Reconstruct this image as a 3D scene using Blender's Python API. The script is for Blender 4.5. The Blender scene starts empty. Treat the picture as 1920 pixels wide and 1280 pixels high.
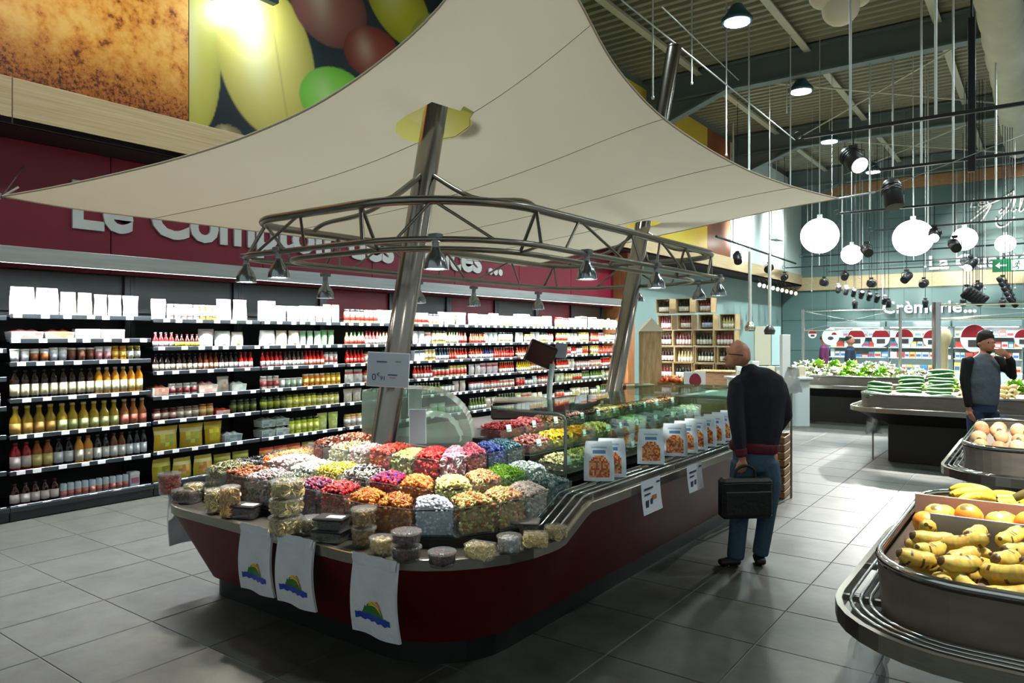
import bpy, bmesh, math, random
import numpy as np
from mathutils import Vector, Matrix, Quaternion

R = math.radians
PI = math.pi
random.seed(7)
RNG = np.random.default_rng(11)
S = bpy.context.scene
COL = S.collection

# ------------------------------------------------------------------ camera
F_PX, CX, HOR, CAM_H = 1364.0, 960.0, 630.0, 1.70      # focal length and horizon in a 1920 x 1280 frame
HEAD = R(36.2)                                          # camera looks 36 degrees left of the aisle axis (+Y)
cam_d = bpy.data.cameras.new('camera')
cam_d.sensor_width = 36.0
cam_d.lens = 36.0 * F_PX / 1920.0
cam_d.shift_y = -(640.0 - HOR) / 1920.0
cam_d.clip_end = 200
cam = bpy.data.objects.new('camera', cam_d)
cam.location = (0, 0, CAM_H)
cam.rotation_euler = (R(90), 0, HEAD)
COL.objects.link(cam)
S.camera = cam

# ------------------------------------------------------------------ world, exposure
w = bpy.data.worlds.new('world'); S.world = w; w.use_nodes = True
bg = w.node_tree.nodes['Background']
bg.inputs[0].default_value = (0.84, 0.94, 0.93, 1)
bg.inputs[1].default_value = 0.5
S.view_settings.view_transform = 'Standard'
S.view_settings.look = 'None'
S.view_settings.exposure = 0.0
S.view_settings.gamma = 1.0
S.view_settings.use_curve_mapping = False
try:
    S.cycles.use_denoising = True
    S.cycles.max_bounces = 6
    S.cycles.diffuse_bounces = 3
    S.cycles.glossy_bounces = 3
    S.cycles.transmission_bounces = 4
    S.cycles.transparent_max_bounces = 16
    S.cycles.sample_clamp_indirect = 4.0
    S.cycles.caustics_reflective = False
    S.cycles.caustics_refractive = False
except Exception:
    pass

FWD = Vector((-math.sin(HEAD), math.cos(HEAD), 0)); RGT = Vector((math.cos(HEAD), math.sin(HEAD), 0))
def at(u, v, t=None, X=None, Y=None, Z=None):
    """world point seen at photo position (u, v) on a given plane (depth t, X, Y or Z)"""
    d = FWD + RGT * ((u - CX) / F_PX) + Vector((0, 0, (HOR - v) / F_PX))
    if t is None:
        if X is not None: t = X / d.x
        elif Y is not None: t = Y / d.y
        else: t = (Z - CAM_H) / d.z
    return Vector((0, 0, CAM_H)) + d * t

# ------------------------------------------------------------------ tagging, objects
def tag(o, label, cat, group=None):
    o['label'] = label; o['category'] = cat
    if group: o['group'] = group
    return o
def thing(name, label, cat, loc=(0, 0, 0), rotz=0.0, group=None):
    o = bpy.data.objects.new(name, None); COL.objects.link(o)
    o.empty_display_size = 0.1
    o.location = loc; o.rotation_euler = (0, 0, rotz)
    return tag(o, label, cat, group)
def inst(name, mesh, parent=None, loc=(0, 0, 0), rot=(0, 0, 0), scale=None):
    o = bpy.data.objects.new(name, mesh); COL.objects.link(o)
    o.location = loc; o.rotation_euler = rot
    if scale is not None: o.scale = scale if hasattr(scale, '__len__') else (scale,) * 3
    if parent is not None: o.parent = parent
    return o
def struct(o):
    o['kind'] = 'structure'; return o
def stuff(o):
    o['kind'] = 'stuff'; return o
def copy_tree(o, parent=None):
    c = o.copy(); COL.objects.link(c); c.parent = parent
    for ch in o.children: copy_tree(ch, c)
    return c

# ------------------------------------------------------------------ colours, materials
def lin(c):
    return tuple((x / 12.92 if x <= 0.04045 else ((x + 0.055) / 1.055) ** 2.4) for x in [k / 255.0 for k in c])
MATS = {}
def new_mat(name):
    m = bpy.data.materials.new(name); m.use_nodes = True
    nt = m.node_tree; b = nt.nodes['Principled BSDF']
    return m, nt, b
def mat(name, col, rough=0.5, metal=0.0, noise=None, bump=None, emit=None, estr=0.0, stretch=None, spec=None, aniso=None):
    """noise=(scale, amount, second colour); bump=(scale, strength)"""
    if name in MATS: return MATS[name]
    m, nt, b = new_mat(name)
    c = lin(col) + (1,)
    b.inputs['Base Color'].default_value = c
    b.inputs['Roughness'].default_value = rough
    b.inputs['Metallic'].default_value = metal
    if spec is not None: b.inputs['Specular IOR Level'].default_value = spec
    tc = mp = None
    if noise or bump:
        tc = nt.nodes.new('ShaderNodeTexCoord'); mp = nt.nodes.new('ShaderNodeMapping')
        nt.links.new(tc.outputs['Object'], mp.inputs['Vector'])
        if stretch: mp.inputs['Scale'].default_value = stretch
    if noise:
        n = nt.nodes.new('ShaderNodeTexNoise'); n.inputs['Scale'].default_value = noise[0]; n.inputs['Detail'].default_value = 4
        nt.links.new(mp.outputs[0], n.inputs['Vector'])
        mr = nt.nodes.new('ShaderNodeMapRange'); mr.inputs[1].default_value = 0.35; mr.inputs[2].default_value = 0.65
        mr.inputs[4].default_value = noise[1]
        nt.links.new(n.outputs['Fac'], mr.inputs[0])
        mx = nt.nodes.new('ShaderNodeMix'); mx.data_type = 'RGBA'
        mx.inputs[6].default_value = c; mx.inputs[7].default_value = lin(noise[2]) + (1,)
        nt.links.new(mr.outputs[0], mx.inputs[0]); nt.links.new(mx.outputs[2], b.inputs['Base Color'])
    if bump:
        n2 = nt.nodes.new('ShaderNodeTexNoise'); n2.inputs['Scale'].default_value = bump[0]; n2.inputs['Detail'].default_value = 3
        nt.links.new(mp.outputs[0], n2.inputs['Vector'])
        bp = nt.nodes.new('ShaderNodeBump'); bp.inputs['Strength'].default_value = bump[1]; bp.inputs['Distance'].default_value = 0.02
        nt.links.new(n2.outputs['Fac'], bp.inputs['Height']); nt.links.new(bp.outputs[0], b.inputs['Normal'])
    if emit:
        b.inputs['Emission Color'].default_value = lin(emit) + (1,)
        b.inputs['Emission Strength'].default_value = estr
    MATS[name] = m
    return m
def mat_vc(name, rough=0.5, metal=0.0, sheen=0.0, grain=0.0, gscale=60.0):
    """colour from the piece's own colour attribute (print, sweets, fruit)"""
    if name in MATS: return MATS[name]
    m, nt, b = new_mat(name)
    a = nt.nodes.new('ShaderNodeVertexColor'); a.layer_name = 'Col'
    src = a.outputs[0]
    if grain:
        tc = nt.nodes.new('ShaderNodeTexCoord'); n = nt.nodes.new('ShaderNodeTexNoise'); n.inputs['Scale'].default_value = gscale
        nt.links.new(tc.outputs['Object'], n.inputs['Vector'])
        mr = nt.nodes.new('ShaderNodeMapRange'); mr.inputs[1].default_value = 0.3; mr.inputs[2].default_value = 0.7
        mr.inputs[3].default_value = 1 - grain; mr.inputs[4].default_value = 1 + grain
        nt.links.new(n.outputs['Fac'], mr.inputs[0])
        vm = nt.nodes.new('ShaderNodeVectorMath'); vm.operation = 'SCALE'
        nt.links.new(src, vm.inputs[0]); nt.links.new(mr.outputs[0], vm.inputs['Scale'])
        src = vm.outputs[0]
    nt.links.new(src, b.inputs['Base Color'])
    b.inputs['Roughness'].default_value = rough; b.inputs['Metallic'].default_value = metal
    MATS[name] = m
    return m
def mat_glass(name, tint=(225, 240, 235), refl=0.12, rough=0.02, body=0.0, body_col=(255, 255, 255)):
    """thin clear sheet: transparent tint plus a fresnel reflection, and a little milky body for film and acrylic"""
    if name in MATS: return MATS[name]
    m = bpy.data.materials.new(name); m.use_nodes = True
    nt = m.node_tree; nt.nodes.clear()
    out = nt.nodes.new('ShaderNodeOutputMaterial')
    tr = nt.nodes.new('ShaderNodeBsdfTransparent'); tr.inputs[0].default_value = lin(tint) + (1,)
    gl = nt.nodes.new('ShaderNodeBsdfGlossy'); gl.inputs['Roughness'].default_value = rough
    lw = nt.nodes.new('ShaderNodeLayerWeight'); lw.inputs[0].default_value = 0.35
    mr = nt.nodes.new('ShaderNodeMapRange'); mr.inputs[3].default_value = refl * 0.4; mr.inputs[4].default_value = min(0.9, refl * 4)
    nt.links.new(lw.outputs['Facing'], mr.inputs[0])
    mx = nt.nodes.new('ShaderNodeMixShader'); nt.links.new(mr.outputs[0], mx.inputs[0])
    nt.links.new(tr.outputs[0], mx.inputs[1]); nt.links.new(gl.outputs[0], mx.inputs[2])
    last = mx.outputs[0]
    if body:
        df = nt.nodes.new('ShaderNodeBsdfDiffuse'); df.inputs[0].default_value = lin(body_col) + (1,)
        m2 = nt.nodes.new('ShaderNodeMixShader'); m2.inputs[0].default_value = body
        nt.links.new(last, m2.inputs[1]); nt.links.new(df.outputs[0], m2.inputs[2]); last = m2.outputs[0]
    nt.links.new(last, out.inputs[0])
    MATS[name] = m
    return m

# ------------------------------------------------------------------ mesh builder
def frame(d):
    d = Vector(d).normalized()
    a = Vector((0, 0, 1)) if abs(d.z) < 0.95 else Vector((1, 0, 0))
    x = a.cross(d).normalized(); y = d.cross(x)
    return x, y
class MB:
    def __init__(self): self.v = []; self.f = []; self.c = []; self.s = []
    def add(self, vs, fs, col=None, smooth=False):
        o = len(self.v); self.v.extend([tuple(p) for p in vs])
        for f in fs:
            self.f.append(tuple(i + o for i in f)); self.c.append(col); self.s.append(smooth)
        return self
    def box(self, x0, x1, y0, y1, z0, z1, col=None, m=None, bev=0.0):
        if bev <= 0:
            vs = [Vector((x, y, z)) for z in (z0, z1) for y in (y0, y1) for x in (x0, x1)]
            fs = [(0, 2, 3, 1), (4, 5, 7, 6), (0, 1, 5, 4), (2, 6, 7, 3), (0, 4, 6, 2), (1, 3, 7, 5)]
        else:
            b = bev; vs = []; idx = {}
            X = (x0, x1); Y = (y0, y1); Z = (z0, z1); sg = (1, -1)
            for k in (0, 1):
                for j in (0, 1):
                    for i in (0, 1):
                        p = (X[i], Y[j], Z[k]); q = (X[i] + sg[i] * b, Y[j] + sg[j] * b, Z[k] + sg[k] * b)
                        idx[i, j, k] = len(vs)
                        vs += [Vector((p[0], q[1], q[2])), Vector((q[0], p[1], q[2])), Vector((q[0], q[1], p[2]))]
            I = lambda i, j, k, a: idx[i, j, k] + a
            fs = []
            for s in (0, 1):
                r = [(0, 0), (1, 0), (1, 1), (0, 1)]
                if s == 0: r = r[::-1]
                fs.append(tuple(I(s, a, c, 0) for a, c in r))
                fs.append(tuple(I(a, s, c, 1) for a, c in r[::-1]))
                fs.append(tuple(I(a, c, s, 2) for a, c in r))
            for a in (0, 1):
                for c in (0, 1):
                    q = [I(a, c, 0, 0), I(a, c, 1, 0), I(a, c, 1, 1), I(a, c, 0, 1)]; fs.append(tuple(q if a != c else q[::-1]))
                    q = [I(a, 0, c, 0), I(a, 1, c, 0), I(a, 1, c, 2), I(a, 0, c, 2)]; fs.append(tuple(q if a == c else q[::-1]))
                    q = [I(0, a, c, 1), I(1, a, c, 1), I(1, a, c, 2), I(0, a, c, 2)]; fs.append(tuple(q if a != c else q[::-1]))
            for k in (0, 1):
                for j in (0, 1):
                    for i in (0, 1):
                        q = [I(i, j, k, 0), I(i, j, k, 1), I(i, j, k, 2)]
                        fs.append(tuple(q if (i + j + k) % 2 else q[::-1]))
        if m is not None: vs = [m @ p for p in vs]
        return self.add(vs, fs, col)
    def cyl(self, p0, p1, r0, r1=None, n=12, caps=True, col=None, smooth=True):
        p0 = Vector(p0); p1 = Vector(p1); r1 = r0 if r1 is None else r1
        x, y = frame(p1 - p0)
        vs = []
        for p, r in ((p0, r0), (p1, r1)):
            for i in range(n):
                a = 2 * PI * i / n; vs.append(p + x * (r * math.cos(a)) + y * (r * math.sin(a)))
        self.add(vs, [(i, (i + 1) % n, n + (i + 1) % n, n + i) for i in range(n)], col, smooth)
        if caps:
            self.add(vs[:n], [tuple(range(n))[::-1]], col); self.add(vs[n:], [tuple(range(n))], col)
        return self
    def tube(self, pts, r, n=8, closed=False, col=None, caps=True):
        pts = [Vector(p) for p in pts]; m = len(pts); vs = []
        rs = r if hasattr(r, '__len__') else [r] * m
        prev = None
        for i in range(m):
            a = pts[i - 1] if (i > 0 or closed) else pts[i]; b = pts[(i + 1) % m] if (i < m - 1 or closed) else pts[i]
            d = (b - a).normalized()
            if prev is None: x, y = frame(d)
            else:
                x = (prev - d * prev.dot(d))
                x = x.normalized() if x.length > 1e-6 else frame(d)[0]
                y = d.cross(x)
            prev = x
            for k in range(n):
                t = 2 * PI * k / n; vs.append(pts[i] + x * (rs[i] * math.cos(t)) + y * (rs[i] * math.sin(t)))
        fs = []
        for i in range(m if closed else m - 1):
            j = (i + 1) % m
            for k in range(n):
                l = (k + 1) % n; fs.append((i * n + k, i * n + l, j * n + l, j * n + k))
        self.add(vs, fs, col, True)
        if caps and not closed:
            self.add(vs[:n], [tuple(range(n))[::-1]], col); self.add(vs[-n:], [tuple(range(n))], col)
        return self
    def lathe(self, prof, n=14, c=(0, 0, 0), col=None, cols=None, smooth=True, m=None):
        vs = []; c = Vector(c)
        for r, z in prof:
            for i in range(n):
                a = 2 * PI * i / n; p = c + Vector((r * math.cos(a), r * math.sin(a), z))
                vs.append(m @ p if m is not None else p)
        o = len(self.v); self.v.extend([tuple(p) for p in vs])
        for j in range(len(prof) - 1):
            cc = cols[j] if cols else col
            for i in range(n):
                k = (i + 1) % n
                self.f.append((o + j * n + i, o + j * n + k, o + (j + 1) * n + k, o + (j + 1) * n + i)); self.c.append(cc); self.s.append(smooth)
        self.f.append(tuple(o + i for i in range(n))[::-1]); self.c.append(cols[0] if cols else col); self.s.append(False)
        self.f.append(tuple(o + (len(prof) - 1) * n + i for i in range(n))); self.c.append(cols[-1] if cols else col); self.s.append(False)
        return self
    def prism(self, poly, z0, z1, col=None, smooth=False, top=True, poly1=None):
        n = len(poly); q = poly1 or poly
        vs = [(p[0], p[1], z0) for p in poly] + [(p[0], p[1], z1) for p in q]
        self.add(vs, [(i, (i + 1) % n, n + (i + 1) % n, n + i) for i in range(n)], col, smooth)
        if top:
            self.add(vs[:n], [tuple(range(n))[::-1]], col); self.add(vs[n:], [tuple(range(n))], col)
        return self
    def sphere(self, c, r, sc=(1, 1, 1), nu=14, nv=9, col=None, m=None, cols=None):
        vs = []; c = Vector(c)
        for j in range(nv + 1):
            ph = PI * j / nv
            for i in range(nu):
                th = 2 * PI * i / nu
                p = Vector((r * sc[0] * math.sin(ph) * math.cos(th), r * sc[1] * math.sin(ph) * math.sin(th), r * sc[2] * math.cos(ph)))
                vs.append(c + (m @ p if m is not None else p))
        for j in range(nv):
            fs = []
            for i in range(nu):
                k = (i + 1) % nu
                a, b, d, e = j * nu + i, (j + 1) * nu + i, (j + 1) * nu + k, j * nu + k
                if j == 0: fs.append((a, b, d))
                elif j == nv - 1: fs.append((a, b, e))
                else: fs.append((a, b, d, e))
            o = len(self.v) if j == 0 else o
            if j == 0: self.v.extend([tuple(p) for p in vs])
            cc = cols[j] if cols else col
            for f in fs: self.f.append(tuple(i + o for i in f)); self.c.append(cc); self.s.append(True)
        return self
    def grid(self, P, col=None, smooth=True, colf=None):
        """P[i][j] points"""
        m, n = len(P), len(P[0])
        o = len(self.v)
        for row in P: self.v.extend([tuple(p) for p in row])
        for i in range(m - 1):
            for j in range(n - 1):
                self.f.append((o + i * n + j, o + (i + 1) * n + j, o + (i + 1) * n + j + 1, o + i * n + j + 1))
                self.c.append(colf(i, j) if colf else col); self.s.append(smooth)
        return self
    def xform(self, M):
        self.v = [tuple(M @ Vector(p)) for p in self.v]; return self
    def mesh(self, name, mt=None):
        me = bpy.data.meshes.new(name)
        me.from_pydata(self.v, [], self.f)
        me.polygons.foreach_set('use_smooth', self.s)
        if any(c is not None for c in self.c):
            at_ = me.color_attributes.new('Col', 'FLOAT_COLOR', 'CORNER')
            arr = []
            cache = {}
            for f, c in zip(self.f, self.c):
                c = c or (200, 200, 200)
                if c not in cache: cache[c] = lin(c) + (1.0,)
                arr.extend(cache[c] * len(f))
            at_.data.foreach_set('color', arr)
        if mt is not None: me.materials.append(mt)
        me.update()
        return me
    def obj(self, name, mt=None, parent=None, loc=(0, 0, 0), rot=(0, 0, 0)):
        return inst(name, self.mesh(name, mt), parent, loc, rot)
def jit(c, a=14):
    k = random.uniform(-a, a)
    return tuple(int(max(0, min(255, x + k + random.uniform(-a, a) * 0.5))) for x in c)
def rrect(x0, x1, y0, y1, r, n=6):
    """rounded rectangle, counter-clockwise; r = one radius or four (x0y0, x1y0, x1y1, x0y1)"""
    rs = r if hasattr(r, '__len__') else [r] * 4
    out = []
    for (cx, cy, sx, sy, a0, q) in ((x0, y0, 1, 1, PI, rs[0]), (x1, y0, -1, 1, 1.5 * PI, rs[1]), (x1, y1, -1, -1, 0, rs[2]), (x0, y1, 1, -1, PI / 2, rs[3])):
        if q <= 1e-4: out.append((cx, cy)); continue
        for i in range(n + 1):
            a = a0 + PI / 2 * i / n
            out.append((cx + sx * q + q * math.cos(a), cy + sy * q + q * math.sin(a)))
    return out
def rot_to(d):
    """rotation matrix that turns +Z into d"""
    return Vector((0, 0, 1)).rotation_difference(Vector(d).normalized()).to_matrix().to_4x4()
def spot(name, loc, target, power, col=(1, 1, 1), angle=60, blend=0.5, size=0.05, parent=None):
    l = bpy.data.lights.new(name, 'SPOT'); l.energy = power; l.color = col; l.spot_size = R(angle); l.spot_blend = blend; l.shadow_soft_size = size
    o = bpy.data.objects.new(name, l); COL.objects.link(o)
    d = Vector(target) - Vector(loc)
    o.rotation_euler = d.to_track_quat('-Z', 'Y').to_euler(); o.location = loc
    if parent is not None: o.parent = parent; o.location = Vector(loc) - parent.location
    return o
def point(name, loc, power, col=(1, 1, 1), size=0.1, parent=None):
    l = bpy.data.lights.new(name, 'POINT'); l.energy = power; l.color = col; l.shadow_soft_size = size
    o = bpy.data.objects.new(name, l); COL.objects.link(o); o.location = loc
    if parent is not None: o.parent = parent; o.location = Vector(loc) - parent.location
    return o
def area(name, loc, rot, sx, sy, power, col=(1, 1, 1)):
    l = bpy.data.lights.new(name, 'AREA'); l.shape = 'RECTANGLE'; l.size = sx; l.size_y = sy; l.energy = power; l.color = col
    o = bpy.data.objects.new(name, l); COL.objects.link(o); o.location = loc; o.rotation_euler = rot
    return o
def letters(text, size, mt, parent, origin, xdir, extr=0.02, bold=0.0, skew=0.0, track=1.0):
    """lettering as one mesh per letter; origin = baseline start, xdir = reading direction, letters stand upright"""
    zd = Vector((0, 0, 1)); xd = Vector(xdir).normalized(); nd = xd.cross(zd)
    M = Matrix((xd, zd, nd)).transposed().to_4x4()
    def width(s):
        cu = bpy.data.curves.new('m', 'FONT'); cu.body = s; cu.size = size
        o = bpy.data.objects.new('m', cu); COL.objects.link(o)
        bpy.context.view_layer.update()
        x = o.dimensions.x
        bpy.data.objects.remove(o); bpy.data.curves.remove(cu)
        return x
    wb = width('||')
    for i, ch in enumerate(text):
        if ch == ' ': continue
        x = (width('|' + text[:i] + '|') - wb) * track if i else 0.0
        cu = bpy.data.curves.new('l', 'FONT'); cu.body = ch; cu.size = size; cu.extrude = extr; cu.offset = bold; cu.shear = skew; cu.resolution_u = 3
        o = bpy.data.objects.new('l', cu); COL.objects.link(o)
        bpy.context.view_layer.update()
        dg = bpy.context.evaluated_depsgraph_get()
        me = bpy.data.meshes.new_from_object(o.evaluated_get(dg))
        bpy.data.objects.remove(o); bpy.data.curves.remove(cu)
        me.name = 'letter'
        me.transform(M @ Matrix.Translation((x, 0, 0)))
        me.materials.clear(); me.materials.append(mt)
        inst('letter', me, parent, Vector(origin))
# ================================================================== the setting
TEAL = (106, 132, 130)
m_grout = mat('grout', (112, 113, 104), 0.7)
def tile_material():
    m, nt, b = new_mat('floor_tile')
    tc = nt.nodes.new('ShaderNodeTexCoord'); oi = nt.nodes.new('ShaderNodeObjectInfo')
    ad = nt.nodes.new('ShaderNodeVectorMath'); nt.links.new(tc.outputs['Object'], ad.inputs[0]); nt.links.new(oi.outputs['Location'], ad.inputs[1])
    n = nt.nodes.new('ShaderNodeTexNoise'); n.inputs['Scale'].default_value = 3.5; n.inputs['Detail'].default_value = 7; n.inputs['Roughness'].default_value = 0.65
    nt.links.new(ad.outputs[0], n.inputs['Vector'])
    cr = nt.nodes.new('ShaderNodeValToRGB')
    cr.color_ramp.elements[0].position = 0.3; cr.color_ramp.elements[0].color = lin((46, 47, 43)) + (1,)
    cr.color_ramp.elements[1].position = 0.72; cr.color_ramp.elements[1].color = lin((76, 78, 71)) + (1,)
    nt.links.new(n.outputs['Fac'], cr.inputs[0]); nt.links.new(cr.outputs[0], b.inputs['Base Color'])
    b.inputs['Roughness'].default_value = 0.48
    bp = nt.nodes.new('ShaderNodeBump'); bp.inputs['Strength'].default_value = 0.12; bp.inputs['Distance'].default_value = 0.01
    nt.links.new(n.outputs['Fac'], bp.inputs['Height']); nt.links.new(bp.outputs[0], b.inputs['Normal'])
    return m
m_tile = tile_material()
fl = struct(MB().box(-8.3, 9, -4, 29.2, -0.1, -0.004).obj('floor', m_grout))
# porcelain tiles, 60 cm, each with chamfered edges; the 300 that show largest are parts
TS, GAP = 0.6, 0.005
tm = MB(); h = (TS - GAP) / 2
tm.add([(-h, -h, -0.004), (h, -h, -0.004), (h, h, -0.004), (-h, h, -0.004)] + [(sx * (h - 0.003), sy * (h - 0.003), 0) for sx, sy in ((-1, -1), (1, -1), (1, 1), (-1, 1))],
       [(4, 5, 6, 7), (0, 1, 5, 4), (1, 2, 6, 5), (2, 3, 7, 6), (3, 0, 4, 7)])
tmesh = tm.mesh('tile', m_tile)
cand = []
for i in range(-14, 14):
    for j in range(-6, 48):
        x, y = i * TS + 0.21, j * TS + 0.13
        if x < -8 or x > 8.5 or y > 28.9: continue
        d = FWD.x * x + FWD.y * y; l = RGT.x * x + RGT.y * y
        hid = (-4.3 < x < -2.5 and 2.95 < y < 8.2) or x < -7.9 or (x > 0.1 and 2.6 < y < 8.3)
        vis = d > 1.2 and abs(l / d) < 0.78 and not hid and 1.7 / d < 0.62
        cand.append((d if vis else 1e6 + len(cand), x, y))
cand.sort()
rest = MB()
for k, (d, x, y) in enumerate(cand):
    if k < 300 and d < 1e5: inst('tile', tmesh, fl, (x, y, 0))
    else: rest.add([(vx + x, vy + y, vz) for vx, vy, vz in tm.v], tm.f)
stuff(rest.obj('tile_field', m_tile, fl))

# ---- ceiling: corrugated deck on steel beams and purlins
ZC = 7.7
m_deck = mat('deck_metal', (140, 136, 116), 0.5, 0.1, noise=(0.6, 0.5, (122, 120, 102)))
m_beam = mat('beam_paint', (98, 112, 112), 0.55, 0.1)
m_purl = mat('purlin_paint', (196, 194, 174), 0.5, 0.1)
dk = MB(); P = []
y = -4.0
while y < 29.2:
    for dy, z in ((0, 0), (0.10, 0), (0.125, -0.06), (0.225, -0.06)): P.append((y + dy, ZC + z))
    y += 0.25
dk.grid([[(-8.3, a, b) for a, b in P], [(9.0, a, b) for a, b in P]], smooth=False)
dk.box(-8.3, 9, -4, 29.2, ZC + 0.03, ZC + 0.1)
ceil_o = struct(dk.obj('ceiling', m_deck))
for yb in (3.9, 9.72, 15.55, 21.4, 27.2):
    b = MB()
    b.box(-7.49, 9, yb - 0.13, yb + 0.13, 7.02, 7.06); b.box(-7.49, 9, yb - 0.13, yb + 0.13, 7.56, 7.6)
    b.box(-7.49, 9, yb - 0.012, yb + 0.012, 7.06, 7.56)
    b.add([(-7.49, yb - 0.12, 6.35), (-7.49, yb + 0.12, 6.35), (-5.6, yb + 0.12, 7.02), (-5.6, yb - 0.12, 7.02), (-7.49, yb - 0.12, 6.39), (-7.49, yb + 0.12, 6.39), (-5.7, yb + 0.12, 7.03), (-5.7, yb - 0.12, 7.03)],
          [(3, 2, 1, 0), (4, 5, 6, 7), (0, 1, 5, 4), (1, 2, 6, 5), (2, 3, 7, 6), (3, 0, 4, 7)])
    b.add([(-7.49, yb, 6.37), (-5.65, yb, 7.02), (-7.49, yb, 7.02)], [(0, 1, 2)])
    b.obj('beam', m_beam, ceil_o)
for xp in (-6.2, -3.9, -1.6, 0.7, 3.0, 5.3):
    b = MB(); b.box(xp - 0.07, xp + 0.07, -4, 29, 7.5, 7.52); b.box(xp - 0.012, xp + 0.012, -4, 29, 7.52, 7.62)
    b.obj('purlin', m_purl, ceil_o)
for yb in (15.55, 21.4):                                      # wind bracing rods between the beams
    for s in (0, 1):
        MB().cyl((-5.6 + 5 * s, yb, 7.3), (-0.6 - 5 * s, yb + 5.8, 7.3), 0.022, n=6).obj('bracing_rod', m_purl, ceil_o)
# fabric air duct along the hall
m_duct = mat('duct_fabric', (206, 204, 186), 0.8, noise=(2.5, 0.4, (182, 180, 160)), bump=(4, 0.3))
d = MB(); pts = []
rr = []
for i in range(0, 90):
    yy = -3.5 + i * 0.31
    pts.append((-0.57, yy, 6.85)); rr.append(0.31 + 0.012 * math.sin(i * 1.7) + (0.012 if i % 9 == 0 else 0))
d.tube(pts, rr, n=20)
do = d.obj('fabric_duct', m_duct); tag(do, 'cream fabric air duct hung along the ceiling', 'duct')
for i in range(6):
    MB().cyl((-0.57, 1.5 + i * 4.2, 7.16), (-0.57, 1.5 + i * 4.2, 7.65), 0.01, n=6).obj('duct_hanger', m_purl, do)

# ---- left wall
m_wall = mat('wall_paint', (150, 176, 172), 0.7, noise=(1.2, 0.3, (138, 166, 164)))
m_maroon = mat('maroon_panel', (132, 22, 50), 0.42, noise=(0.9, 0.35, (112, 16, 40)))
def wood(name, c, c2, stretch=(1, 0.12, 6), rough=0.5):
    return mat(name, c, rough, noise=(9, 0.85, c2), stretch=stretch)
m_ply = wood('plywood', (206, 186, 148), (186, 160, 118))
wl = struct(MB().box(-8.5, -8.25, -4, 29.2, 0, ZC).obj('wall_left', m_wall))
for k in range(8):                                             # lettered panels over the shelving
    y0 = 0.0 + k * 1.86
    MB().box(-8.25, -8.0, y0 + 0.004, y0 + 1.856, 2.36, 3.6, bev=0.006).obj('maroon_panel', m_maroon, wl)
m_soffit = mat('soffit_dark', (46, 20, 24), 0.7)
struct(MB().box(-8.25, -7.46, -4, 29.0, 3.6, 3.66).obj('trim_1', m_soffit))
fas = struct(MB().box(-7.56, -7.5, -4, 29.0, 3.66, 4.02).obj('trim_2', mat('fascia_core', (120, 100, 70), 0.7)))
bm_ = MB().box(-0.02, 0.02, -2.512, 2.512, 0.0, 0.42, bev=0.004).mesh('fascia_board', m_ply)
for k in range(7):
    inst('fascia_board', bm_, fas, (-7.48, 0.1 + k * 5.03, 3.6))
wu = struct(MB().box(-8.25, -7.56, -4, 29.0, 4.02, ZC).obj('wall_upper', mat('upper_wall', (96, 104, 100), 0.8)))

# ---- printed food murals above the fascia
Z0M, Z1M = 4.02, 7.45
def mural(name, label, yc0, yc1, colour_fn, nx=230, nz=150, mt=None):
    Y = np.linspace(yc0, yc1, nx); Z = np.linspace(Z0M, Z1M, nz)
    m = MB()
    for i in range(nz): m.v.extend([(-7.512, float(y), float(Z[i])) for y in Y])
    m.f = [(i * nx + j, i * nx + j + 1, (i + 1) * nx + j + 1, (i + 1) * nx + j) for i in range(nz - 1) for j in range(nx - 1)]
    m.c = [None] * len(m.f); m.s = [False] * len(m.f)
    me = m.mesh(name, mt)
    if colour_fn:
        YY, ZZ = np.meshgrid(Y, Z)
        C = colour_fn(YY, ZZ)                                   # linear rgb, nz x nx x 3
        ca = me.color_attributes.new('Col', 'FLOAT_COLOR', 'POINT')
        full = np.ones((nz * nx, 4)); full[:, :3] = C.reshape(-1, 3)
        ca.data.foreach_set('color', full.ravel())
    o = inst(name, me); tag(o, label, 'mural')
    MB().box(-7.555, -7.514, yc0 + 0.005, yc1 - 0.005, Z0M, Z1M).obj('panel', mat('mural_edge', (190, 186, 176), 0.6), o)
    return o
m_print = mat_vc('mural_print', 0.32)
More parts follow.
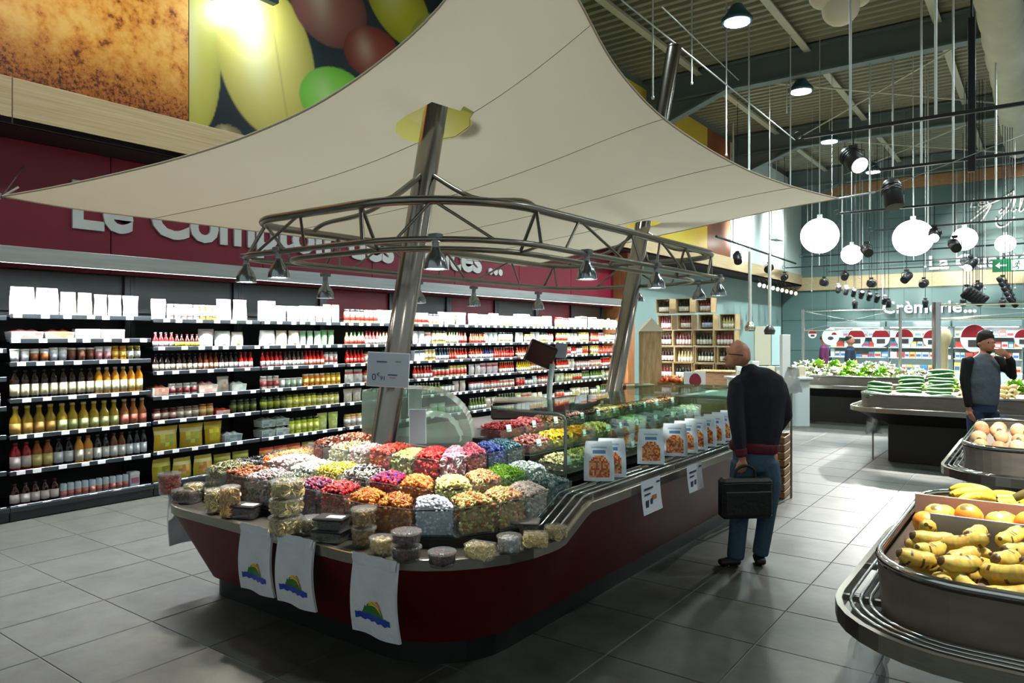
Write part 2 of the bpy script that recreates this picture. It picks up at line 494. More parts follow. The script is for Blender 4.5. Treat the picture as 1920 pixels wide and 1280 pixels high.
def powder_material():
    m, nt, b = new_mat('cocoa_print')
    tc = nt.nodes.new('ShaderNodeTexCoord')
    sx = nt.nodes.new('ShaderNodeSeparateXYZ'); nt.links.new(tc.outputs['Object'], sx.inputs[0])
    n1 = nt.nodes.new('ShaderNodeTexNoise'); n1.inputs['Scale'].default_value = 5.4; n1.inputs['Detail'].default_value = 8; n1.inputs['Roughness'].default_value = 0.66
    n2 = nt.nodes.new('ShaderNodeTexNoise'); n2.inputs['Scale'].default_value = 26; n2.inputs['Detail'].default_value = 5; n2.inputs['Roughness'].default_value = 0.8
    n3 = nt.nodes.new('ShaderNodeTexNoise'); n3.inputs['Scale'].default_value = 1.1
    for n in (n1, n2, n3): nt.links.new(tc.outputs['Object'], n.inputs['Vector'])
    mr = nt.nodes.new('ShaderNodeMapRange'); mr.inputs[1].default_value = 4.05; mr.inputs[2].default_value = 4.62; nt.links.new(sx.outputs['Z'], mr.inputs[0])
    ad = nt.nodes.new('ShaderNodeMath'); ad.operation = 'MULTIPLY_ADD'; nt.links.new(n3.outputs['Fac'], ad.inputs[0]); ad.inputs[1].default_value = 0.18; nt.links.new(n1.outputs['Fac'], ad.inputs[2])
    mx0 = nt.nodes.new('ShaderNodeMix'); nt.links.new(mr.outputs[0], mx0.inputs[0]); nt.links.new(n2.outputs['Fac'], mx0.inputs[2]); nt.links.new(ad.outputs[0], mx0.inputs[3])
    cr = nt.nodes.new('ShaderNodeValToRGB')
    e = cr.color_ramp.elements
    e[0].position = 0.42; e[0].color = lin((80, 40, 14)) + (1,)
    e[1].position = 0.72; e[1].color = lin((250, 196, 104)) + (1,)
    for p, c in ((0.475, (150, 80, 22)), (0.505, (212, 130, 42)), (0.585, (238, 166, 68))):
        q = e.new(p); q.color = lin(c) + (1,)
    nt.links.new(mx0.outputs[0], cr.inputs[0])
    mg = nt.nodes.new('ShaderNodeMix'); mg.data_type = 'RGBA'; mg.blend_type = 'MULTIPLY'
    inv = nt.nodes.new('ShaderNodeMath'); inv.operation = 'SUBTRACT'; inv.inputs[0].default_value = 1.0; nt.links.new(mr.outputs[0], inv.inputs[1])
    nt.links.new(inv.outputs[0], mg.inputs[0]); nt.links.new(cr.outputs[0], mg.inputs[6]); mg.inputs[7].default_value = lin((176, 150, 120)) + (1,)
    nt.links.new(mg.outputs[2], b.inputs['Base Color']); b.inputs['Roughness'].default_value = 0.4
    return m
mural('food_mural', 'mural of coarse orange cocoa powder above the plywood fascia', -0.72, 4.305, None, 2, 2, powder_material())
def lz(c): return np.array(lin(c))
def seeds(YY, ZZ):
    C = np.zeros(YY.shape + (3,)); C[:] = lz((34, 46, 52))
    C += (0.02 * np.sin(YY * 3) * np.cos(ZZ * 2.2))[..., None]
    def ell(u, v, ru, rv, ang, c1, c2, hl=0.35, line=False):
        p = at(u, v, X=-7.5); q = at(u + ru, v, X=-7.5); a = abs(q.y - p.y); b = rv / F_PX * (p.y / (FWD + RGT * ((u - CX) / F_PX)).y)
        dy, dz = YY - p.y, ZZ - p.z; ca, sa = math.cos(ang), math.sin(ang)
        x = (dy * ca + dz * sa) / a; y = (-dy * sa + dz * ca) / b
        r2 = x * x + y * y
        k = np.clip((1.0 - r2) / 0.06, 0, 1)[..., None]
        sh = np.clip(1 - r2 * 0.75, 0, 1)[..., None] ** 0.8
        col = lz(c2) * (1 - sh) + lz(c1) * sh
        g = np.exp(-(((x + 0.25) / 0.28) ** 2 + ((y - 0.15) / 0.55) ** 2))[..., None] * hl
        col = col * (1 - g) + lz((250, 248, 220)) * g
        if line: col = col * (1 - 0.25 * np.exp(-((x - 0.2 + 0.1 * y) / 0.02) ** 2) * (np.abs(y) < 0.85))[..., None]
        C[:] = C * (1 - k) + col * k
    ell(430, 255, 30, 22, 0, (150, 130, 90), (80, 70, 50))
    ell(372, 108, 44, 140, 0.0, (206, 200, 96), (132, 134, 40), 0.3)
    ell(505, 112, 88, 146, 0.12, (226, 212, 112), (150, 142, 48), 0.45, True)
    ell(620, 10, 70, 78, 0.2, (150, 96, 88), (84, 48, 44), 0.3)
    ell(700, 98, 52, 48, 0.3, (156, 78, 66), (96, 40, 36), 0.3)
    ell(750, 10, 62, 68, -0.4, (206, 200, 60), (128, 132, 24), 0.3)
    ell(628, 182, 62, 56, 0.3, (150, 226, 84), (86, 170, 40), 0.25)
    ell(840, 150, 70, 120, 0.3, (206, 200, 90), (140, 134, 40), 0.3)
    ell(850, 285, 130, 85, 0.1, (246, 230, 110), (226, 206, 70), 0.3)
    ell(745, 290, 100, 75, 0.1, (250, 234, 110), (230, 212, 76), 0.3)
    return np.clip(C, 0.001, 1)
mural('food_mural', 'mural of yellow and green olives and brown seeds beside the cocoa mural', 4.315, 9.335, seeds, 280, 190, m_print)
def blobs(base, alt, sc):
    def f(YY, ZZ):
        k = 0.5 + 0.5 * np.sin(YY * sc + 1.3 * np.sin(ZZ * sc * 0.8)) * np.cos(ZZ * sc * 0.9 + np.sin(YY * sc * 0.5))
        k = np.clip(k * 1.5 - 0.2, 0, 1)[..., None]
        return lz(base) * k + lz(alt) * (1 - k)
    return f
mural('food_mural', 'mural of green leaves hidden behind the canvas sail', 9.345, 14.365, blobs((110, 150, 60), (60, 90, 40), 3.1), 100, 70, m_print)
mural('food_mural', 'yellow fruit mural beside the leaning steel mast top', 14.375, 19.395, blobs((222, 196, 70), (196, 160, 40), 1.6), 100, 70, m_print)
mural('food_mural', 'brown and orange spice mural beyond the yellow one', 19.405, 21.2, blobs((150, 84, 44), (92, 52, 34), 2.2), 100, 70, m_print)

struct(MB().box(-7.56, -7.5, 21.22, 29.0, 4.02, 7.45).obj('wall_corner', mat('corner_white', (206, 220, 216), .6)))
# ---- back wall with cladding panels, timber bands and lettering
YB = 29.0
wb = struct(MB().box(-8.5, 9, YB, YB + 0.2, 0, ZC).obj('wall_back', mat('back_wall', (82, 104, 104), 0.8)))
m_clad = mat('cladding', TEAL, 0.55, noise=(0.7, 0.4, (95, 122, 121)))
pw, rows = 1.62, ((0.0, 1.15), (1.15, 2.3), (2.3, 3.42), (3.92, 4.9), (4.9, 5.9), (5.9, 6.9))
for k, (z0, z1) in enumerate(rows):
    pm = MB().box(-pw / 2 + 0.006, pw / 2 - 0.006, -0.03, 0.0, 0.006, z1 - z0 - 0.006, bev=0.004).mesh('wall_panel', m_clad)
    for i in range(9): inst('wall_panel', pm, wb, (-7.4 + i * pw, YB, z0))
struct(MB().box(-8.25, 9, YB - 0.12, YB, 3.42, 3.92, bev=0.01).obj('trim_3', m_ply))
struct(MB().box(-8.25, 9, YB - 0.14, YB, 6.9, 7.3, bev=0.01).obj('trim_4', wood('band_oak', (196, 150, 104), (170, 124, 80))))
m_white = mat('letter_white', (238, 240, 238), 0.5)
YS = YB - 0.16
def wall_sign(text, u, v, size, label, skew=0.0, track=1.0, bold=0.0):
    p = at(u, v, Y=YS)
    t = thing('wall_lettering', label, 'lettering', p)
    letters(text, size, m_white, t, (0, 0, 0), (1, 0, 0), 0.025, bold, skew, track)
    return t
wall_sign('Crèmerie', 1654, 587, 0.60, 'white lettering Crèmerie on the teal back wall', bold=0.013, track=1.04)
wall_sign('...', 1806, 585, 0.60, 'white dots following the lettering Crèmerie', bold=0.02)
wall_sign('La Qualité', 1740, 505, 0.66, 'white lettering La Qualité above the timber band', bold=0.016, track=1.05)
wall_sign('Les', 1816, 390, 0.46, 'small slanted white word Les on the teal wall', skew=0.3)
hs = thing('wall_lettering', 'white handwritten Halles with long looping strokes', 'lettering', at(1830, 410, Y=YS))
def stroke(pix, r=0.03):
    o = hs.location; m = MB().tube([at(u, v, Y=YS) - o for u, v in pix], r, 6); m.obj('stroke', m_white, hs)
def spl(pts, n=6):
    out = []
    q = [pts[0]] + list(pts) + [pts[-1]]
    for i in range(1, len(q) - 2):
        p0, p1, p2, p3 = [Vector(p).to_3d() if len(p) == 2 else Vector(p) for p in q[i - 1:i + 3]]
        for k in range(n):
            t = k / n
            out.append(0.5 * ((2 * p1) + (p2 - p0) * t + (2 * p0 - 5 * p1 + 4 * p2 - p3) * t * t + (3 * p1 - p0 - 3 * p2 + p3) * t ** 3))
    out.append(Vector(q[-1]).to_3d() if len(q[-1]) == 2 else Vector(q[-1]))
    return out
def spl2(pts, n=6): return [(p.x, p.y) for p in spl(pts, n)]
stroke(spl2([(1820, 414), (1835, 402), (1850, 390), (1858, 384), (1852, 396), (1838, 418)]))
stroke(spl2([(1832, 398), (1846, 386), (1870, 376), (1896, 362), (1902, 358), (1893, 380), (1880, 404), (1870, 416)]))
stroke(spl2([(1868, 408), (1868, 420), (1876, 426), (1890, 420), (1902, 406)]))
stroke(spl2([(1880, 392), (1874, 396), (1876, 400), (1884, 394), (1886, 388), (1884, 399), (1892, 394)]), 0.024)
stroke(spl2([(1896, 396), (1904, 376), (1902, 372), (1898, 396), (1906, 392)]), 0.024)
stroke(spl2([(1910, 396), (1918, 374), (1915, 370), (1912, 396), (1922, 390)]), 0.024)
# wooden end post where the chilled wall ends
struct(MB().box(-8.25, -7.62, 14.86, 15.2, 0, 3.6, bev=0.01).obj('trim_5', wood('post_wood', (176, 118, 72), (146, 92, 52), stretch=(6, 6, 0.3))))
# ================================================================== chilled shelving along the left wall
XF = -7.66                                           # front edge of the shelves
BAY, Y_FIRST = 1.33, 1.32
NB = 10
LEV = [1.88, 1.58, 1.32, 1.05, 0.79, 0.46, 0.13]
LEV0 = [1.90, 1.67, 1.455, 1.117, 0.78, 0.45, 0.13]
m_shelf = mat('shelf_dark', (24, 26, 30), 0.45, 0.3)
m_rail = mat('rail_grey', (84, 92, 98), 0.3, 0.8)
m_tag = mat('tag_white', (236, 238, 240), 0.5)
m_backp = mat('shelf_back', (30, 32, 34), 0.6)
m_head = mat('header_grey', (52, 56, 54), 0.45, 0.1)
m_headm = mat('header_maroon', (140, 26, 50), 0.4)
m_vcol = mat_vc('printed_pack', 0.42)
m_vgloss = mat_vc('glass_filled', 0.12)
ORD = ['first', 'second', 'third', 'fourth', 'fifth', 'sixth', 'seventh', 'eighth', 'ninth', 'tenth']
tag_me = MB().box(0, 0.006, -0.036, 0.036, -0.02, 0.02, bev=0.002).mesh('price_tag', m_tag)
shelf_me = MB().box(-8.2, XF, 0.012, BAY - 0.012, -0.025, 0.0, bev=0.003).mesh('shelf', m_shelf)
rail_me = MB().box(0, 0.012, 0.014, BAY - 0.014, -0.035, 0.008, bev=0.003).mesh('price_rail', m_rail)
up_me = MB().box(-8.2, -8.12, -0.03, 0.03, 0.0, 2.36, bev=0.004).mesh('upright', m_shelf)
deck_me = MB().box(-8.2, -7.62, 0.004, BAY - 0.004, 0.0, 0.1, bev=0.006).box(-7.63, -7.6, 0.004, BAY - 0.004, 0.09, 0.13).mesh('plinth', mat('plinth_grey', (58, 62, 66), 0.4, 0.5))
for b in range(NB):
    y0 = Y_FIRST + b * BAY
    g = thing('shelf_bay', 'tall dark chilled shelving bay, %s from the wooden post' % ORD[NB - 1 - b], 'shelving', (0, y0, 0), group='chilled shelving bays')
    bp = MB().box(-8.22, -8.19, 0.002, BAY - 0.002, 0.0, 1.94).obj('back_panel', m_backp, g)
    maroon = b in (4, 6, 8)
    MB().box(-8.22, -8.16, 0.03, BAY - 0.03, 1.95, 2.36, bev=0.006).obj('header_panel', m_headm if maroon else m_head, g)
    inst('upright', up_me, g, (0, 0.03, 0))
    inst('upright', up_me, g, (0, BAY - 0.03, 0))
    inst('plinth', deck_me, g)
    rnd = random.Random(b)
    for z in (LEV0 if b == 1 else LEV):
        sh = inst('shelf', shelf_me, g, (0, 0, z))
        inst('price_rail', rail_me, sh, (XF, 0, 0))
        y = rnd.uniform(0.06, 0.16)
        while y < BAY - 0.05:
            inst('price_tag', tag_me, sh, (XF + 0.013, y, -0.012 + rnd.uniform(-0.003, 0.003)))
            y += rnd.uniform(0.13, 0.26)

# ---- light canopy: brushed metal fascia with a lamp strip under each bay
m_brush = mat('brushed_metal', (190, 198, 200), 0.32, 0.85, noise=(30, 0.4, (150, 160, 164)), stretch=(1, 0.05, 1))
m_lamp = mat('lamp_strip', (255, 255, 255), 0.5, emit=(250, 253, 255), estr=300.0)
cy0, cy1 = 0.0, Y_FIRST + NB * BAY
cp = MB().box(-7.31, -7.28, cy0, cy1, 2.345, 2.49, bev=0.004).box(-7.51, -7.50, cy0, cy1, 2.36, 2.47).box(-8.2, -7.31, cy0, cy1, 2.465, 2.49)  # thin upright plate behind the lamps: baffle added to keep header panels dark
co = cp.obj('light_canopy', m_brush); tag(co, 'long brushed metal light canopy above the chilled shelving', 'canopy')
for b in range(NB):
    MB().box(-7.45, -7.37, 0.04, BAY - 0.04, 2.425, 2.457, bev=0.005).obj('lamp_strip', m_lamp, co, (0, Y_FIRST + b * BAY, 0))
lt = thing('wall_lettering', 'big white lettering Le Comptoir des Délices on maroon panels', 'lettering', (-7.99, 3.30, 2.82))
letters('Le Comptoir des Délices ...', 0.665, mat('letter_grey_white', (226, 228, 226), 0.45), lt, (0, 0, 0), (0, 1, 0), 0.02, 0.02, track=0.99)

# ---- products (local +X faces the aisle)
WHITE, CREAM, BLACK = (244, 244, 240), (232, 222, 190), (22, 20, 20)
PROTO = {}
def bag_mesh(w, h, d, c, c2, win, seed=0):
    r = random.Random(seed); m = MB(); nu, nv = 6, 7
    def pt(i, j, s):
        u, v = i / (nu - 1), j / (nv - 1)
        th = (math.sin(PI * min(max(u, 0.0), 1.0)) ** 0.5) * (math.sin(PI * min(0.12 + v * 0.88, 1.0)) ** 0.6 if v < 1 else 0.0)
        ww = w * (0.94 + 0.06 * math.sin(3 * v + seed))
        return Vector((s * (d / 2 * th + 0.003) + (0.004 * math.sin(9 * u + 7 * v + seed)) * (v > 0.05), (u - 0.5) * ww, v * h))
    def cf(i, j):
        if i >= nu - 3 and False: return c
        if 1 <= j <= 3 and 1 <= i <= nu - 3: return jit(win, 26)
        if j == 4: return c2
        return c
    A = [[pt(i, j, 1) for j in range(nv)] for i in range(nu)]; B = [[pt(nu - 1 - i, j, -1) for j in range(nv)] for i in range(nu)]
    random.seed(seed); m.grid(A, colf=cf); m.grid(B, col=c)
    m.add([A[i][0] for i in range(nu)] + [B[i][0] for i in range(nu)], [tuple(range(2 * nu))[::-1]], c)
    return m
def proto(kind, cs, size, fine):
    """list of (part name, mesh); one entry = a single mesh"""
    key = (kind, cs, size, fine)
    if key in PROTO: return PROTO[key]
    w, h = size; r = w / 2; out = []
    n = 12 if fine else 8
    if kind in ('bottle', 'flask'):
        body, lab, cap = cs
        sh = 0.62 if kind == 'bottle' else 0.5
        prof = [(r * 0.9, 0), (r, 0.02 * h), (r, sh * h), (r * 0.86, (sh + 0.08) * h), (r * 0.46, (sh + 0.22) * h), (r * 0.42, 0.94 * h)]
        lb = [(r * 1.02, 0.1 * h), (r * 1.02, 0.5 * h)] if kind == 'bottle' else [(r * 1.02, 0.08 * h), (r * 1.02, 0.4 * h)]
        cpn = [(r * 0.5, 0.91 * h), (r * 0.5, 0.99 * h), (r * 0.42, h)]
        parts = [('body', prof, body, m_vgloss), ('label', lb, lab, m_vcol), ('cap', cpn, cap, m_vcol)]
    elif kind == 'jar':
        body, lab, cap = cs
        parts = [('body', [(r * 0.92, 0), (r, 0.04 * h), (r, 0.76 * h), (r * 0.82, 0.84 * h)], body, m_vgloss),
                 ('label', [(r * 1.02, 0.2 * h), (r * 1.02, 0.62 * h)], lab, m_vcol), ('lid', [(r * 0.9, 0.83 * h), (r * 0.9, h)], cap, m_vcol)]
    elif kind == 'tub':
        body, lab, cap = cs
        parts = [('cup', [(r * 0.8, 0), (r * 0.98, 0.86 * h)], body, m_vcol), ('label', [(r * 0.86, 0.12 * h), (r * 0.97, 0.66 * h)], lab, m_vcol),
                 ('lid', [(r * 1.03, 0.86 * h), (r * 1.03, 0.97 * h), (r * 0.95, h)], cap, m_vcol)]
    elif kind == 'can':
        body, lab, cap = cs
        parts = [('body', [(r * 0.88, 0), (r, 0.04 * h), (r, 0.9 * h), (r * 0.84, h)], body, m_vcol), ('label', [(r * 1.015, 0.1 * h), (r * 1.015, 0.5 * h)], lab, m_vcol)]
    else: parts = None
    if parts:
        if fine:
            for nm, p, c, mt in parts:
                out.append((nm, MB().lathe(p, n, cols=[c] * len(p), c=(0, 0, 0)).mesh(nm, mt)))
        else:
            m = MB()
            for nm, p, c, mt in parts: m.lathe(p, n, cols=[c] * len(p))
            out.append((kind, m.mesh(kind, m_vgloss if kind in ('bottle', 'jar', 'flask') else m_vcol)))
    elif kind == 'bag':
        c, c2, win = cs
        m = bag_mesh(w * 0.98, h, min(0.09, w * 0.5), c, c2, win, seed=len(PROTO))
        out.append((kind, m.mesh(kind, m_vcol)))
    elif kind == 'carton':
        c, lab, top = cs
        d = 0.09
        b1 = MB().box(-d / 2, d / 2, -r * 0.96, r * 0.96, 0, h, c, bev=0.004)
        l1 = MB().box(d / 2, d / 2 + 0.002, -r * 0.8, r * 0.8, h * 0.2, h * 0.6, lab).box(d / 2, d / 2 + 0.002, -r * 0.96, r * 0.96, h * 0.78, h * 0.94, top)
        if fine: out = [('box', b1.mesh('box', m_vcol)), ('print', l1.mesh('print', m_vcol))]
        else:
            b1.add(l1.v, l1.f, None); b1.c[-len(l1.c):] = l1.c
            out.append((kind, b1.mesh(kind, m_vcol)))
    elif kind == 'tray':
        c, fill, film = cs
        d = 0.17
        b1 = MB().prism([(-d / 2, -r * 0.9), (d / 2, -r * 0.9), (d / 2, r * 0.9), (-d / 2, r * 0.9)], 0, h * 0.7, c, poly1=[(-d / 2 - .008, -r * 0.97), (d / 2 + .008, -r * 0.97), (d / 2 + .008, r * 0.97), (-d / 2 - .008, r * 0.97)])
        P = [[(-d / 2 * 0.9 + d * 0.9 * i / 5, -r * 0.88 + 2 * r * 0.88 * j / 7, h * 0.7 + (h * 0.3 * math.sin(PI * i / 5) ** 0.5 * (0.6 + 0.4 * math.sin(2.2 * j + i)) if 0 < i < 5 and 0 < j < 7 else 0.0)) for j in range(8)] for i in range(6)]
        random.seed(len(PROTO)); l1 = MB().grid(P, colf=lambda i, j: jit(fill, 30))
        F = [[(d / 2 + 0.011 - 0.006 * (1 - z), y, h * 0.1 + h * 0.55 * z) for z in (0, 0.5, 1)] for y in (-r * 0.85, -r * 0.4, 0, r * 0.4, r * 0.85)]
        l1.grid(F, colf=lambda i, j: jit(film, 26))
        if fine: out = [('tray', b1.mesh('tray', m_vcol)), ('contents', l1.mesh('contents', m_vcol))]
        else:
            b1.add(l1.v, l1.f, None); b1.c[-len(l1.c):] = l1.c
            out.append((kind, b1.mesh(kind, m_vcol)))
    PROTO[key] = out
    return out
NAMES = {'bottle': ('juice_bottle', 'bottle'), 'flask': ('sauce_bottle', 'bottle'), 'jar': ('jar', 'jar'), 'tub': ('lidded_tub', 'tub'), 'can': ('drink_can', 'can'),
         'bag': ('food_bag', 'bag'), 'carton': ('carton', 'carton'), 'tray': ('food_tray', 'tray')}
COUNT = {}
def place_product(kind, cs, size, x, y, z, label, group, fine, rz=0.0):
    nm, cat = NAMES[kind]
    parts = proto(kind, cs, size, fine)
    COUNT[nm] = COUNT.get(nm, 0) + 1
    if len(parts) == 1:
        return tag(inst(nm, parts[0][1], None, (x, y, z), (0, 0, rz)), label, cat, group)
    t = thing(nm, label, cat, (x, y, z), rz, group)
    for pn, me in parts: inst(pn, me, t)
    return t
WB = ('bag', (246, 246, 242), (236, 232, 220), (226, 218, 196), 'white')
def C(kind, a, b, c, word, w, h): return (kind, (a, b, c), word, w, h)
amber, dk, olive, oj = (150, 92, 20), (34, 20, 12), (168, 140, 24), (226, 150, 26)
cream = (226, 218, 180)
BAYS = {
 0: [[C('bag', WHITE, (230, 120, 110), (240, 190, 150), 'white', .17, .24)] * 1] * 0,
 1: [
  [C('bag', WHITE, (240, 240, 236), (236, 238, 230), 'large plain white', .21, .26), C('bag', WHITE, (240, 240, 236), (236, 238, 230), 'large plain white', .21, .26), C('bag', (226, 228, 190), (196, 206, 120), (214, 200, 120), 'yellow-green printed', .15, .23), C('bag', (246, 226, 222), (230, 120, 130), (236, 160, 160), 'pink striped', .14, .22), C('bag', WHITE, (240, 240, 236), (236, 238, 230), 'plain white', .17, .22)],
  [C('tray', (200, 204, 206), (214, 120, 110), (170, 150, 150), 'clear, pink-filled', .27, .1), C('tray', (210, 204, 200), (226, 110, 70), (230, 150, 110), 'orange salmon', .27, .1), C('carton', WHITE, (226, 230, 226), (236, 236, 236), 'low white', .24, .1), C('carton', WHITE, (226, 230, 226), (236, 236, 236), 'low white', .24, .1), C('tray', (236, 226, 222), (214, 140, 140), (226, 200, 196), 'round-filled pink ham', .26, .11)],
  [C('tub', WHITE, (226, 230, 236), WHITE, 'white lidded', .078, .125), C('tub', WHITE, (156, 84, 34), WHITE, 'brown-banded', .078, .125), C('tub', WHITE, (214, 218, 226), WHITE, 'white lidded', .078, .135), C('tub', (120, 66, 34), (96, 48, 24), WHITE, 'chocolate brown', .08, .13), C('tub', WHITE, (222, 150, 160), WHITE, 'pink-printed', .078, .14), C('jar', (196, 130, 30), (240, 200, 90), (210, 160, 40), 'yellow-labelled', .07, .15), C('jar', (90, 84, 30), WHITE, (190, 170, 60), 'white oval-labelled', .07, .15)],
  [C('bottle', dk, cream, BLACK, 'dark, cream-labelled', .078, .285)] * 4 + [C('bottle', (196, 130, 30), cream, (210, 206, 190), 'amber, cream-labelled', .078, .285)] * 2 + [C('bottle', (232, 140, 20), (240, 220, 150), (210, 200, 190), 'orange, cream-labelled', .078, .285)],
  [C('flask', (176, 142, 30), (214, 170, 90), (200, 190, 120), 'olive-yellow, fruit-labelled', .095, .27)] * 2 + [C('flask', (186, 156, 28), (196, 206, 140), (200, 196, 120), 'yellow-green, pale-labelled', .095, .27)] * 3 + [C('flask', (150, 92, 40), (190, 110, 90), (190, 180, 160), 'brown, pink-labelled', .09, .27)],
  [C('bottle', (150, 20, 20), (206, 196, 190), (110, 20, 20), 'red, grey-labelled', .088, .26), C('bottle', (150, 84, 20), (214, 200, 130), (90, 60, 20), 'amber, straw-labelled', .088, .26), C('bottle', (16, 18, 24), (206, 212, 216), (20, 20, 24), 'black, white-labelled', .088, .26), C('bottle', (214, 150, 50), (206, 196, 180), (120, 90, 40), 'light orange', .085, .26), C('bottle', (30, 34, 26), (226, 224, 220), (30, 30, 30), 'dark green, white-labelled', .076, .26), C('bottle', (110, 66, 20), (226, 224, 220), (60, 40, 20), 'brown, white-labelled', .076, .26), C('bottle', (18, 22, 34), (216, 226, 232), (20, 24, 34), 'blue-black, tall-labelled', .07, .27)],
  [C('bottle', (50, 12, 16), (226, 216, 214), (40, 12, 14), 'deep red, white-labelled', .08, .2)] * 3 + [C('can', (196, 212, 226), (196, 120, 110), (220, 220, 224), 'pale blue', .062, .135)] * 4 + [C('carton', (206, 214, 226), (170, 110, 130), (226, 230, 236), 'pale blue', .1, .15)],
 ],
 2: [
  [C('bag', WHITE, (240, 214, 214), (240, 226, 220), 'white', .16, .22), C('jar', (214, 150, 140), WHITE, (240, 226, 226), 'pink', .07, .17), C('jar', (196, 160, 60), WHITE, (240, 236, 226), 'yellow', .07, .17), C('bag', WHITE, (226, 230, 210), WHITE, 'plain white', .2, .25), C('bag', WHITE, (226, 230, 210), WHITE, 'plain white', .2, .25)],
  [C('flask', (160, 30, 30), (240, 226, 226), WHITE, 'small red', .055, .16), C('flask', (70, 30, 24), (226, 210, 60), (90, 20, 20), 'small brown', .055, .14), C('bag', WHITE, (214, 190, 190), (236, 226, 220), 'white crinkled', .2, .2), C('bag', WHITE, (236, 236, 230), (246, 240, 236), 'white', .2, .18), C('bag', (246, 232, 214), (236, 226, 210), (226, 190, 140), 'cream', .18, .17)],
  [C('flask', (36, 20, 20), (236, 220, 196), (30, 30, 44), 'dark, cream-labelled', .06, .2)] * 2 + [C('flask', (120, 50, 24), (236, 190, 160), (60, 24, 20), 'brown, peach-labelled', .06, .19), C('flask', (36, 20, 20), (240, 232, 226), (30, 30, 34), 'dark, white-labelled', .06, .2), C('flask', (190, 26, 16), (236, 226, 220), (150, 20, 14), 'red sauce', .06, .19)],
  [C('tray', (214, 206, 200), (170, 90, 70), (226, 170, 150), 'sausage', .17, .13), C('jar', (206, 200, 196), (150, 60, 60), (226, 220, 214), 'white', .08, .13), C('tray', (246, 236, 226), (226, 170, 160), (240, 210, 196), 'pink meat', .24, .14), C('bag', (240, 232, 220), (226, 214, 196), (226, 200, 180), 'cream', .17, .18), C('tray', (236, 246, 236), (226, 240, 220), (226, 240, 230), 'pale green', .2, .12)],
  [C('jar', (90, 30, 24), (206, 180, 160), (60, 24, 24), 'dark red', .085, .13), C('jar', (150, 120, 100), (214, 206, 190), (110, 90, 80), 'grey-brown', .085, .13), C('jar', (196, 130, 60), (226, 190, 130), (140, 90, 50), 'golden', .085, .14), C('tray', (190, 40, 20), (220, 70, 30), (236, 200, 190), 'bright red', .2, .08), C('jar', (36, 44, 20), (90, 100, 30), (30, 36, 20), 'dark green', .085, .16)],
  [C('bag', (206, 170, 30), (226, 214, 150), (196, 200, 90), 'large golden-yellow', .3, .27), C('bag', (206, 170, 30), (226, 214, 150), (196, 200, 90), 'large golden-yellow', .3, .27), C('bag', (196, 160, 20), (220, 200, 60), (226, 210, 60), 'yellow lemon', .22, .26), C('tray', (206, 214, 216), (190, 206, 206), (150, 176, 180), 'blue-white', .24, .12)],
  [C('bag', (176, 160, 20), (206, 200, 90), (150, 150, 40), 'yellow-green', .22, .24), C('bag', (206, 190, 60), (226, 220, 150), (216, 170, 90), 'yellow', .24, .22), C('bag', (150, 140, 30), (190, 190, 80), (120, 120, 30), 'olive', .24, .2)],
 ],
 3: [
  [C('carton', WHITE, (236, 240, 240), WHITE, 'tall white', .2, .25), C('bag', WHITE, (240, 240, 236), WHITE, 'white', .19, .2), C('bag', WHITE, (240, 240, 236), WHITE, 'white', .19, .2), C('bag', (240, 214, 170), (236, 190, 120), (226, 180, 120), 'straw-coloured', .12, .21), C('bag', (206, 226, 190), (196, 220, 180), (214, 226, 190), 'pale green', .14, .24)],
  [C('bag', WHITE, (246, 240, 230), WHITE, 'white', .22, .19), C('bag', (250, 236, 216), (240, 210, 170), (240, 200, 150), 'peach', .18, .19), C('bag', (206, 236, 206), (150, 206, 150), (196, 226, 190), 'green', .11, .19), C('bag', (150, 206, 140), (120, 190, 110), (190, 226, 180), 'mid-green', .11, .2)],
  [C('flask', (190, 26, 16), (236, 226, 220), (150, 20, 14), 'red sauce', .06, .2), C('flask', (60, 30, 20), (240, 236, 226), (40, 26, 26), 'brown', .06, .19), C('flask', (206, 30, 20), (236, 150, 130), (190, 24, 20), 'scarlet', .06, .2), C('jar', (230, 226, 220), (200, 120, 110), (120, 130, 126), 'white', .075, .17)],
  [C('jar', (226, 206, 190), (180, 90, 90), (236, 230, 226), 'pink-labelled', .085, .16), C('tub', (226, 240, 220), (206, 230, 206), WHITE, 'pale green', .085, .12), C('jar', (226, 130, 30), (240, 190, 100), (226, 206, 160), 'orange', .085, .16), C('jar', (240, 170, 40), (250, 206, 90), (150, 160, 60), 'marigold', .085, .16)],
  [C('jar', (60, 74, 20), (150, 160, 40), (40, 50, 20), 'dark green', .09, .17), C('jar', (206, 200, 60), (236, 230, 130), (90, 100, 50), 'lime', .09, .17), C('jar', (216, 206, 90), (240, 236, 170), (60, 70, 40), 'pale lime', .09, .16)],
  [C('tray', (206, 214, 210), (190, 206, 200), (160, 180, 176), 'grey-white', .2, .12), C('jar', (180, 196, 50), (226, 230, 120), (50, 60, 30), 'yellow-green', .09, .2), C('bag', (206, 220, 120), (180, 200, 80), (220, 230, 150), 'light green', .17, .22)],
  [C('bag', (196, 60, 40), (226, 150, 60), (206, 110, 40), 'red-orange', .2, .2), C('bag', (150, 130, 50), (190, 170, 90), (130, 100, 40), 'olive', .22, .2)],
 ],
}
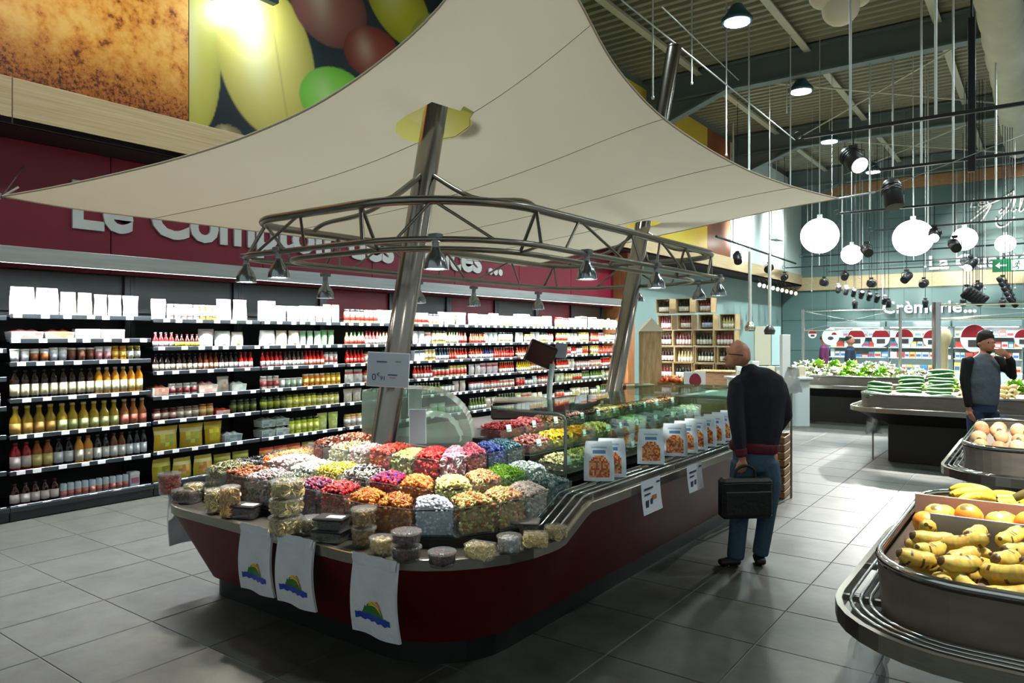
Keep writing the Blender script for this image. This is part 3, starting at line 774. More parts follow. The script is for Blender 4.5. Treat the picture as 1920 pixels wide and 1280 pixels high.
PAL = [
 [('bag', WHITE, 'white', .15, .2), ('carton', (246, 246, 240), 'white', .12, .22), ('bag', (196, 226, 176), 'pale green', .12, .2), ('jar', (240, 190, 90), 'golden', .075, .19), ('jar', (236, 170, 110), 'peach', .075, .18), ('carton', (196, 230, 236), 'pale blue', .13, .22), ('bag', (250, 240, 220), 'cream', .15, .19)],
 [('flask', (190, 220, 130), 'lime', .06, .2), ('jar', (240, 210, 110), 'yellow', .075, .19), ('bag', WHITE, 'white', .13, .19), ('flask', (240, 236, 226), 'white', .06, .2), ('jar', (226, 236, 190), 'pale green', .075, .17), ('flask', (216, 90, 70), 'coral', .06, .19)],
 [('flask', (206, 40, 30), 'red', .062, .19), ('flask', (226, 90, 60), 'coral', .062, .19), ('carton', (236, 236, 232), 'white', .1, .18), ('jar', (240, 206, 190), 'pink', .08, .17), ('flask', (60, 66, 90), 'navy', .062, .19), ('jar', (236, 190, 90), 'golden', .08, .17)],
 [('jar', (236, 226, 190), 'cream', .085, .17), ('flask', (214, 50, 30), 'red', .062, .19), ('flask', (246, 190, 30), 'bright yellow', .062, .2), ('jar', (230, 120, 50), 'orange', .085, .16), ('bag', (250, 236, 226), 'pale', .15, .18), ('jar', (236, 160, 150), 'salmon', .085, .16)],
 [('jar', (214, 206, 120), 'pale lime', .085, .16), ('tub', (240, 240, 236), 'white', .085, .13), ('jar', (226, 120, 90), 'salmon', .085, .15), ('bag', (226, 226, 200), 'cream', .16, .17), ('flask', (120, 150, 60), 'green', .065, .2)],
 [('bag', (206, 220, 150), 'light green', .17, .2), ('jar', (226, 190, 150), 'beige', .09, .18), ('tub', (230, 236, 236), 'white', .09, .14), ('bag', (236, 214, 170), 'straw', .17, .2), ('flask', (90, 120, 70), 'dark green', .07, .22)],
 [('bag', (206, 170, 120), 'tan', .2, .2), ('carton', (206, 90, 70), 'red', .16, .18), ('bag', (216, 206, 150), 'straw', .2, .2)],
]
def runs_for(b, s):
    if b in BAYS and len(BAYS[b]) > s: return BAYS[b][s]
    r = random.Random(100 * b + s); out = []
    for k in range(r.choice((3, 4, 5))):
        kind, c, word, w_, h_ = r.choice(PAL[s])
        jc = tuple(int(max(0, min(255, x + r.uniform(-14, 14)))) for x in c)
        lab = r.choice(((244, 240, 230), (240, 226, 190), (226, 236, 226), (214, 70, 60), (240, 240, 240)))
        cap = r.choice((WHITE, (206, 200, 190), (190, 40, 40), (60, 66, 70), (220, 190, 90)))
        out.append((kind, (jc, lab, cap) if kind not in ('bag',) else (jc, lab, jc), word, round(w_ * r.uniform(0.92, 1.1), 3), round(h_ * r.uniform(0.9, 1.08), 3)))
    return out
SHN = ['top', 'second', 'third', 'fourth', 'fifth', 'sixth', 'bottom']
for b in range(NB):
    lev = LEV0 if b == 1 else LEV
    for s in range(7):
        if b == 0 and s > 6: continue
        runs = runs_for(b, s)
        clear = (2.34 if s == 0 else lev[s - 1] - 0.05) - lev[s]
        r = random.Random(b * 31 + s)
        total = BAY - 0.07
        y = Y_FIRST + b * BAY + 0.035; y1 = y + total
        share = total / len(runs)
        for k, (kind, cs, word, w_, h_) in enumerate(runs):
            n = max(1, round(share / w_)) if kind not in ('tray',) else max(1, int(share / w_ + 0.35))
            ye = Y_FIRST + b * BAY + 0.035 + share * (k + 1)
            n = max(1, int((ye - y + 0.02) / w_)) if k < len(runs) - 1 else max(1, int((y1 - y) / w_ + 0.1))
            fine = b in (1, 2)
            nm = NAMES[kind][0].replace('_', ' ')
            bayn = ORD[NB - 1 - b]
            label = '%s %s on the %s shelf, %s bay from the wooden post' % (word, nm, SHN[s], bayn)
            hh = min(h_, clear - 0.02)
            deep = {'bag': 0.07, 'carton': 0.06, 'tray': 0.105}.get(kind, w_ / 2 + 0.012)
            for i in range(n):
                if y + w_ > y1 + 0.012: break
                stack = 2 if kind in ('tray',) and clear > 2 * hh + 0.03 and r.random() < 0.4 else 1
                z0 = lev[s] + 0.001
                for q in range(stack):
                    place_product(kind, cs, (w_, round(hh, 3)), XF - deep - r.uniform(0.0, 0.015), y + w_ / 2, z0 + q * (hh * 1.02), label, '%s on shelf row' % (word + ' ' + nm + 's'), fine,
                                  r.uniform(-0.12, 0.12) if kind == 'bag' else 0.0)
                y += w_ + 0.004
# ================================================================== sweet counter
m_red = mat('counter_red', (86, 9, 12), 0.5, noise=(1.4, 0.35, (74, 7, 10)), spec=.25)
m_black = mat('black_laminate', (20, 20, 22), 0.35)
m_steel = mat('steel_trim', (186, 182, 170), 0.25, 0.95, noise=(22, 0.35, (150, 146, 136)), stretch=(1, 1, 8))
m_chrome = mat('chrome', (210, 214, 214), 0.12, 1.0)
m_ledge = mat('ledge_top', (70, 66, 60), 0.3, 0.5)
m_acr = mat_glass('acrylic', (236, 244, 244), 0.10, 0.05, 0.05, (235, 240, 240))
m_pane = mat_glass('glass_pane', (222, 240, 232), 0.13, 0.01)
m_film = mat_glass('clear_film', (240, 243, 244), 0.22, 0.12, 0.22, (240, 244, 246))
KX0, KX1, KY0, KY1 = -4.5, -2.32, 2.68, 7.0
def outl(off, n=8):
    return rrect(KX0 - off, KX1 + off, KY0 - off, KY1 + off, [max(0.16 + off, 0.03), max(0.5 + off, 0.03), max(0.3 + off, 0.03), max(0.3 + off, 0.03)], n)
OFF = 0.25
def zl(x, y):                                         # height of the ledge: low at the near end, a ramp up on the aisle side
    if x > -3.0 and y > 3.3: return 0.63 + 0.13 * min(1.0, (y - 3.3) / 0.28)
    return 0.63
def densify(poly, step=0.14):
    out = []
    for i, p in enumerate(poly):
        q = poly[(i + 1) % len(poly)]; L = math.hypot(q[0] - p[0], q[1] - p[1]); k = max(1, int(L / step))
        if p[0] > -3.0 or q[0] > -3.0: k = max(1, int(L / 0.07))
        for j in range(k): out.append((p[0] + (q[0] - p[0]) * j / k, p[1] + (q[1] - p[1]) * j / k))
    return out
kick = outl(0.0); top = outl(OFF); inn = outl(-0.05)
CT = thing('sweet_counter', 'dark red island counter with steel rim full of loose sweets', 'counter')
MB().prism(outl(-0.04), 0.0, 0.14).obj('kick_plate', m_black, CT)
def lerp2(a, b, t): return (a[0] + (b[0] - a[0]) * t, a[1] + (b[1] - a[1]) * t)
ring = []
N = len(kick)
for i in range(N):
    L = max(math.hypot(top[(i + 1) % N][0] - top[i][0], top[(i + 1) % N][1] - top[i][1]), 1e-3)
    k = max(1, int(L / (0.07 if top[i][0] > -2.6 else 0.2)))
    for j in range(k): ring.append((lerp2(kick[i], kick[(i + 1) % N], j / k), lerp2(top[i], top[(i + 1) % N], j / k), lerp2(inn[i], inn[(i + 1) % N], j / k)))
def closed(fn): 
    r = [fn(q) for q in ring]; return r + [r[0]]
bd = MB()
bd.grid([closed(lambda q: (q[0][0], q[0][1], 0.13)), closed(lambda q: (*lerp2(q[0], q[1], 0.93), zl(*q[1]) - 0.06))])
bd.f = [f[::-1] for f in bd.f]
bd.obj('body', m_red, CT)
tr_ = MB()
tr_.grid([closed(lambda q: (*lerp2(q[0], q[1], 0.92), zl(*q[1]) - 0.06)), closed(lambda q: (*q[1], zl(*q[1]) - 0.055)), closed(lambda q: (*q[1], zl(*q[1]) - 0.004)), closed(lambda q: (*lerp2(q[1], q[2], 0.02), zl(*q[1]))), closed(lambda q: (*lerp2(q[1], q[2], 0.12), zl(*q[1])))], smooth=False)
tr_.f = [f[::-1] for f in tr_.f]
tr_.obj('steel_rim', m_steel, CT)
lg = MB(); lg.grid([closed(lambda q: (*lerp2(q[1], q[2], 0.12), zl(*q[1]) - 0.001)), closed(lambda q: (*q[2], zl(*q[1]) - 0.001))], smooth=False)
lg.f = [f[::-1] for f in lg.f]
lg.obj('ledge', m_ledge, CT)
for k in range(4):                                     # chrome rods over the ramp and the aisle ledge
    x = -2.12 - k * 0.055
    MB().tube([(x, 3.26, 0.66), (x, 3.32, 0.665), (x, 3.58, 0.785), (x, 3.66, 0.79), (x, 7.0, 0.79)], 0.007, 6).obj('rod', m_chrome, CT)
for yy in (3.66, 4.8, 5.9, 6.98):
    MB().box(-2.3, -2.1, yy - 0.008, yy + 0.008, 0.758, 0.786).obj('rod_support', m_steel, CT)
# tiers for the bins
MB().prism(outl(OFF - 0.19), 0.5, 0.675).obj('tier', m_black, CT)
MB().prism(outl(OFF - 0.45), 0.6, 0.735).obj('tier', m_black, CT)
MB().prism(outl(OFF - 0.71), 0.6, 0.815).obj('tier', m_black, CT)
MB().prism(rrect(-3.95, -2.95, 3.2, 4.4, 0.2), 0.7, 0.885).obj('centre_deck', m_black, CT)
MB().box(-4.3, -3.28, 3.72, 6.95, 0.62, 0.94, bev=0.01).obj('staff_worktop', m_black, CT)
MB().box(-3.95, -3.2, 3.55, 3.72, 0.8, 0.93, bev=0.008).obj('red_panel', m_red, CT)

# ---- loose sweets: every bin is a clear tub with its own heap
def ico():
    t = (1 + 5 ** 0.5) / 2
    v = np.array([(-1, t, 0), (1, t, 0), (-1, -t, 0), (1, -t, 0), (0, -1, t), (0, 1, t), (0, -1, -t), (0, 1, -t), (t, 0, -1), (t, 0, 1), (-t, 0, -1), (-t, 0, 1)]) / (1 + t * t) ** 0.5
    f = [(0, 11, 5), (0, 5, 1), (0, 1, 7), (0, 7, 10), (0, 10, 11), (1, 5, 9), (5, 11, 4), (11, 10, 2), (10, 7, 6), (7, 1, 8), (3, 9, 4), (3, 4, 2), (3, 2, 6), (3, 6, 8), (3, 8, 9), (4, 9, 5), (2, 4, 11), (6, 2, 10), (8, 6, 7), (9, 8, 1)]
    return v, f
def from_mb(m): return np.array([list(p) for p in m.v]), m.f
def arc_pts(r, a0, a1, n): return [(r * math.cos(a0 + (a1 - a0) * i / n), r * math.sin(a0 + (a1 - a0) * i / n), 0) for i in range(n + 1)]
PIECE = {
 'ball': ico(),
 'bean': (ico()[0] * np.array([1.5, 0.8, 0.7]), ico()[1]),
 'cube': from_mb(MB().box(-.8, .8, -.8, .8, -.7, .7)),
 'stick': from_mb(MB().cyl((-2.4, 0, 0), (2.4, 0, 0), 0.45, n=5)),
 'worm': from_mb(MB().tube(arc_pts(1.6, 0, 2.6, 4), 0.42, 5)),
 'ring': from_mb(MB().tube(arc_pts(1.15, 0, 2 * PI * 5 / 6, 5), 0.45, 5, closed=True)),
 'nut': (ico()[0] * np.array([1.3, 0.75, 0.6]), ico()[1]),
 'slice': from_mb(MB().cyl((0, 0, -.15), (0, 0, .15), 1.4, n=7)),
}
def rand_rot(n):
    q = RNG.normal(size=(n, 4)); q /= np.linalg.norm(q, axis=1)[:, None]
    a, b, c, d = q.T
    return np.stack([np.stack([a*a+b*b-c*c-d*d, 2*(b*c-a*d), 2*(b*d+a*c)], -1), np.stack([2*(b*c+a*d), a*a-b*b+c*c-d*d, 2*(c*d-a*b)], -1), np.stack([2*(b*d-a*c), 2*(c*d+a*b), a*a-b*b-c*c+d*d], -1)], 1)
m_sweet = mat_vc('sweets', 0.35)
def pile_mesh(name, quad, z0, zwall, heap, kind, size, cols, n_top, n_side, mt=None, sides=(0, 1, 2, 3)):
    """quad: 4 (x, y) corners; pieces fill a shell over a solid core, its mean colour darkened for shade in the gaps"""
    Q = np.array(quad)
    def bil(u, v): return (Q[0] * ((1-u)*(1-v))[:, None] + Q[1] * (u*(1-v))[:, None] + Q[2] * (u*v)[:, None] + Q[3] * ((1-u)*v)[:, None])
    u, v = RNG.uniform(0.05, 0.95, n_top), RNG.uniform(0.05, 0.95, n_top)
    xy = bil(u, v); z = zwall - size * 0.5 + heap * (np.sin(PI * u) * np.sin(PI * v)) ** 0.45 + RNG.uniform(-0.3, 0.6, n_top) * size
    pos = [np.column_stack([xy, z])]
    for s in sides:
        k = n_side
        a = RNG.uniform(0.06, 0.94, k); e = np.full(k, 0.05) + RNG.uniform(0, 0.04, k)
        uu, vv = {0: (a, e), 1: (1 - e, a), 2: (a, 1 - e), 3: (e, a)}[s]
        pos.append(np.column_stack([bil(uu, vv), RNG.uniform(z0 + size, zwall, k)]))
    pos = np.concatenate(pos); n = len(pos)
    pv, pf = PIECE[kind]
    Rm = rand_rot(n); sc = size * RNG.uniform(0.8, 1.2, n)
    V = np.einsum('nij,kj->nki', Rm, pv) * sc[:, None, None] + pos[:, None, :]
    nv = len(pv)
    fl_ = np.array([len(f) for f in pf]); base = np.concatenate([np.array(f) for f in pf])
    loops = (base[None, :] + (np.arange(n) * nv)[:, None]).ravel()
    ci = RNG.integers(0, len(cols), n)
    cl = np.array([lin(c) for c in cols])[ci] * RNG.uniform(0.82, 1.15, (n, 1))
    verts = V.reshape(-1, 3)
    # core
    g = 6; core = []; cf = []
    o = len(verts)
    for i in range(g + 1):
        for j in range(g + 1):
            uu, vv = np.array([0.06 + 0.88 * i / g]), np.array([0.06 + 0.88 * j / g])
            p = bil(uu, vv)[0]; core.append((p[0], p[1], zwall - size * 1.3 + heap * 0.85 * float((np.sin(PI * uu) * np.sin(PI * vv))[0]) ** 0.45))
    for i in range(g):
        for j in range(g): cf.append((o + i*(g+1)+j, o + (i+1)*(g+1)+j, o + (i+1)*(g+1)+j+1, o + i*(g+1)+j+1))
    b0 = o + len(core)
    cs_ = [bil(np.array([a]), np.array([b]))[0] for a, b in ((.06, .06), (.94, .06), (.94, .94), (.06, .94))]
    for zz in (z0 + 0.004, zwall - size): core += [(p[0], p[1], zz) for p in cs_]
    for i in range(4): cf.append((b0 + i, b0 + (i + 1) % 4, b0 + 4 + (i + 1) % 4, b0 + 4 + i))
    verts = np.concatenate([verts, np.array(core)])
    cfl = np.concatenate([np.array(f) for f in cf])
    loops = np.concatenate([loops, cfl]); counts = np.concatenate([np.tile(fl_, n), np.full(len(cf), 4)])
    me = bpy.data.meshes.new(name)
    me.vertices.add(len(verts)); me.vertices.foreach_set('co', verts.ravel())
    me.loops.add(len(loops)); me.loops.foreach_set('vertex_index', loops)
    me.polygons.add(len(counts)); starts = np.concatenate([[0], np.cumsum(counts)[:-1]])
    me.polygons.foreach_set('loop_start', starts); me.polygons.foreach_set('loop_total', counts)
    me.polygons.foreach_set('use_smooth', np.ones(len(counts), bool) if kind in ('ball', 'bean', 'worm', 'ring', 'nut') else np.zeros(len(counts), bool))
    me.update(calc_edges=True)
    ca = me.color_attributes.new('Col', 'FLOAT_COLOR', 'CORNER')
    avg = np.mean([lin(c) for c in cols], axis=0) * 0.75
    cc = np.ones((len(loops), 4)); cc[:len(loops) - len(cfl), :3] = np.repeat(cl, len(base), axis=0); cc[len(loops) - len(cfl):, :3] = avg
    ca.data.foreach_set('color', np.clip(cc, 0, 1).ravel())
    me.materials.append(mt or m_sweet)
    return me
def bin_thing(name, label, cat, quad, z0, wall, heap, kind, size, cols, n_top=150, n_side=50, group=None, over=0.95):
    cx = sum(p[0] for p in quad) / 4; cy = sum(p[1] for p in quad) / 4
    q = [(p[0] - cx, p[1] - cy) for p in quad]
    t = thing(name, label, cat, (cx, cy, z0), group=group)
    b = MB()
    w2 = [(p[0] * 1.0, p[1] * 1.0) for p in q]
    b.prism(w2, 0.002, wall, top=False); b.add([(p[0], p[1], 0.002) for p in w2], [(0, 1, 2, 3)])
    rim = [(p[0], p[1], wall) for p in w2]
    b.tube(rim, 0.003, 4, closed=True)
    b.obj('tub', m_acr, t)
    qi = [(p[0] * 0.96, p[1] * 0.96) for p in q]
    stuff(inst('sweets' if cat == 'sweet bin' else 'contents', pile_mesh(name, qi, 0.004, wall * over, heap, kind, size, cols, n_top, n_side), t))
    return t
def u_path(d, yl, yr):
    x0, x1, y0 = KX0 - OFF + d, KX1 + OFF - d, KY0 - OFF + d
    rl, rr_ = max(0.41 - d, 0.05), max(0.75 - d, 0.12)
    pts = [(x0, yl)]
    for i in range(9):
        a = PI + PI / 2 * i / 8; pts.append((x0 + rl + rl * math.cos(a), y0 + rl + rl * math.sin(a)))
    for i in range(13):
        a = 1.5 * PI + PI / 2 * i / 12; pts.append((x1 - rr_ + rr_ * math.cos(a), y0 + rr_ + rr_ * math.sin(a)))
    pts.append((x1, yr))
    return pts
def along(pts, s):
    for a, b in zip(pts, pts[1:]):
        L = math.hypot(b[0] - a[0], b[1] - a[1])
        if s <= L: return (a[0] + (b[0] - a[0]) * s / L, a[1] + (b[1] - a[1]) * s / L)
        s -= L
    return pts[-1]
def plen(pts): return sum(math.hypot(b[0] - a[0], b[1] - a[1]) for a, b in zip(pts, pts[1:]))
SW = {
 'outer': (0.205, 0.435, 0.676, 4.25, 3.72, 0.145, [
   ('tan caramels', 'cube', .012, [(196, 150, 96), (214, 170, 110)]), ('chocolate-coloured beans', 'bean', .011, [(84, 44, 24), (110, 60, 30)]),
   ('dark brown cola gums', 'bean', .013, [(70, 36, 20), (96, 40, 22)]), ('brick red cherries', 'ball', .012, [(140, 40, 26), (170, 60, 34)]), ('grey liquorice drops', 'bean', .012, [(60, 62, 66), (40, 42, 46)]),
   ('black liquorice sticks', 'stick', .008, [(22, 24, 28), (40, 44, 50)]), ('black and grey coils', 'ring', .011, [(30, 32, 34), (70, 76, 80)]), ('olive and grey spirals', 'worm', .010, [(120, 120, 84), (84, 86, 60), (160, 156, 120)]),
   ('brown and orange cola bottles', 'bean', .013, [(120, 56, 20), (160, 84, 26), (90, 40, 18)]), ('grey and pink liquorice rolls', 'ring', .013, [(176, 150, 150), (120, 124, 128), (206, 176, 176)]), ('dark green gums', 'bean', .012, [(36, 60, 44), (56, 80, 50), (90, 70, 40)]),
   ('purple and crimson berries', 'ball', .011, [(84, 30, 66), (150, 20, 40), (60, 30, 80)]), ('scarlet hearts', 'bean', .012, [(170, 20, 26), (196, 40, 36), (120, 14, 24)]), ('orange-brown bears', 'bean', .013, [(206, 110, 30), (170, 84, 24), (220, 140, 40)]), ('amber cola hearts', 'bean', .012, [(196, 96, 30), (150, 66, 22), (226, 150, 60)]),
   ('bluish white sugared drops', 'ball', .009, [(214, 220, 236), (236, 240, 248), (190, 198, 220)]), ('yellow-brown mixed gums', 'bean', .014, [(206, 190, 110), (160, 140, 70), (190, 110, 50), (226, 214, 150)]), ('peach and green mix', 'bean', .013, [(226, 160, 110), (190, 196, 110), (240, 190, 150)]),
   ('pale pink and white mice', 'bean', .012, [(236, 216, 206), (220, 196, 186), (240, 236, 226)]), ('dark teal fizzy cubes', 'cube', .011, [(60, 96, 98), (90, 126, 124), (150, 170, 160)])]),
 'middle': (0.455, 0.69, 0.737, 4.2, 3.85, 0.13, [
   ('orange and red mix', 'bean', .013, [(206, 90, 40), (226, 140, 70), (160, 50, 30)]), ('beige and white mice', 'bean', .013, [(236, 220, 196), (246, 236, 220)]), ('pink sugared twists', 'worm', .010, [(226, 160, 160), (240, 196, 190), (206, 130, 130)]),
   ('red-brown teeth', 'bean', .012, [(150, 56, 36), (120, 44, 30)]), ('golden sticks', 'stick', .007, [(206, 160, 90), (226, 190, 130)]), ('orange-red bottles', 'bean', .012, [(206, 70, 24), (226, 110, 40)]), ('white and pink pillows', 'bean', .014, [(246, 236, 230), (240, 200, 200)]),
   ('white marshmallows', 'cube', .014, [(250, 248, 240), (244, 240, 226)]), ('yellow bananas', 'worm', .010, [(240, 220, 70), (246, 230, 120)]), ('white and black twists', 'worm', .011, [(236, 236, 226), (40, 40, 44), (200, 200, 190)]),
   ('crimson and violet berries', 'ball', .012, [(160, 16, 34), (196, 30, 50), (90, 40, 130)]), ('orange bears', 'bean', .013, [(230, 130, 50), (240, 170, 80), (206, 90, 40)]), ('light yellow sours', 'bean', .013, [(240, 226, 120), (246, 236, 170)]),
   ('peach rings', 'ring', .011, [(240, 180, 130), (236, 150, 110), (206, 196, 130)]), ('lime green belts', 'stick', .009, [(160, 214, 60), (130, 190, 50)]), ('pale teal fizz', 'cube', .011, [(170, 196, 190), (206, 220, 214)])]),
 'inner': (0.71, 0.97, 0.817, 3.58, 3.95, 0.15, [
   ('orange, red and brown bears', 'bean', .014, [(206, 84, 40), (226, 150, 80), (120, 40, 24)]), ('dark chocolate pebbles', 'ball', .012, [(60, 30, 20), (84, 44, 28)]), ('brown cola cubes', 'cube', .012, [(90, 40, 24), (120, 60, 34)]),
   ('white and yellow sticks', 'stick', .008, [(250, 246, 226), (240, 220, 130), (246, 240, 210)]), ('pink and white pillows', 'bean', .014, [(246, 206, 206), (250, 240, 236)]), ('coral red gums', 'bean', .013, [(226, 84, 74), (236, 110, 90)]),
   ('pale green sours', 'cube', .012, [(196, 206, 130), (214, 220, 160), (180, 196, 110)]), ('strawberry red gums', 'bean', .013, [(214, 50, 50), (226, 84, 74), (190, 36, 40)]), ('pink and white rings', 'ring', .014, [(240, 170, 190), (250, 236, 240), (226, 120, 150)]),
   ('rose hearts', 'bean', .013, [(206, 70, 96), (230, 130, 150)]), ('royal blue dolphins', 'bean', .013, [(30, 60, 150), (44, 84, 170), (24, 40, 100)]), ('dark teal bottles', 'bean', .013, [(20, 60, 80), (30, 84, 96)])]),
}
for tier, (d0, d1, zb, yl, yr, wall, lst) in SW.items():
    po, pi_ = u_path(d0, yl, yr), u_path(d1, yl, yr)
    Lo, Li, n = plen(po), plen(pi_), len(lst)
    for i, (desc, kind, size, cols) in enumerate(lst):
        a, b = i / n, (i + 1) / n
        e = 0.006
        c0, c1 = along(po, Lo * a + e), along(po, Lo * b - e)
        c2, c3 = along(pi_, Li * b - e), along(pi_, Li * a + e)
        bin_thing('sweet_bin', 'clear bin of %s on the %s tier of the counter' % (desc, tier), 'sweet bin', [c0, c1, c2, c3], zb, wall * random.uniform(0.95, 1.12), 0.045, kind, size * 0.92, cols, 300, 80, group='bins of loose sweets')

# ---- glass display case on the aisle side
GC = thing('display_case', 'glass display case on the aisle side of the red counter', 'display case', (-2.8, 5.55, 0.76))
def gl(m, name, mt): return m.xform(Matrix.Translation((2.8, -5.55, -0.76))).obj(name, mt, GC)
m_frame = mat('case_frame', (120, 126, 122), 0.25, 0.9)
for yy in (4.0, 7.1):
    gl(MB().tube([(-2.5, yy, 0.76), (-2.5, yy, 1.155), (-2.515, yy, 1.18), (-2.55, yy, 1.19), (-3.05, yy, 1.19)], 0.011, 8), 'post', m_frame)
gl(MB().box(-2.505, -2.499, 4.01, 5.54, 0.78, 1.18), 'glass_front', m_pane)
gl(MB().box(-2.505, -2.499, 5.56, 7.09, 0.78, 1.18), 'glass_front', m_pane)
gl(MB().box(-3.1, -2.5, 3.99, 5.54, 1.2, 1.21), 'glass_top', m_pane)
gl(MB().box(-3.1, -2.5, 5.56, 7.11, 1.2, 1.21), 'glass_top', m_pane)
gl(MB().box(-3.09, -2.52, 7.097, 7.103, 0.9, 1.18), 'glass_end', m_pane)
for k, (x0, x1, z0, z1) in enumerate(((-2.78, -2.52, 0.6, 0.8), (-3.03, -2.78, 0.6, 0.9), (-3.28, -3.03, 0.6, 0.98))):
    gl(MB().box(x0, x1, 4.0, 7.1, z0, z1, bev=0.004), 'step', m_black)
tray_kinds = [
 ('pale cashews', 'nut', .010, [(226, 206, 160), (206, 180, 120), (236, 220, 180)]), ('green and yellow nut mix', 'nut', .010, [(170, 160, 70), (206, 190, 110), (130, 120, 50)]), ('pistachios', 'nut', .009, [(170, 170, 110), (196, 180, 130)]),
 ('almonds', 'nut', .010, [(150, 96, 50), (120, 74, 40)]), ('black olives', 'ball', .011, [(30, 26, 30), (50, 40, 40)]), ('banana chips', 'slice', .010, [(236, 200, 90), (226, 180, 70)]), ('salted mix', 'nut', .010, [(196, 160, 110), (150, 100, 60), (220, 200, 150)]),
 ('sunflower seeds', 'nut', .008, [(90, 84, 70), (140, 130, 110)]), ('sultanas', 'bean', .009, [(120, 70, 36), (150, 90, 46)]), ('white coconut pieces', 'cube', .010, [(236, 236, 226), (220, 216, 200)]),
 ('rose pink dried fruit', 'bean', .012, [(196, 110, 110), (226, 150, 140), (170, 80, 90)]), ('yellow candied pineapple', 'slice', .012, [(246, 206, 60), (240, 180, 40), (250, 220, 110)]), ('orange dried mango', 'slice', .012, [(240, 160, 40), (230, 140, 30)]), ('yellow ginger cubes', 'cube', .011, [(240, 206, 100), (246, 220, 140)]),
 ('dark prunes', 'bean', .013, [(40, 26, 30), (60, 36, 40)]), ('green kiwi slices', 'slice', .012, [(110, 150, 50), (140, 170, 80)]), ('grey sardine-coloured seeds', 'nut', .009, [(120, 130, 126), (90, 100, 100)]), ('dried herbs', 'stick', .005, [(70, 84, 50), (100, 110, 70)]), ('pumpkin seeds', 'nut', .009, [(90, 110, 60), (120, 136, 80)]), ('cream dates', 'bean', .012, [(206, 190, 150), (180, 160, 120)]),
 ('red dried cranberries', 'bean', .010, [(140, 24, 34), (170, 40, 50)]), ('pink and red dried roses', 'ball', .012, [(170, 50, 70), (206, 100, 110)]), ('brown dried figs', 'ball', .013, [(110, 70, 44), (140, 96, 60)]), ('mauve dried fruit', 'bean', .012, [(160, 110, 120), (190, 140, 140)]), ('dark brown raisins', 'bean', .009, [(60, 34, 26), (80, 44, 30)]),
 ('straw-coloured dried apple', 'slice', .011, [(220, 196, 130), (230, 210, 160)]), ('brown dried pears', 'slice', .012, [(170, 120, 66), (196, 150, 90)]), ('grey-green lentils', 'ball', .006, [(110, 116, 84), (130, 130, 96)]), ('pink peanuts', 'nut', .010, [(206, 140, 120), (220, 170, 150)]), ('chestnut pieces', 'ball', .011, [(120, 66, 34), (150, 90, 50)])]
card = MB().box(-0.024, 0.024, -0.001, 0.001, 0, 0.05).mesh('price_card', m_tag)
for r_ in range(3):
    for c_ in range(10):
        x0, x1 = ((-2.76, -2.54), (-3.01, -2.80), (-3.26, -3.05))[r_]; zb = (0.801, 0.901, 0.981)[r_]
        y0 = 4.03 + c_ * 0.305
        desc, kind, size, cols = tray_kinds[r_ * 10 + c_]
        t = bin_thing('dried_fruit_tray', 'tray of %s inside the glass display case' % desc, 'food tray', [(x0, y0), (x1, y0), (x1, y0 + 0.29), (x0, y0 + 0.29)], zb, 0.06, 0.045, kind, size, cols, 150, 22, group='trays in the glass display case', over=1.0)
        inst('price_card', card, t, (0.105, random.uniform(-.06, .06), 0.045), (R(-12), 0, R(90 + random.uniform(-10, 10))))

# ---- packed tubs and boxes on the rim
m_tubglass = mat_glass('tub_plastic', (238, 240, 238), 0.14, 0.06, 0.06)
def round_tub(u, v, r, h, kind, size, cols, label, z=0.632, lidc=None):
    p = at(u, v, Z=z) if z < 0.64 else z
    t = thing('sweet_tub', label, 'tub', p, group='packed tubs on the steel rim')
    b = MB().lathe([(r * 0.86, 0.001), (r, h)], 18); b.f = b.f[:-1]; b.c = b.c[:-1]; b.s = b.s[:-1]
    b.obj('cup', m_tubglass, t)
    MB().lathe([(r * 1.04, h), (r * 1.05, h + 0.008), (r * 0.95, h + 0.012)], 18).obj('lid', m_tubglass, t)
    q = r * 0.64
    stuff(inst('contents', pile_mesh('contents', [(-q, -q), (q, -q), (q, q), (-q, q)], 0.004, h * 0.9, 0.0, kind, size, cols, 60, 40), t))
    return t
def box_tub(u, v, w_, d_, h, kind, size, cols, label, z=0.632, rz=0.2, sticker=False, dark=None):
    p = at(u, v, Z=z)
    t = thing('sweet_box', label, 'box', p, rz, group='packed boxes on the steel rim')
    b = MB().prism([(-w_*.46, -d_*.46), (w_*.46, -d_*.46), (w_*.46, d_*.46), (-w_*.46, d_*.46)], 0.001, h, top=False, poly1=[(-w_*.5, -d_*.5), (w_*.5, -d_*.5), (w_*.5, d_*.5), (-w_*.5, d_*.5)])
    b.add([(-w_*.46, -d_*.46, .001), (w_*.46, -d_*.46, .001), (w_*.46, d_*.46, .001), (-w_*.46, d_*.46, .001)], [(0, 1, 2, 3)])
    b.obj('base', m_tubglass, t)
    MB().box(-w_*.52, w_*.52, -d_*.52, d_*.52, h, h + 0.014, bev=0.005).obj('lid', dark or m_tubglass, t)
    if sticker: MB().box(-w_*.1, w_*.45, -d_*.3, d_*.15, h + 0.0142, h + 0.0155).obj('sticker', m_tag, t)
    q, s_ = w_ * 0.43, d_ * 0.43
    stuff(inst('contents', pile_mesh('contents', [(-q, -s_), (q, -s_), (q, s_), (-q, s_)], 0.004, h * 0.92, 0.0, kind, size, cols, 60, 40), t))
    return t
BIS = [(226, 206, 150), (214, 190, 130), (236, 220, 170)]
DKR = [(70, 16, 26), (96, 26, 36), (50, 12, 20)]
NUTS = [(176, 136, 70), (150, 110, 50), (200, 160, 96)]
round_tub(318, 925, .075, .13, 'bean', .012, [(176, 60, 50), (206, 96, 80)], 'tall round tub of brick red sweets at the rim corner')
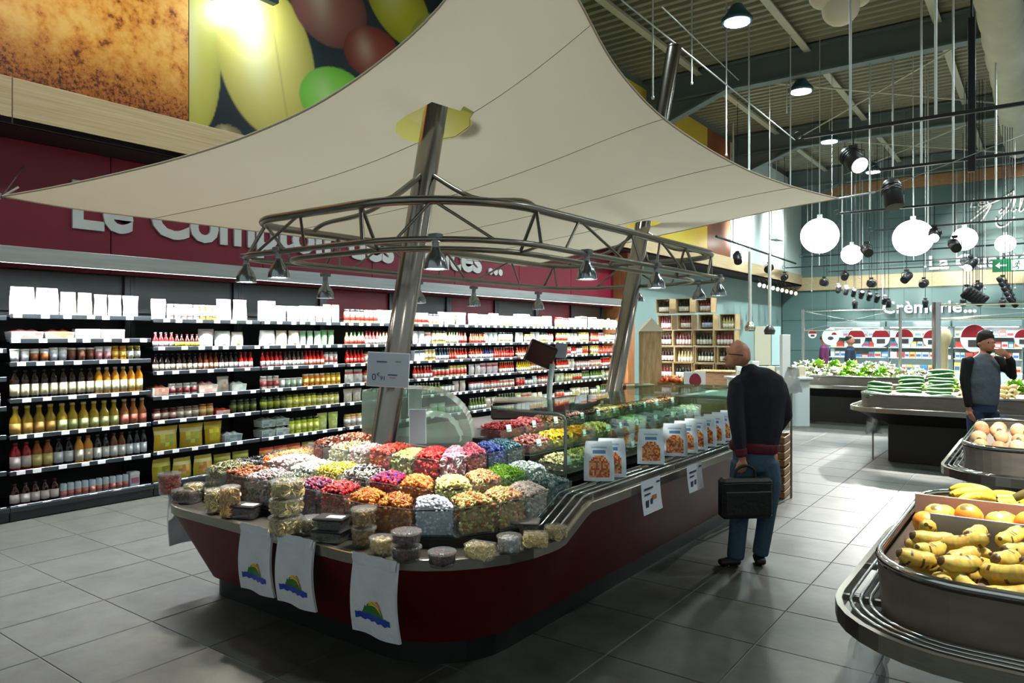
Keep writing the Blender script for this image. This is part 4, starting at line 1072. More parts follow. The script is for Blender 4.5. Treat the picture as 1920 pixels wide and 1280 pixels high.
box_tub(352, 940, .16, .12, .07, 'cube', .014, [(120, 100, 90), (80, 60, 54)], 'low box of grey-brown sweets under the biscuit tubs', rz=.3)
round_tub(365, 938, .066, .10, 'slice', .016, BIS, 'round tub of cream biscuits beside a brown mixed box')
round_tub(405, 960, .062, .13, 'slice', .016, BIS, 'tall tub of cream biscuits with orange ones behind')
round_tub(432, 968, .056, .17, 'slice', .015, [(226, 180, 110), (236, 196, 130)], 'tall tub of orange-tinted biscuits')
box_tub(462, 968, .16, .12, .06, 'bean', .012, [(60, 40, 50), (84, 60, 66)], 'flat box of plum coloured sweets on the rim', rz=.4, dark=mat('dark_lid', (44, 44, 48), .3), sticker=True)
# three stacked biscuit tubs
p0 = at(535, 1000, Z=.632)
for k in range(3): round_tub(0, 0, .088, .085, 'slice', .017, BIS, 'round biscuit tub, %s of a stack of three on the rim' % ('lowest', 'middle', 'topmost')[k], z=p0 + Vector((0.004 * k, 0.003 * k, .0975 * k)))
round_tub(585, 1000, .062, .08, 'nut', .010, [(120, 110, 50), (90, 84, 40)], 'small tub of olive green nuts beside the biscuit stack')
box_tub(622, 1012, .17, .13, .05, 'bean', .011, [(70, 60, 56), (50, 44, 44)], 'lower dark lidded box of a stack on the rim', rz=.35, dark=mat('dark_lid', (44, 44, 48), .3))
pb = at(622, 1012, Z=.632)
b2 = box_tub(622, 1012, .16, .12, .045, 'bean', .011, [(60, 54, 54), (44, 40, 44)], 'upper dark lidded box with white sticker on the rim', rz=.42, dark=mat('dark_lid', (44, 44, 48), .3), sticker=True); b2.location = pb + Vector((0, 0, .0655))
p0 = at(682, 1022, Z=.632)
for k in range(2): round_tub(0, 0, .064, .085, 'nut', .011, NUTS, 'beige nut tub, %s of two stacked on the rim' % ('lower', 'upper')[k], z=p0 + Vector((0, 0, .0975 * k)))
round_tub(715, 1038, .06, .075, 'ball', .012, [(214, 180, 110), (226, 196, 130)], 'round tub of pale golden sweets beside the nut stack')
p0 = at(762, 1050, Z=.632)
for k in range(2): round_tub(0, 0, .072, .06, 'ball', .011, DKR, 'flat tub of dark red sweets, %s of two' % ('lower', 'upper')[k], z=p0 + Vector((0, 0, .0725 * k)))
round_tub(829, 1060, .066, .06, 'ball', .012, DKR, 'single flat tub of dark red sweets in front of the white bin')
box_tub(900, 1048, .13, .09, .065, 'cube', .015, BIS, 'clear box of cream wafers on the rim', rz=.15)
round_tub(955, 1035, .062, .075, 'ball', .011, [(226, 226, 226), (206, 206, 210)], 'round tub of white sweets beside the wafer box')
box_tub(1004, 1025, .12, .09, .06, 'cube', .015, BIS, 'small clear box of cream wafers by the ramp', rz=.6)
box_tub(985, 1000, .15, .12, .06, 'bean', .012, [(70, 50, 44), (96, 70, 60)], 'lidded box of brown sweets by the ramp', rz=.5, dark=mat('grey_lid', (120, 116, 112), .3))
round_tub(1042, 1010, .06, .06, 'slice', .014, BIS, 'round tub of biscuits at the foot of the ramp')

# ---- bundles of printed carrier bags hung from the rim
m_plast = mat('white_plastic', (214, 218, 224), 0.22, noise=(5, 0.4, (190, 196, 206)), bump=(14, 0.35))
def carrier(label, p00, p10, hgt, nrm):
    """p00, p10: top corners; hangs down by hgt"""
    t = thing('carrier_bag_bundle', label, 'bag', p00, group='carrier bags hung on the counter')
    a = Vector(p10) - Vector(p00); n = Vector(nrm); w_ = a.length; ax = a.normalized()
    def P(u, v, off=0.0): 
        wob = 0.008 * math.sin(7 * u + 3 * v) * (0.3 + v) + 0.015 * math.sin(PI * v)
        flare = (u - 0.5) * 0.05 * v
        return ax * ((u + flare) * w_) + Vector((0, 0, -hgt * v)) + n * (0.012 + wob + off)
    m = MB()
    A = [[P(i / 8, j / 10) for j in range(11)] for i in range(9)]; B = [[P(i / 8, j / 10) - n * 0.014 for j in range(11)] for i in range(9)]
    m.grid([r[::-1] for r in A]); m.grid(B)
    for e in (0, 8): m.grid([A[e], B[e]] if e else [B[e], A[e]])
    m.grid([[A[i][10] for i in range(9)], [B[i][10] for i in range(9)]])
    m.obj('bag', m_plast, t)
    f = MB()
    Fd = [[P(i / 8, -0.03 + 0.13 * j / 4 , 0.006 + 0.006 * math.sin(i * 2.3 + j)) for j in range(5)] for i in range(9)]
    f.grid([r[::-1] for r in Fd]); f.obj('folded_top', m_plast, t)
    def patch(name, col, fn, n_=16):
        mm = MB(); top_, bot = [], []
        for i in range(n_ + 1):
            u, v0, v1 = fn(i / n_); top_.append(P(u, v0, 0.003)); bot.append(P(u, v1, 0.003))
        mm.grid([bot, top_]); mm.obj(name, mat('print_' + name, col, 0.35), t)
    patch('green_dome', (30, 110, 40), lambda s: (0.24 + 0.5 * s, 0.71 - 0.14 * math.sin(PI * s) ** 0.6 + 0.02 * math.sin(40 * s) * (s < .5), 0.72))
    patch('yellow_arc', (236, 190, 60), lambda s: (0.38 + 0.32 * s, 0.70 - 0.155 * math.sin(PI * (0.3 + 0.7 * s)) ** 0.7, 0.70 - 0.10 * math.sin(PI * (0.3 + 0.7 * s)) ** 0.7))
    patch('orange_arc', (220, 96, 60), lambda s: (0.55 + 0.17 * s, 0.70 - 0.17 * math.sin(PI * (0.5 + 0.5 * s)) ** 0.7, 0.70 - 0.145 * math.sin(PI * (0.5 + 0.5 * s)) ** 0.7))
    patch('blue_band', (24, 60, 170), lambda s: (0.10 + 0.78 * s, 0.715 + 0.008 * math.sin(34 * s), 0.80 + 0.014 * math.sin(30 * s + 1)))
    return t
YF = KY0 - OFF
for (u0, u1, v0, hh, lb) in ((457, 514, 992, .36, 'white printed carrier bags hung below the plum coloured box'), (526, 592, 1012, .36, 'white printed carrier bags hung below the biscuit stack'), (667, 749, 1046, .375, 'white printed carrier bags hung below the dark red tubs')):
    a, b = at(u0, v0, Y=YF - .012), at(u1, v0, Y=YF - .012)
    carrier(lb, (a.x, YF - .012, .645), (b.x, YF - .012, .645), hh, (0, -1, 0))
carrier('white printed carrier bags hung on the rim corner facing the shelves', (KX0 - OFF - .012, 2.85, .645), (KX0 - OFF - .012, 2.6, .645), .36, (-1, 0, 0))

# ---- snack bags on the aisle ledge
m_snack = mat_vc('snack_print', 0.25)
def snack_bag(y, rz, lean, label):
    m = MB(); nu, nv, w_, h, d = 19, 23, .19, .245, .09
    def pt(i, j, s):
        u, v = i / (nu - 1), j / (nv - 1)
        th = math.sin(PI * u) ** 0.45 * (1 - v ** 2.2) ** 0.7
        return Vector((s * d / 2 * th + .003 * math.sin(11 * v + 5 * u) * (v > .1), (u - .5) * w_ * (1 - .14 * v ** 3), v * h))
    A = [[pt(i, j, 1) for j in range(nv)] for i in range(nu)]; B = [[pt(nu - 1 - i, j, -1) for j in range(nv)] for i in range(nu)]
    def cf(i, j):
        x, y = (i - 8.5) / 6.5, (j - 1.5) / 12.5
        if abs(x) < 1 and 0 < y < 1 - .45 * abs(x) ** 2.5: return random.choice(((176, 84, 36), (206, 130, 60), (150, 66, 28), (226, 170, 100), (190, 60, 36), (214, 150, 84)))
        if 15 <= j <= 16 and 5 <= i <= 12: return (90, 126, 170)
        if j == 18 and 4 <= i <= 13: return (150, 180, 200)
        return (206, 222, 232)
    m.grid(A, colf=cf); m.grid(B, col=(200, 216, 226))
    m.add([A[i][0] for i in range(nu)] + [B[i][0] for i in range(nu)], [tuple(range(2 * nu))[::-1]], (200, 216, 226))
    o = m.obj('snack_bag', m_snack, None, (-2.24, y, .799), (0, R(-lean), rz))
    return tag(o, label, 'bag', 'snack bags on the aisle ledge')
for y, lb in ((3.98, 'pale blue snack bag nearest the ramp on the ledge'), (4.14, 'pale blue snack bag, second from the ramp'), (4.72, 'pale blue snack bag standing alone between two groups')):
    snack_bag(y, R(-62 + random.uniform(-6, 6)), 8, lb)
for k in range(9):
    snack_bag(5.13 + k * .2, R(-64 + random.uniform(-5, 5)), 10, 'pale blue snack bag in the long row, %s from the lone bag' % ORD[k])

# ---- price sheets
m_paper = mat('paper', (226, 232, 240), 0.5)
m_ink = mat('ink', (50, 60, 84), 0.6)
m_inko = mat('ink_orange', (200, 120, 70), 0.6)
def sheet(u0, u1, v0, v1, label, orange):
    a, b = at(u0, v0, X=-2.05), at(u1, v0, X=-2.05); zb = at(u0, v1, X=-2.05).z
    h = a.z - zb; w_ = b.y - a.y
    t = thing('price_sheet', label, 'sign', (-2.05, a.y, a.z), group='price sheets hung on the counter')
    P = [[(0.012 + .02 * (j / 6) ** 2 + .004 * math.sin(3 * i), w_ * i / 4, -h * j / 6) for j in range(7)] for i in range(5)]
    m = MB().grid(P); m.grid([[(x - .0015, y, z) for x, y, z in r] for r in P[::-1]]); m.obj('sheet', m_paper, t)
    def line(y0, y1, j, hh, mt):
        x = 0.0165 + .02 * (j / 6) ** 2
        MB().box(x, x + .002, w_ * y0, w_ * y1, -h * j / 6 - hh, -h * j / 6, m=None).obj('line', mt, t)
    line(.12, .55, 1.4, .012, m_ink); line(.12, .4, 2.4, .010, m_ink); line(.75, .92, .7, .012, m_ink)
    line(.15, .3, 3.6, .05, m_ink); line(.4, .5, 3.5, .035, m_ink)
    if orange: line(.5, .72, 3.0, .03, m_inko)
    return t
sheet(1199, 1235, 903, 966, 'white price sheet with an orange mark hung below the lone snack bag', True)
sheet(1285, 1313, 874, 924, 'white price sheet hung below the long row of snack bags', False)

# ---- dispenser with plastic bags, scale
m_hood = mat_glass('hood_plastic', (206, 224, 214), 0.2, 0.08, 0.20, (200, 218, 208))
DP = thing('bag_dispenser', 'domed clear plastic dispenser holding bags behind the leaning mast', 'dispenser', at(790, 838, t=5.35), HEAD)
MB().box(-.42, .42, -.2, .2, -.005, .03, bev=.008).obj('base', m_black, DP)
MB().box(-.40, -.1, -.18, .18, .03, .032).box(-.40, -.395, -.18, .18, .03, .42).box(-.40, -.14, -.185, -.18, .03, .42).box(-.4, -.14, .18, .185, .03, .42).obj('clear_box', m_hood, DP)
arc = [(-.14 + .0, .44)] + [(.0 + .38 * math.sin(a), .10 + .34 * math.cos(a)) for a in [PI / 2 * k / 10 for k in range(11)]] + [(.38, .03)]
MB().grid([[(x, -.18, z) for x, z in arc], [(x, .18, z) for x, z in arc]][::-1]).obj('hood', m_hood, DP)
for yy in (-.18, .18):
    MB().add([(x, yy, z) for x, z in arc] + [(-.14, yy, .03)], [tuple(range(len(arc) + 1))]).obj('hood_side', m_hood, DP)
MB().box(-.06, .06, -.21, -.20, .03, .30, bev=.004).obj('front_flap', mat('flap_blue', (190, 206, 216), .4), DP)
MB().box(-.1, .0, .02, .03, .22, .45, bev=.004).obj('white_card', m_tag, DP)
cr_ = MB()
random.seed(44)
cr_.grid([[((.10 + .2 * math.sin(a_)) + random.uniform(-.012, .012), -.15 + .3 * i / 6, .05 + (.2 + .015 * math.sin(i * 2.1)) * math.cos(a_) + random.uniform(-.01, .01)) for a_ in [-.5 + 2.0 * j / 10 for j in range(11)]] for i in range(7)])
cr_.obj('plastic_bags', mat_glass('crumpled_film', (235, 238, 240), .3, .2, .45, (246, 248, 250)), DP)
SC = thing('counter_scale', 'black counter scale with steel plate and tilted screen', 'scale', at(985, 783, t=6.0), HEAD)
MB().box(-.28, .32, -.16, .2, 0, .13, bev=.015).obj('body', mat('scale_body', (52, 48, 44), .35), SC)
MB().box(-.26, .18, -.17, .2, .135, .155, bev=.006).obj('plate', m_steel, SC)
MB().box(-.06, .06, -.168, -.16, .07, .1).obj('red_display', mat('red_led', (150, 20, 24), .4), SC)
MB().tube([(.2, .1, .12), (.21, .1, .3), (.23, .1, .44)], .024, 10).obj('column', mat('column_grey', (150, 166, 170), .4, .3), SC)
MB().box(-.12, .12, -.015, .03, -.1, .1, bev=.012, m=Matrix.Translation((.13, .1, .52)) @ Matrix.Rotation(R(22), 4, 'Y') @ Matrix.Rotation(R(20), 4, 'X')).obj('screen', mat('screen_black', (26, 22, 20), .25), SC)
MB().box(-.05, .05, -.02, .02, -.065, .065, bev=.008, m=Matrix.Translation((.30, .1, .55)) @ Matrix.Rotation(R(6), 4, 'Y')).obj('customer_display', mat('display_grey', (130, 140, 150), .3), SC)
# papers and a dark crate on the staff worktop
for k, (x, y, c, lb) in enumerate(((-3.55, 5.6, (70, 74, 76), 'dark plastic crate on the staff worktop'), (-3.85, 6.3, (120, 90, 60), 'brown cardboard crate on the staff worktop'))):
    m = MB().box(-.18, .18, -.25, .25, 0, .01).box(-.18, -.17, -.25, .25, 0, .14).box(.17, .18, -.25, .25, 0, .14).box(-.18, .18, -.25, -.24, 0, .14).box(-.18, .18, .24, .25, 0, .14)
    tag(m.obj('crate', mat('crate_%d' % k, c, .5), None, (x, y, .941)), lb, 'crate')
    m2 = MB()
# ================================================================== canvas sail, masts and lighting truss
def tube_grid(bd, n):                                  # resample a polyline by arc length
    pts = [Vector(p) for p in bd]; d = [0]
    for a, b in zip(pts, pts[1:]): d.append(d[-1] + (b - a).length)
    out = []
    for k in range(n + 1):
        s = d[-1] * k / n
        for i in range(len(pts) - 1):
            if s <= d[i + 1] + 1e-9:
                t = (s - d[i]) / max(d[i + 1] - d[i], 1e-9); out.append(pts[i].lerp(pts[i + 1], t)); break
    return out
NP, LP, FP, RP = at(962, -260, t=3.7), at(4, 368, t=6.0), at(985, 499, t=9.4), at(1572, 372, t=7.5)
def edge(pix, ta, tb):
    """free edge of the sail: photo outline with depth running from ta to tb"""
    n = len(pix) - 1
    L = [0]
    for (a, b), (c, d) in zip(pix, pix[1:]): L.append(L[-1] + math.hypot(c - a, d - b))
    return [at(u, v, t=1.0 / ((1 - L[i] / L[-1]) / ta + (L[i] / L[-1]) / tb)) for i, (u, v) in enumerate(pix)]
eNL = edge([(962, -260), (905, -110), (835, 0), (735, 98), (600, 192), (460, 256), (330, 298), (200, 330), (90, 353), (4, 368)], 3.7, 6.0)
eNR = edge([(962, -260), (1018, -120), (1085, 0), (1150, 118), (1225, 205), (1305, 265), (1400, 318), (1490, 351), (1572, 372)], 3.7, 7.5)
eLF = edge([(4, 368), (140, 391), (300, 411), (480, 433), (645, 453), (820, 476), (985, 499)], 6.0, 9.4)
eRF = edge([(1572, 372), (1450, 394), (1330, 421), (1200, 449), (1090, 475), (985, 499)], 7.5, 9.4)
n = 44
c0, c1 = tube_grid(spl(eNL), n), tube_grid(spl(eRF), n)      # u direction: N->L and R->F
d0, d1 = tube_grid(spl(eNR), n), tube_grid(spl(eLF), n)      # v direction: N->R and L->F
G = np.zeros((n + 1, n + 1, 3))
for i in range(n + 1):
    for j in range(n + 1):
        u, v = i / n, j / n
        p = c0[i] * (1 - v) + c1[i] * v + d0[j] * (1 - u) + d1[j] * u - (c0[0] * (1 - u) * (1 - v) + c0[n] * u * (1 - v) + c1[0] * (1 - u) * v + c1[n] * u * v)
        G[i, j] = p
for it in range(500):                                  # stretch the cloth: membrane relaxation between its four edges
    G[1:-1, 1:-1] = 0.25 * (G[:-2, 1:-1] + G[2:, 1:-1] + G[1:-1, :-2] + G[1:-1, 2:])
def canvas_material():
    m = mat('canvas', (206, 192, 170), 0.85, noise=(1.2, 0.25, (196, 182, 160)), bump=(180, 0.08))
    nt = m.node_tree; b = nt.nodes['Principled BSDF']; out = nt.nodes['Material Output']
    tl = nt.nodes.new('ShaderNodeBsdfTranslucent'); tl.inputs[0].default_value = lin((222, 208, 186)) + (1,)
    mx = nt.nodes.new('ShaderNodeMixShader'); mx.inputs[0].default_value = 0.45
    nt.links.new(b.outputs[0], mx.inputs[1]); nt.links.new(tl.outputs[0], mx.inputs[2]); nt.links.new(mx.outputs[0], out.inputs[0])
    return m
m_canvas = canvas_material()
# mast axes
M1a, M1b = at(715, 850, X=-3.5), at(805, 280, X=-3.5); M2a, M2b = at(1147, 755, X=-3.5), at(1262, 100, X=-3.5)
def on_axis(a, b, z): return a + (b - a) * ((z - a.z) / (b.z - a.z))
cs = MB()
# the cloth, with a round opening where the near mast passes through
cells = []
for i in range(n):
    for j in range(n):
        c = Vector((G[i, j] + G[i + 1, j + 1]) / 2)
        if (c - on_axis(M1a, M1b, c.z)).xy.length < 0.24 or (c - on_axis(M2a, M2b, c.z)).xy.length < 0.16: continue
        cells.append((i * (n + 1) + j, i * (n + 1) + j + 1, (i + 1) * (n + 1) + j + 1, (i + 1) * (n + 1) + j))
for i in range(n + 1):                                 # trim the opening to a clean circle
    for j in range(n + 1):
        for a, b, rad in ((M1a, M1b, .26), (M2a, M2b, .17)):
            ax = on_axis(a, b, G[i, j][2]); d = Vector((G[i, j][0] - ax.x, G[i, j][1] - ax.y))
            if d.length < rad: d = d.normalized() * rad; G[i, j][0] = ax.x + d.x; G[i, j][1] = ax.y + d.y
cs.v = [tuple(p) for p in G.reshape(-1, 3)]; cs.f = cells; cs.c = [None] * len(cells); cs.s = [True] * len(cells)
SL = cs.obj('canvas_sail', m_canvas); tag(SL, 'large beige canvas sail stretched over the sweet counter', 'sail')
m_cable = mat('steel_cable', (176, 180, 180), 0.3, 0.9)
m_hem = mat('hem', (214, 200, 176), 0.8)
for e in (c0, d0, c1, d1):
    MB().tube(e, 0.008, 6).obj('hem', m_hem, SL)
for k in (9, 18, 27, 36):                              # sewn seams
    off = Vector((0, 0, -0.004))
    MB().tube([Vector(G[i, k]) + off for i in range(n + 1)], 0.0025, 4).obj('seam', mat('seam', (166, 152, 130), .9), SL)
def rod(p, q, r, name, mt, parent): return MB().cyl(p, q, r, n=6).obj(name, mt, parent)
rod(LP, LP + (LP - Vector(G[n - 4, 4])).normalized() * 0.05, 0.03, 'corner_plate', m_chrome, SL)
rod(LP, at(35, 350, t=6.05), .012, 'shackle', m_chrome, SL)
for q in ((-7.98, 2.9, 3.35), (-7.98, 4.6, 3.3)): rod(LP, q, .006, 'cable', m_cable, SL)
rod(RP, at(1640, 360, t=7.9), .012, 'turnbuckle', m_chrome, SL); rod(at(1640, 360, t=7.9), (.9, 9.55, 4.19), .004, 'cable', m_cable, SL)
rod(NP, NP + Vector((.5, -.6, 1.6)), .008, 'cable', m_cable, SL)
rod(FP, (-7.98, 9.6, 3.0), .006, 'cable', m_cable, SL)
# two leaning steel masts
m_mast = mat('mast_steel', (150, 146, 138), 0.22, 1.0, noise=(14, 0.4, (112, 108, 102)), stretch=(1, 1, .08))
for a, b, zt, zb, lb in ((M1a, M1b, 3.75, .886, 'leaning brushed steel mast standing among the sweet bins'), (M2a, M2b, 5.05, .941, 'leaning brushed steel mast behind the glass display case')):
    base, topp = on_axis(a, b, zb), on_axis(a, b, zt)
    t = thing('steel_mast', lb, 'mast', base)
    MB().cyl((0, 0, 0), topp - base, .083, n=28).obj('pole', m_mast, t)
    MB().lathe([(.15, 0), (.15, .012), (.1, .03)], 24).obj('base_flange', m_mast, t)
    MB().cyl(topp - base, topp - base + (b - a).normalized() * .02, .09, n=24).obj('cap', m_mast, t)
# price board clamped to the near mast
pc = at(728, 693, t=4.62)
PB = thing('price_board', 'pale plastic price board clamped to the near steel mast', 'sign', pc, HEAD)
Mt = Matrix.Rotation(R(3), 4, 'Y')
MB().box(-.135, .135, -.004, .004, -.11, .11, bev=.002, m=Mt).obj('sheet', m_paper, PB)
MB().box(-.13, .13, -.006, -.0045, -.105, .105, m=Mt).obj('cover', mat_glass('cover_film', (240, 246, 250), .18, .08, .08, (220, 232, 246)), PB)
MB().box(-.05, .05, .004, .1, -.02, .02, m=Mt).obj('clamp', m_black, PB)
def prt(txt, x, z, s): letters(txt, s, m_ink, PB, (x, -.0075, z), (1, 0, 0), .0006)
prt('0', -.105, -.065, .06); prt('€', -.072, -.04, .032); prt('91', -.052, -.065, .036)
for x0, x1, z, h, mt in ((-.075, -.01, .045, .008, m_ink), (.045, .08, .05, .008, mat('ink_green', (90, 140, 100), .6)), (.0, .06, -.035, .007, m_ink), (.012, .05, -.052, .006, m_inko)):
    MB().box(x0, x1, -.0085, -.0072, z, z + h, m=Mt).obj('printed_line', mt, PB)

# ---- truss ring with hanging lamps
TRS = thing('lighting_truss', 'oval steel tube truss ring hung around the two masts', 'truss', (-3.49, 5.04, 2.24))
def ring_pts(x0, x1, y0, y1, z, rl=.35):
    o = rrect(x0, x1, y0, y1, [.35, .75, .6, .5], 10)
    o = densify2(o, .25)
    return [Vector((p[0], p[1], z)) for p in o]
def densify2(poly, step):
    out = []
    for i, p in enumerate(poly):
        q = poly[(i + 1) % len(poly)]; L = math.hypot(q[0] - p[0], q[1] - p[1]); k = max(1, int(L / step))
        for j in range(k): out.append((p[0] + (q[0] - p[0]) * j / k, p[1] + (q[1] - p[1]) * j / k))
    return out
o_ = Vector(TRS.location)
m_tr = mat('truss_steel', (128, 126, 118), 0.28, 0.95)
UP = ring_pts(-4.47, -2.52, 2.95, 7.1, 2.48); LO = ring_pts(-4.6, -2.45, 2.9, 7.2, 2.245); LI = ring_pts(-4.35, -2.66, 3.1, 6.98, 2.225)
for nm, P_, r_ in (('upper_tube', UP, .027), ('lower_tube', LO, .018), ('lower_tube', LI, .018)):
    MB().tube([p - o_ for p in P_], r_, 10, closed=True).obj(nm, m_tr, TRS)
def near(P_, q): return min(P_, key=lambda p: (p - Vector(q)).length)
stations = [(-4.45, 3.05), (-3.95, 2.95), (-3.3, 2.95), (-2.75, 3.05), (-2.52, 3.7), (-2.52, 4.3), (-2.52, 4.9), (-2.52, 5.5), (-2.52, 6.1), (-2.55, 6.8), (-3.0, 7.1), (-3.7, 7.1), (-4.4, 6.8), (-4.47, 6.0), (-4.47, 5.2), (-4.47, 4.4), (-4.47, 3.7)]
for k, (x, y) in enumerate(stations):
    u_, l_, i_ = near(UP, (x, y, 2.48)), near(LO, (x, y, 2.24)), near(LI, (x, y, 2.22))
    if k % 2 == 0:
        MB().cyl(u_ - o_, l_ - o_, .013, n=8).cyl(u_ - o_, i_ - o_, .011, n=8).cyl(l_ - o_, i_ - o_, .009, n=6).obj('strut', m_tr, TRS)
    else:
        x2, y2 = stations[(k + 1) % len(stations)]; x3, y3 = stations[k - 1]
        MB().cyl(u_ - o_, (near(LO, ((x + x2) / 2, (y + y2) / 2, 2.24)) - o_), .010, n=6).cyl(u_ - o_, (near(LO, ((x + x3) / 2, (y + y3) / 2, 2.24)) - o_), .010, n=6).obj('brace', m_tr, TRS)
# arms from the masts to the ring
for a, b in ((M1a, M1b), (M2a, M2b)):
    c = on_axis(a, b, 2.86)
    for s in (-1, 1):
        for q in ((c.x + s * 1.0, c.y - .12),):
            e = near(UP, (q[0], q[1], 2.48))
            if s < 0: e = near(UP, (-4.47, c.y - .1, 2.48))
            mid = c.lerp(e, .45) + Vector((0, 0, -.07))
            MB().tube([p - o_ for p in spl([c, mid, e.lerp(c, .12) + Vector((0, 0, .02)), e])], .017, 8).obj('arm', m_tr, TRS)
    e = near(UP, (c.x + .1, c.y - .9 if c.y < 5 else c.y + .3, 2.48))
    MB().tube([p - o_ for p in spl([c, c.lerp(e, .5) + Vector((0, 0, -.06)), e])], .017, 8).obj('arm', m_tr, TRS)
# lamps
m_shade = mat('lamp_shade', (150, 160, 166), 0.18, 0.9)
m_bulb = mat('lamp_bulb', (255, 255, 255), .4, emit=(255, 250, 240), estr=60)
shade = MB().lathe([(.022, .125), (.03, .10), (.05, .075), (.066, .035), (.07, .0)], 16); shade.f = shade.f[:-1]; shade.c = shade.c[:-1]; shade.s = shade.s[:-1]
shade = MB().lathe([(.07, .0), (.066, .035), (.05, .075), (.03, .10), (.022, .125)], 16)
shade.f = [f for f in shade.f if len(f) == 4]; shade.c = [None] * len(shade.f); shade.s = [True] * len(shade.f)
shade_me = shade.mesh('shade', m_shade)
bulb_me = MB().lathe([(.02, .035), (.05, .012), (.05, .006)], 14).mesh('bulb', m_bulb)
holder_me = MB().cyl((0, 0, .12), (0, 0, .18), .02, n=10).box(-.035, .035, -.03, .03, .17, .20, bev=.006).mesh('holder', mat('holder_grey', (120, 128, 132), .4, .5))
LAMPS = [(-4.52, 2.98, 'corner by the shelving'), (-4.1, 2.93, 'near run beside the corner lamp'), (-2.78, 3.0, 'rounded corner facing the aisle'), (-2.46, 4.15, 'aisle side above the lone snack bag'), (-2.46, 5.15, 'aisle side above the long snack row'), (-2.5, 6.6, 'aisle side at the far end'),
         (-2.9, 7.1, 'far run beside the far mast'), (-4.58, 3.85, 'shelf side closest to the corner'), (-4.58, 4.8, 'shelf side behind the near mast'), (-4.58, 5.75, 'shelf side, third along'), (-4.58, 6.75, 'shelf side at the far end'), (-3.7, 7.17, 'far run towards the shelving')]
for k, (x, y, lb) in enumerate(LAMPS):
    p = near(LO, (x, y, 2.24)); zz = 2.075 if x > -4.55 or k in (0, 1) else 2.0
    t = thing('truss_lamp', 'small bell lamp hung from the truss, ' + lb, 'lamp', (p.x, p.y, zz), group='bell lamps on the truss')
    inst('shade', shade_me, t); inst('bulb', bulb_me, t); inst('holder', holder_me, t)
    if zz < 2.0: MB().cyl((0, 0, .19), (0, 0, .25), .008, n=6).obj('stem', m_tr, t)
    tgt = (p.x * .55 - 3.45 * .45, min(max(p.y, 3.15), 6.9), .85)
    if k in (1, 2): tgt = (p.x * .9 - 3.45 * .1, 2.78, .85)
    if k in (7, 8, 9, 10, 11): tgt = (-4.0, max(3.3, p.y - .1), .9)
    spot('bulb_light', (p.x, p.y, zz - .01), tgt, 190, (1.0, .95, .86), 74, .7, .03, t)
# ================================================================== fruit and vegetable stands
m_taupe = mat('stand_side', (128, 120, 110), 0.45, 0.3, noise=(5, 0.5, (100, 94, 86)), stretch=(1, 1, 4))
m_under = mat('stand_base', (40, 36, 34), 0.55)
m_fruit = mat_vc('fruit_skin', 0.45, grain=0.12, gscale=45)
m_lining = mat('tray_lining', (120, 104, 84), 0.8)
def rr(x0, x1, y0, y1, o, r):
    return rrect(x0 - o, x1 + o, y0 - o, y1 + o, max(r + o, .03), 8)
def stand(label, x0, x1, y0, y1, r=.3, brackets=True, rz=0.92):
    t = thing('produce_stand', label, 'display stand', (0, 0, 0), group='produce stands')
    MB().prism(rr(x0, x1, y0, y1, -.32, r), 0, .60).obj('pedestal', m_under, t)
    MB().prism(rr(x0, x1, y0, y1, -.30, r), .50, .685, poly1=rr(x0, x1, y0, y1, .10, r)).obj('underside', m_under, t)
    w_ = MB(); A, B = rr(x0, x1, y0, y1, -.005, r), rr(x0, x1, y0, y1, .012, r)
    w_.prism(A, .69, rz - .02, poly1=B, top=False); w_.prism(rr(x0, x1, y0, y1, -.02, r)[::-1], .76, rz - .01, top=False)
    w_.obj('tray_wall', m_taupe, t)
    MB().prism(rr(x0, x1, y0, y1, -.02, r), .70, .845).obj('tray_floor', m_lining, t)
    MB().tube([(p[0], p[1], rz) for p in rr(x0, x1, y0, y1, .004, r)], .016, 8, closed=True).obj('rim', m_chrome, t)
    b = MB(); O, I = rr(x0, x1, y0, y1, .150, r), rr(x0, x1, y0, y1, .128, r)
    b.prism(O, .685, .745, top=False); b.prism(I[::-1], .685, .745, top=False)
    b.grid([[(*p, .745) for p in O + O[:1]], [(*p, .745) for p in I + I[:1]]], smooth=False); b.f[-len(O):] = [f[::-1] for f in b.f[-len(O):]]
    b.obj('bumper_rail', m_steel, t)
    for k in range(3):
        MB().tube([(p[0], p[1], .742) for p in rr(x0, x1, y0, y1, .035 + .032 * k, r)], .007, 6, closed=True).obj('wire', m_chrome, t)
    for yy in np.arange(y0 + .3, y1, .45):
        MB().box(x0 - .145, x0, yy - .01, yy + .01, .71, .732).obj('bracket', m_steel, t)
    return t
stand('nearest produce stand with plantains, oranges and bananas', -.48, 1.7, 2.65, 4.32)
stand('produce stand of pale peaches next in the row', -.48, 1.7, 6.05, 8.2)
stand('produce stand piled with cucumbers and courgettes', -2.05, 1.8, 10.75, 13.0, r=.35)
stand('produce stand of leafy greens before the dairy wall', -4.35, -1.7, 15.1, 17.0, r=.3)

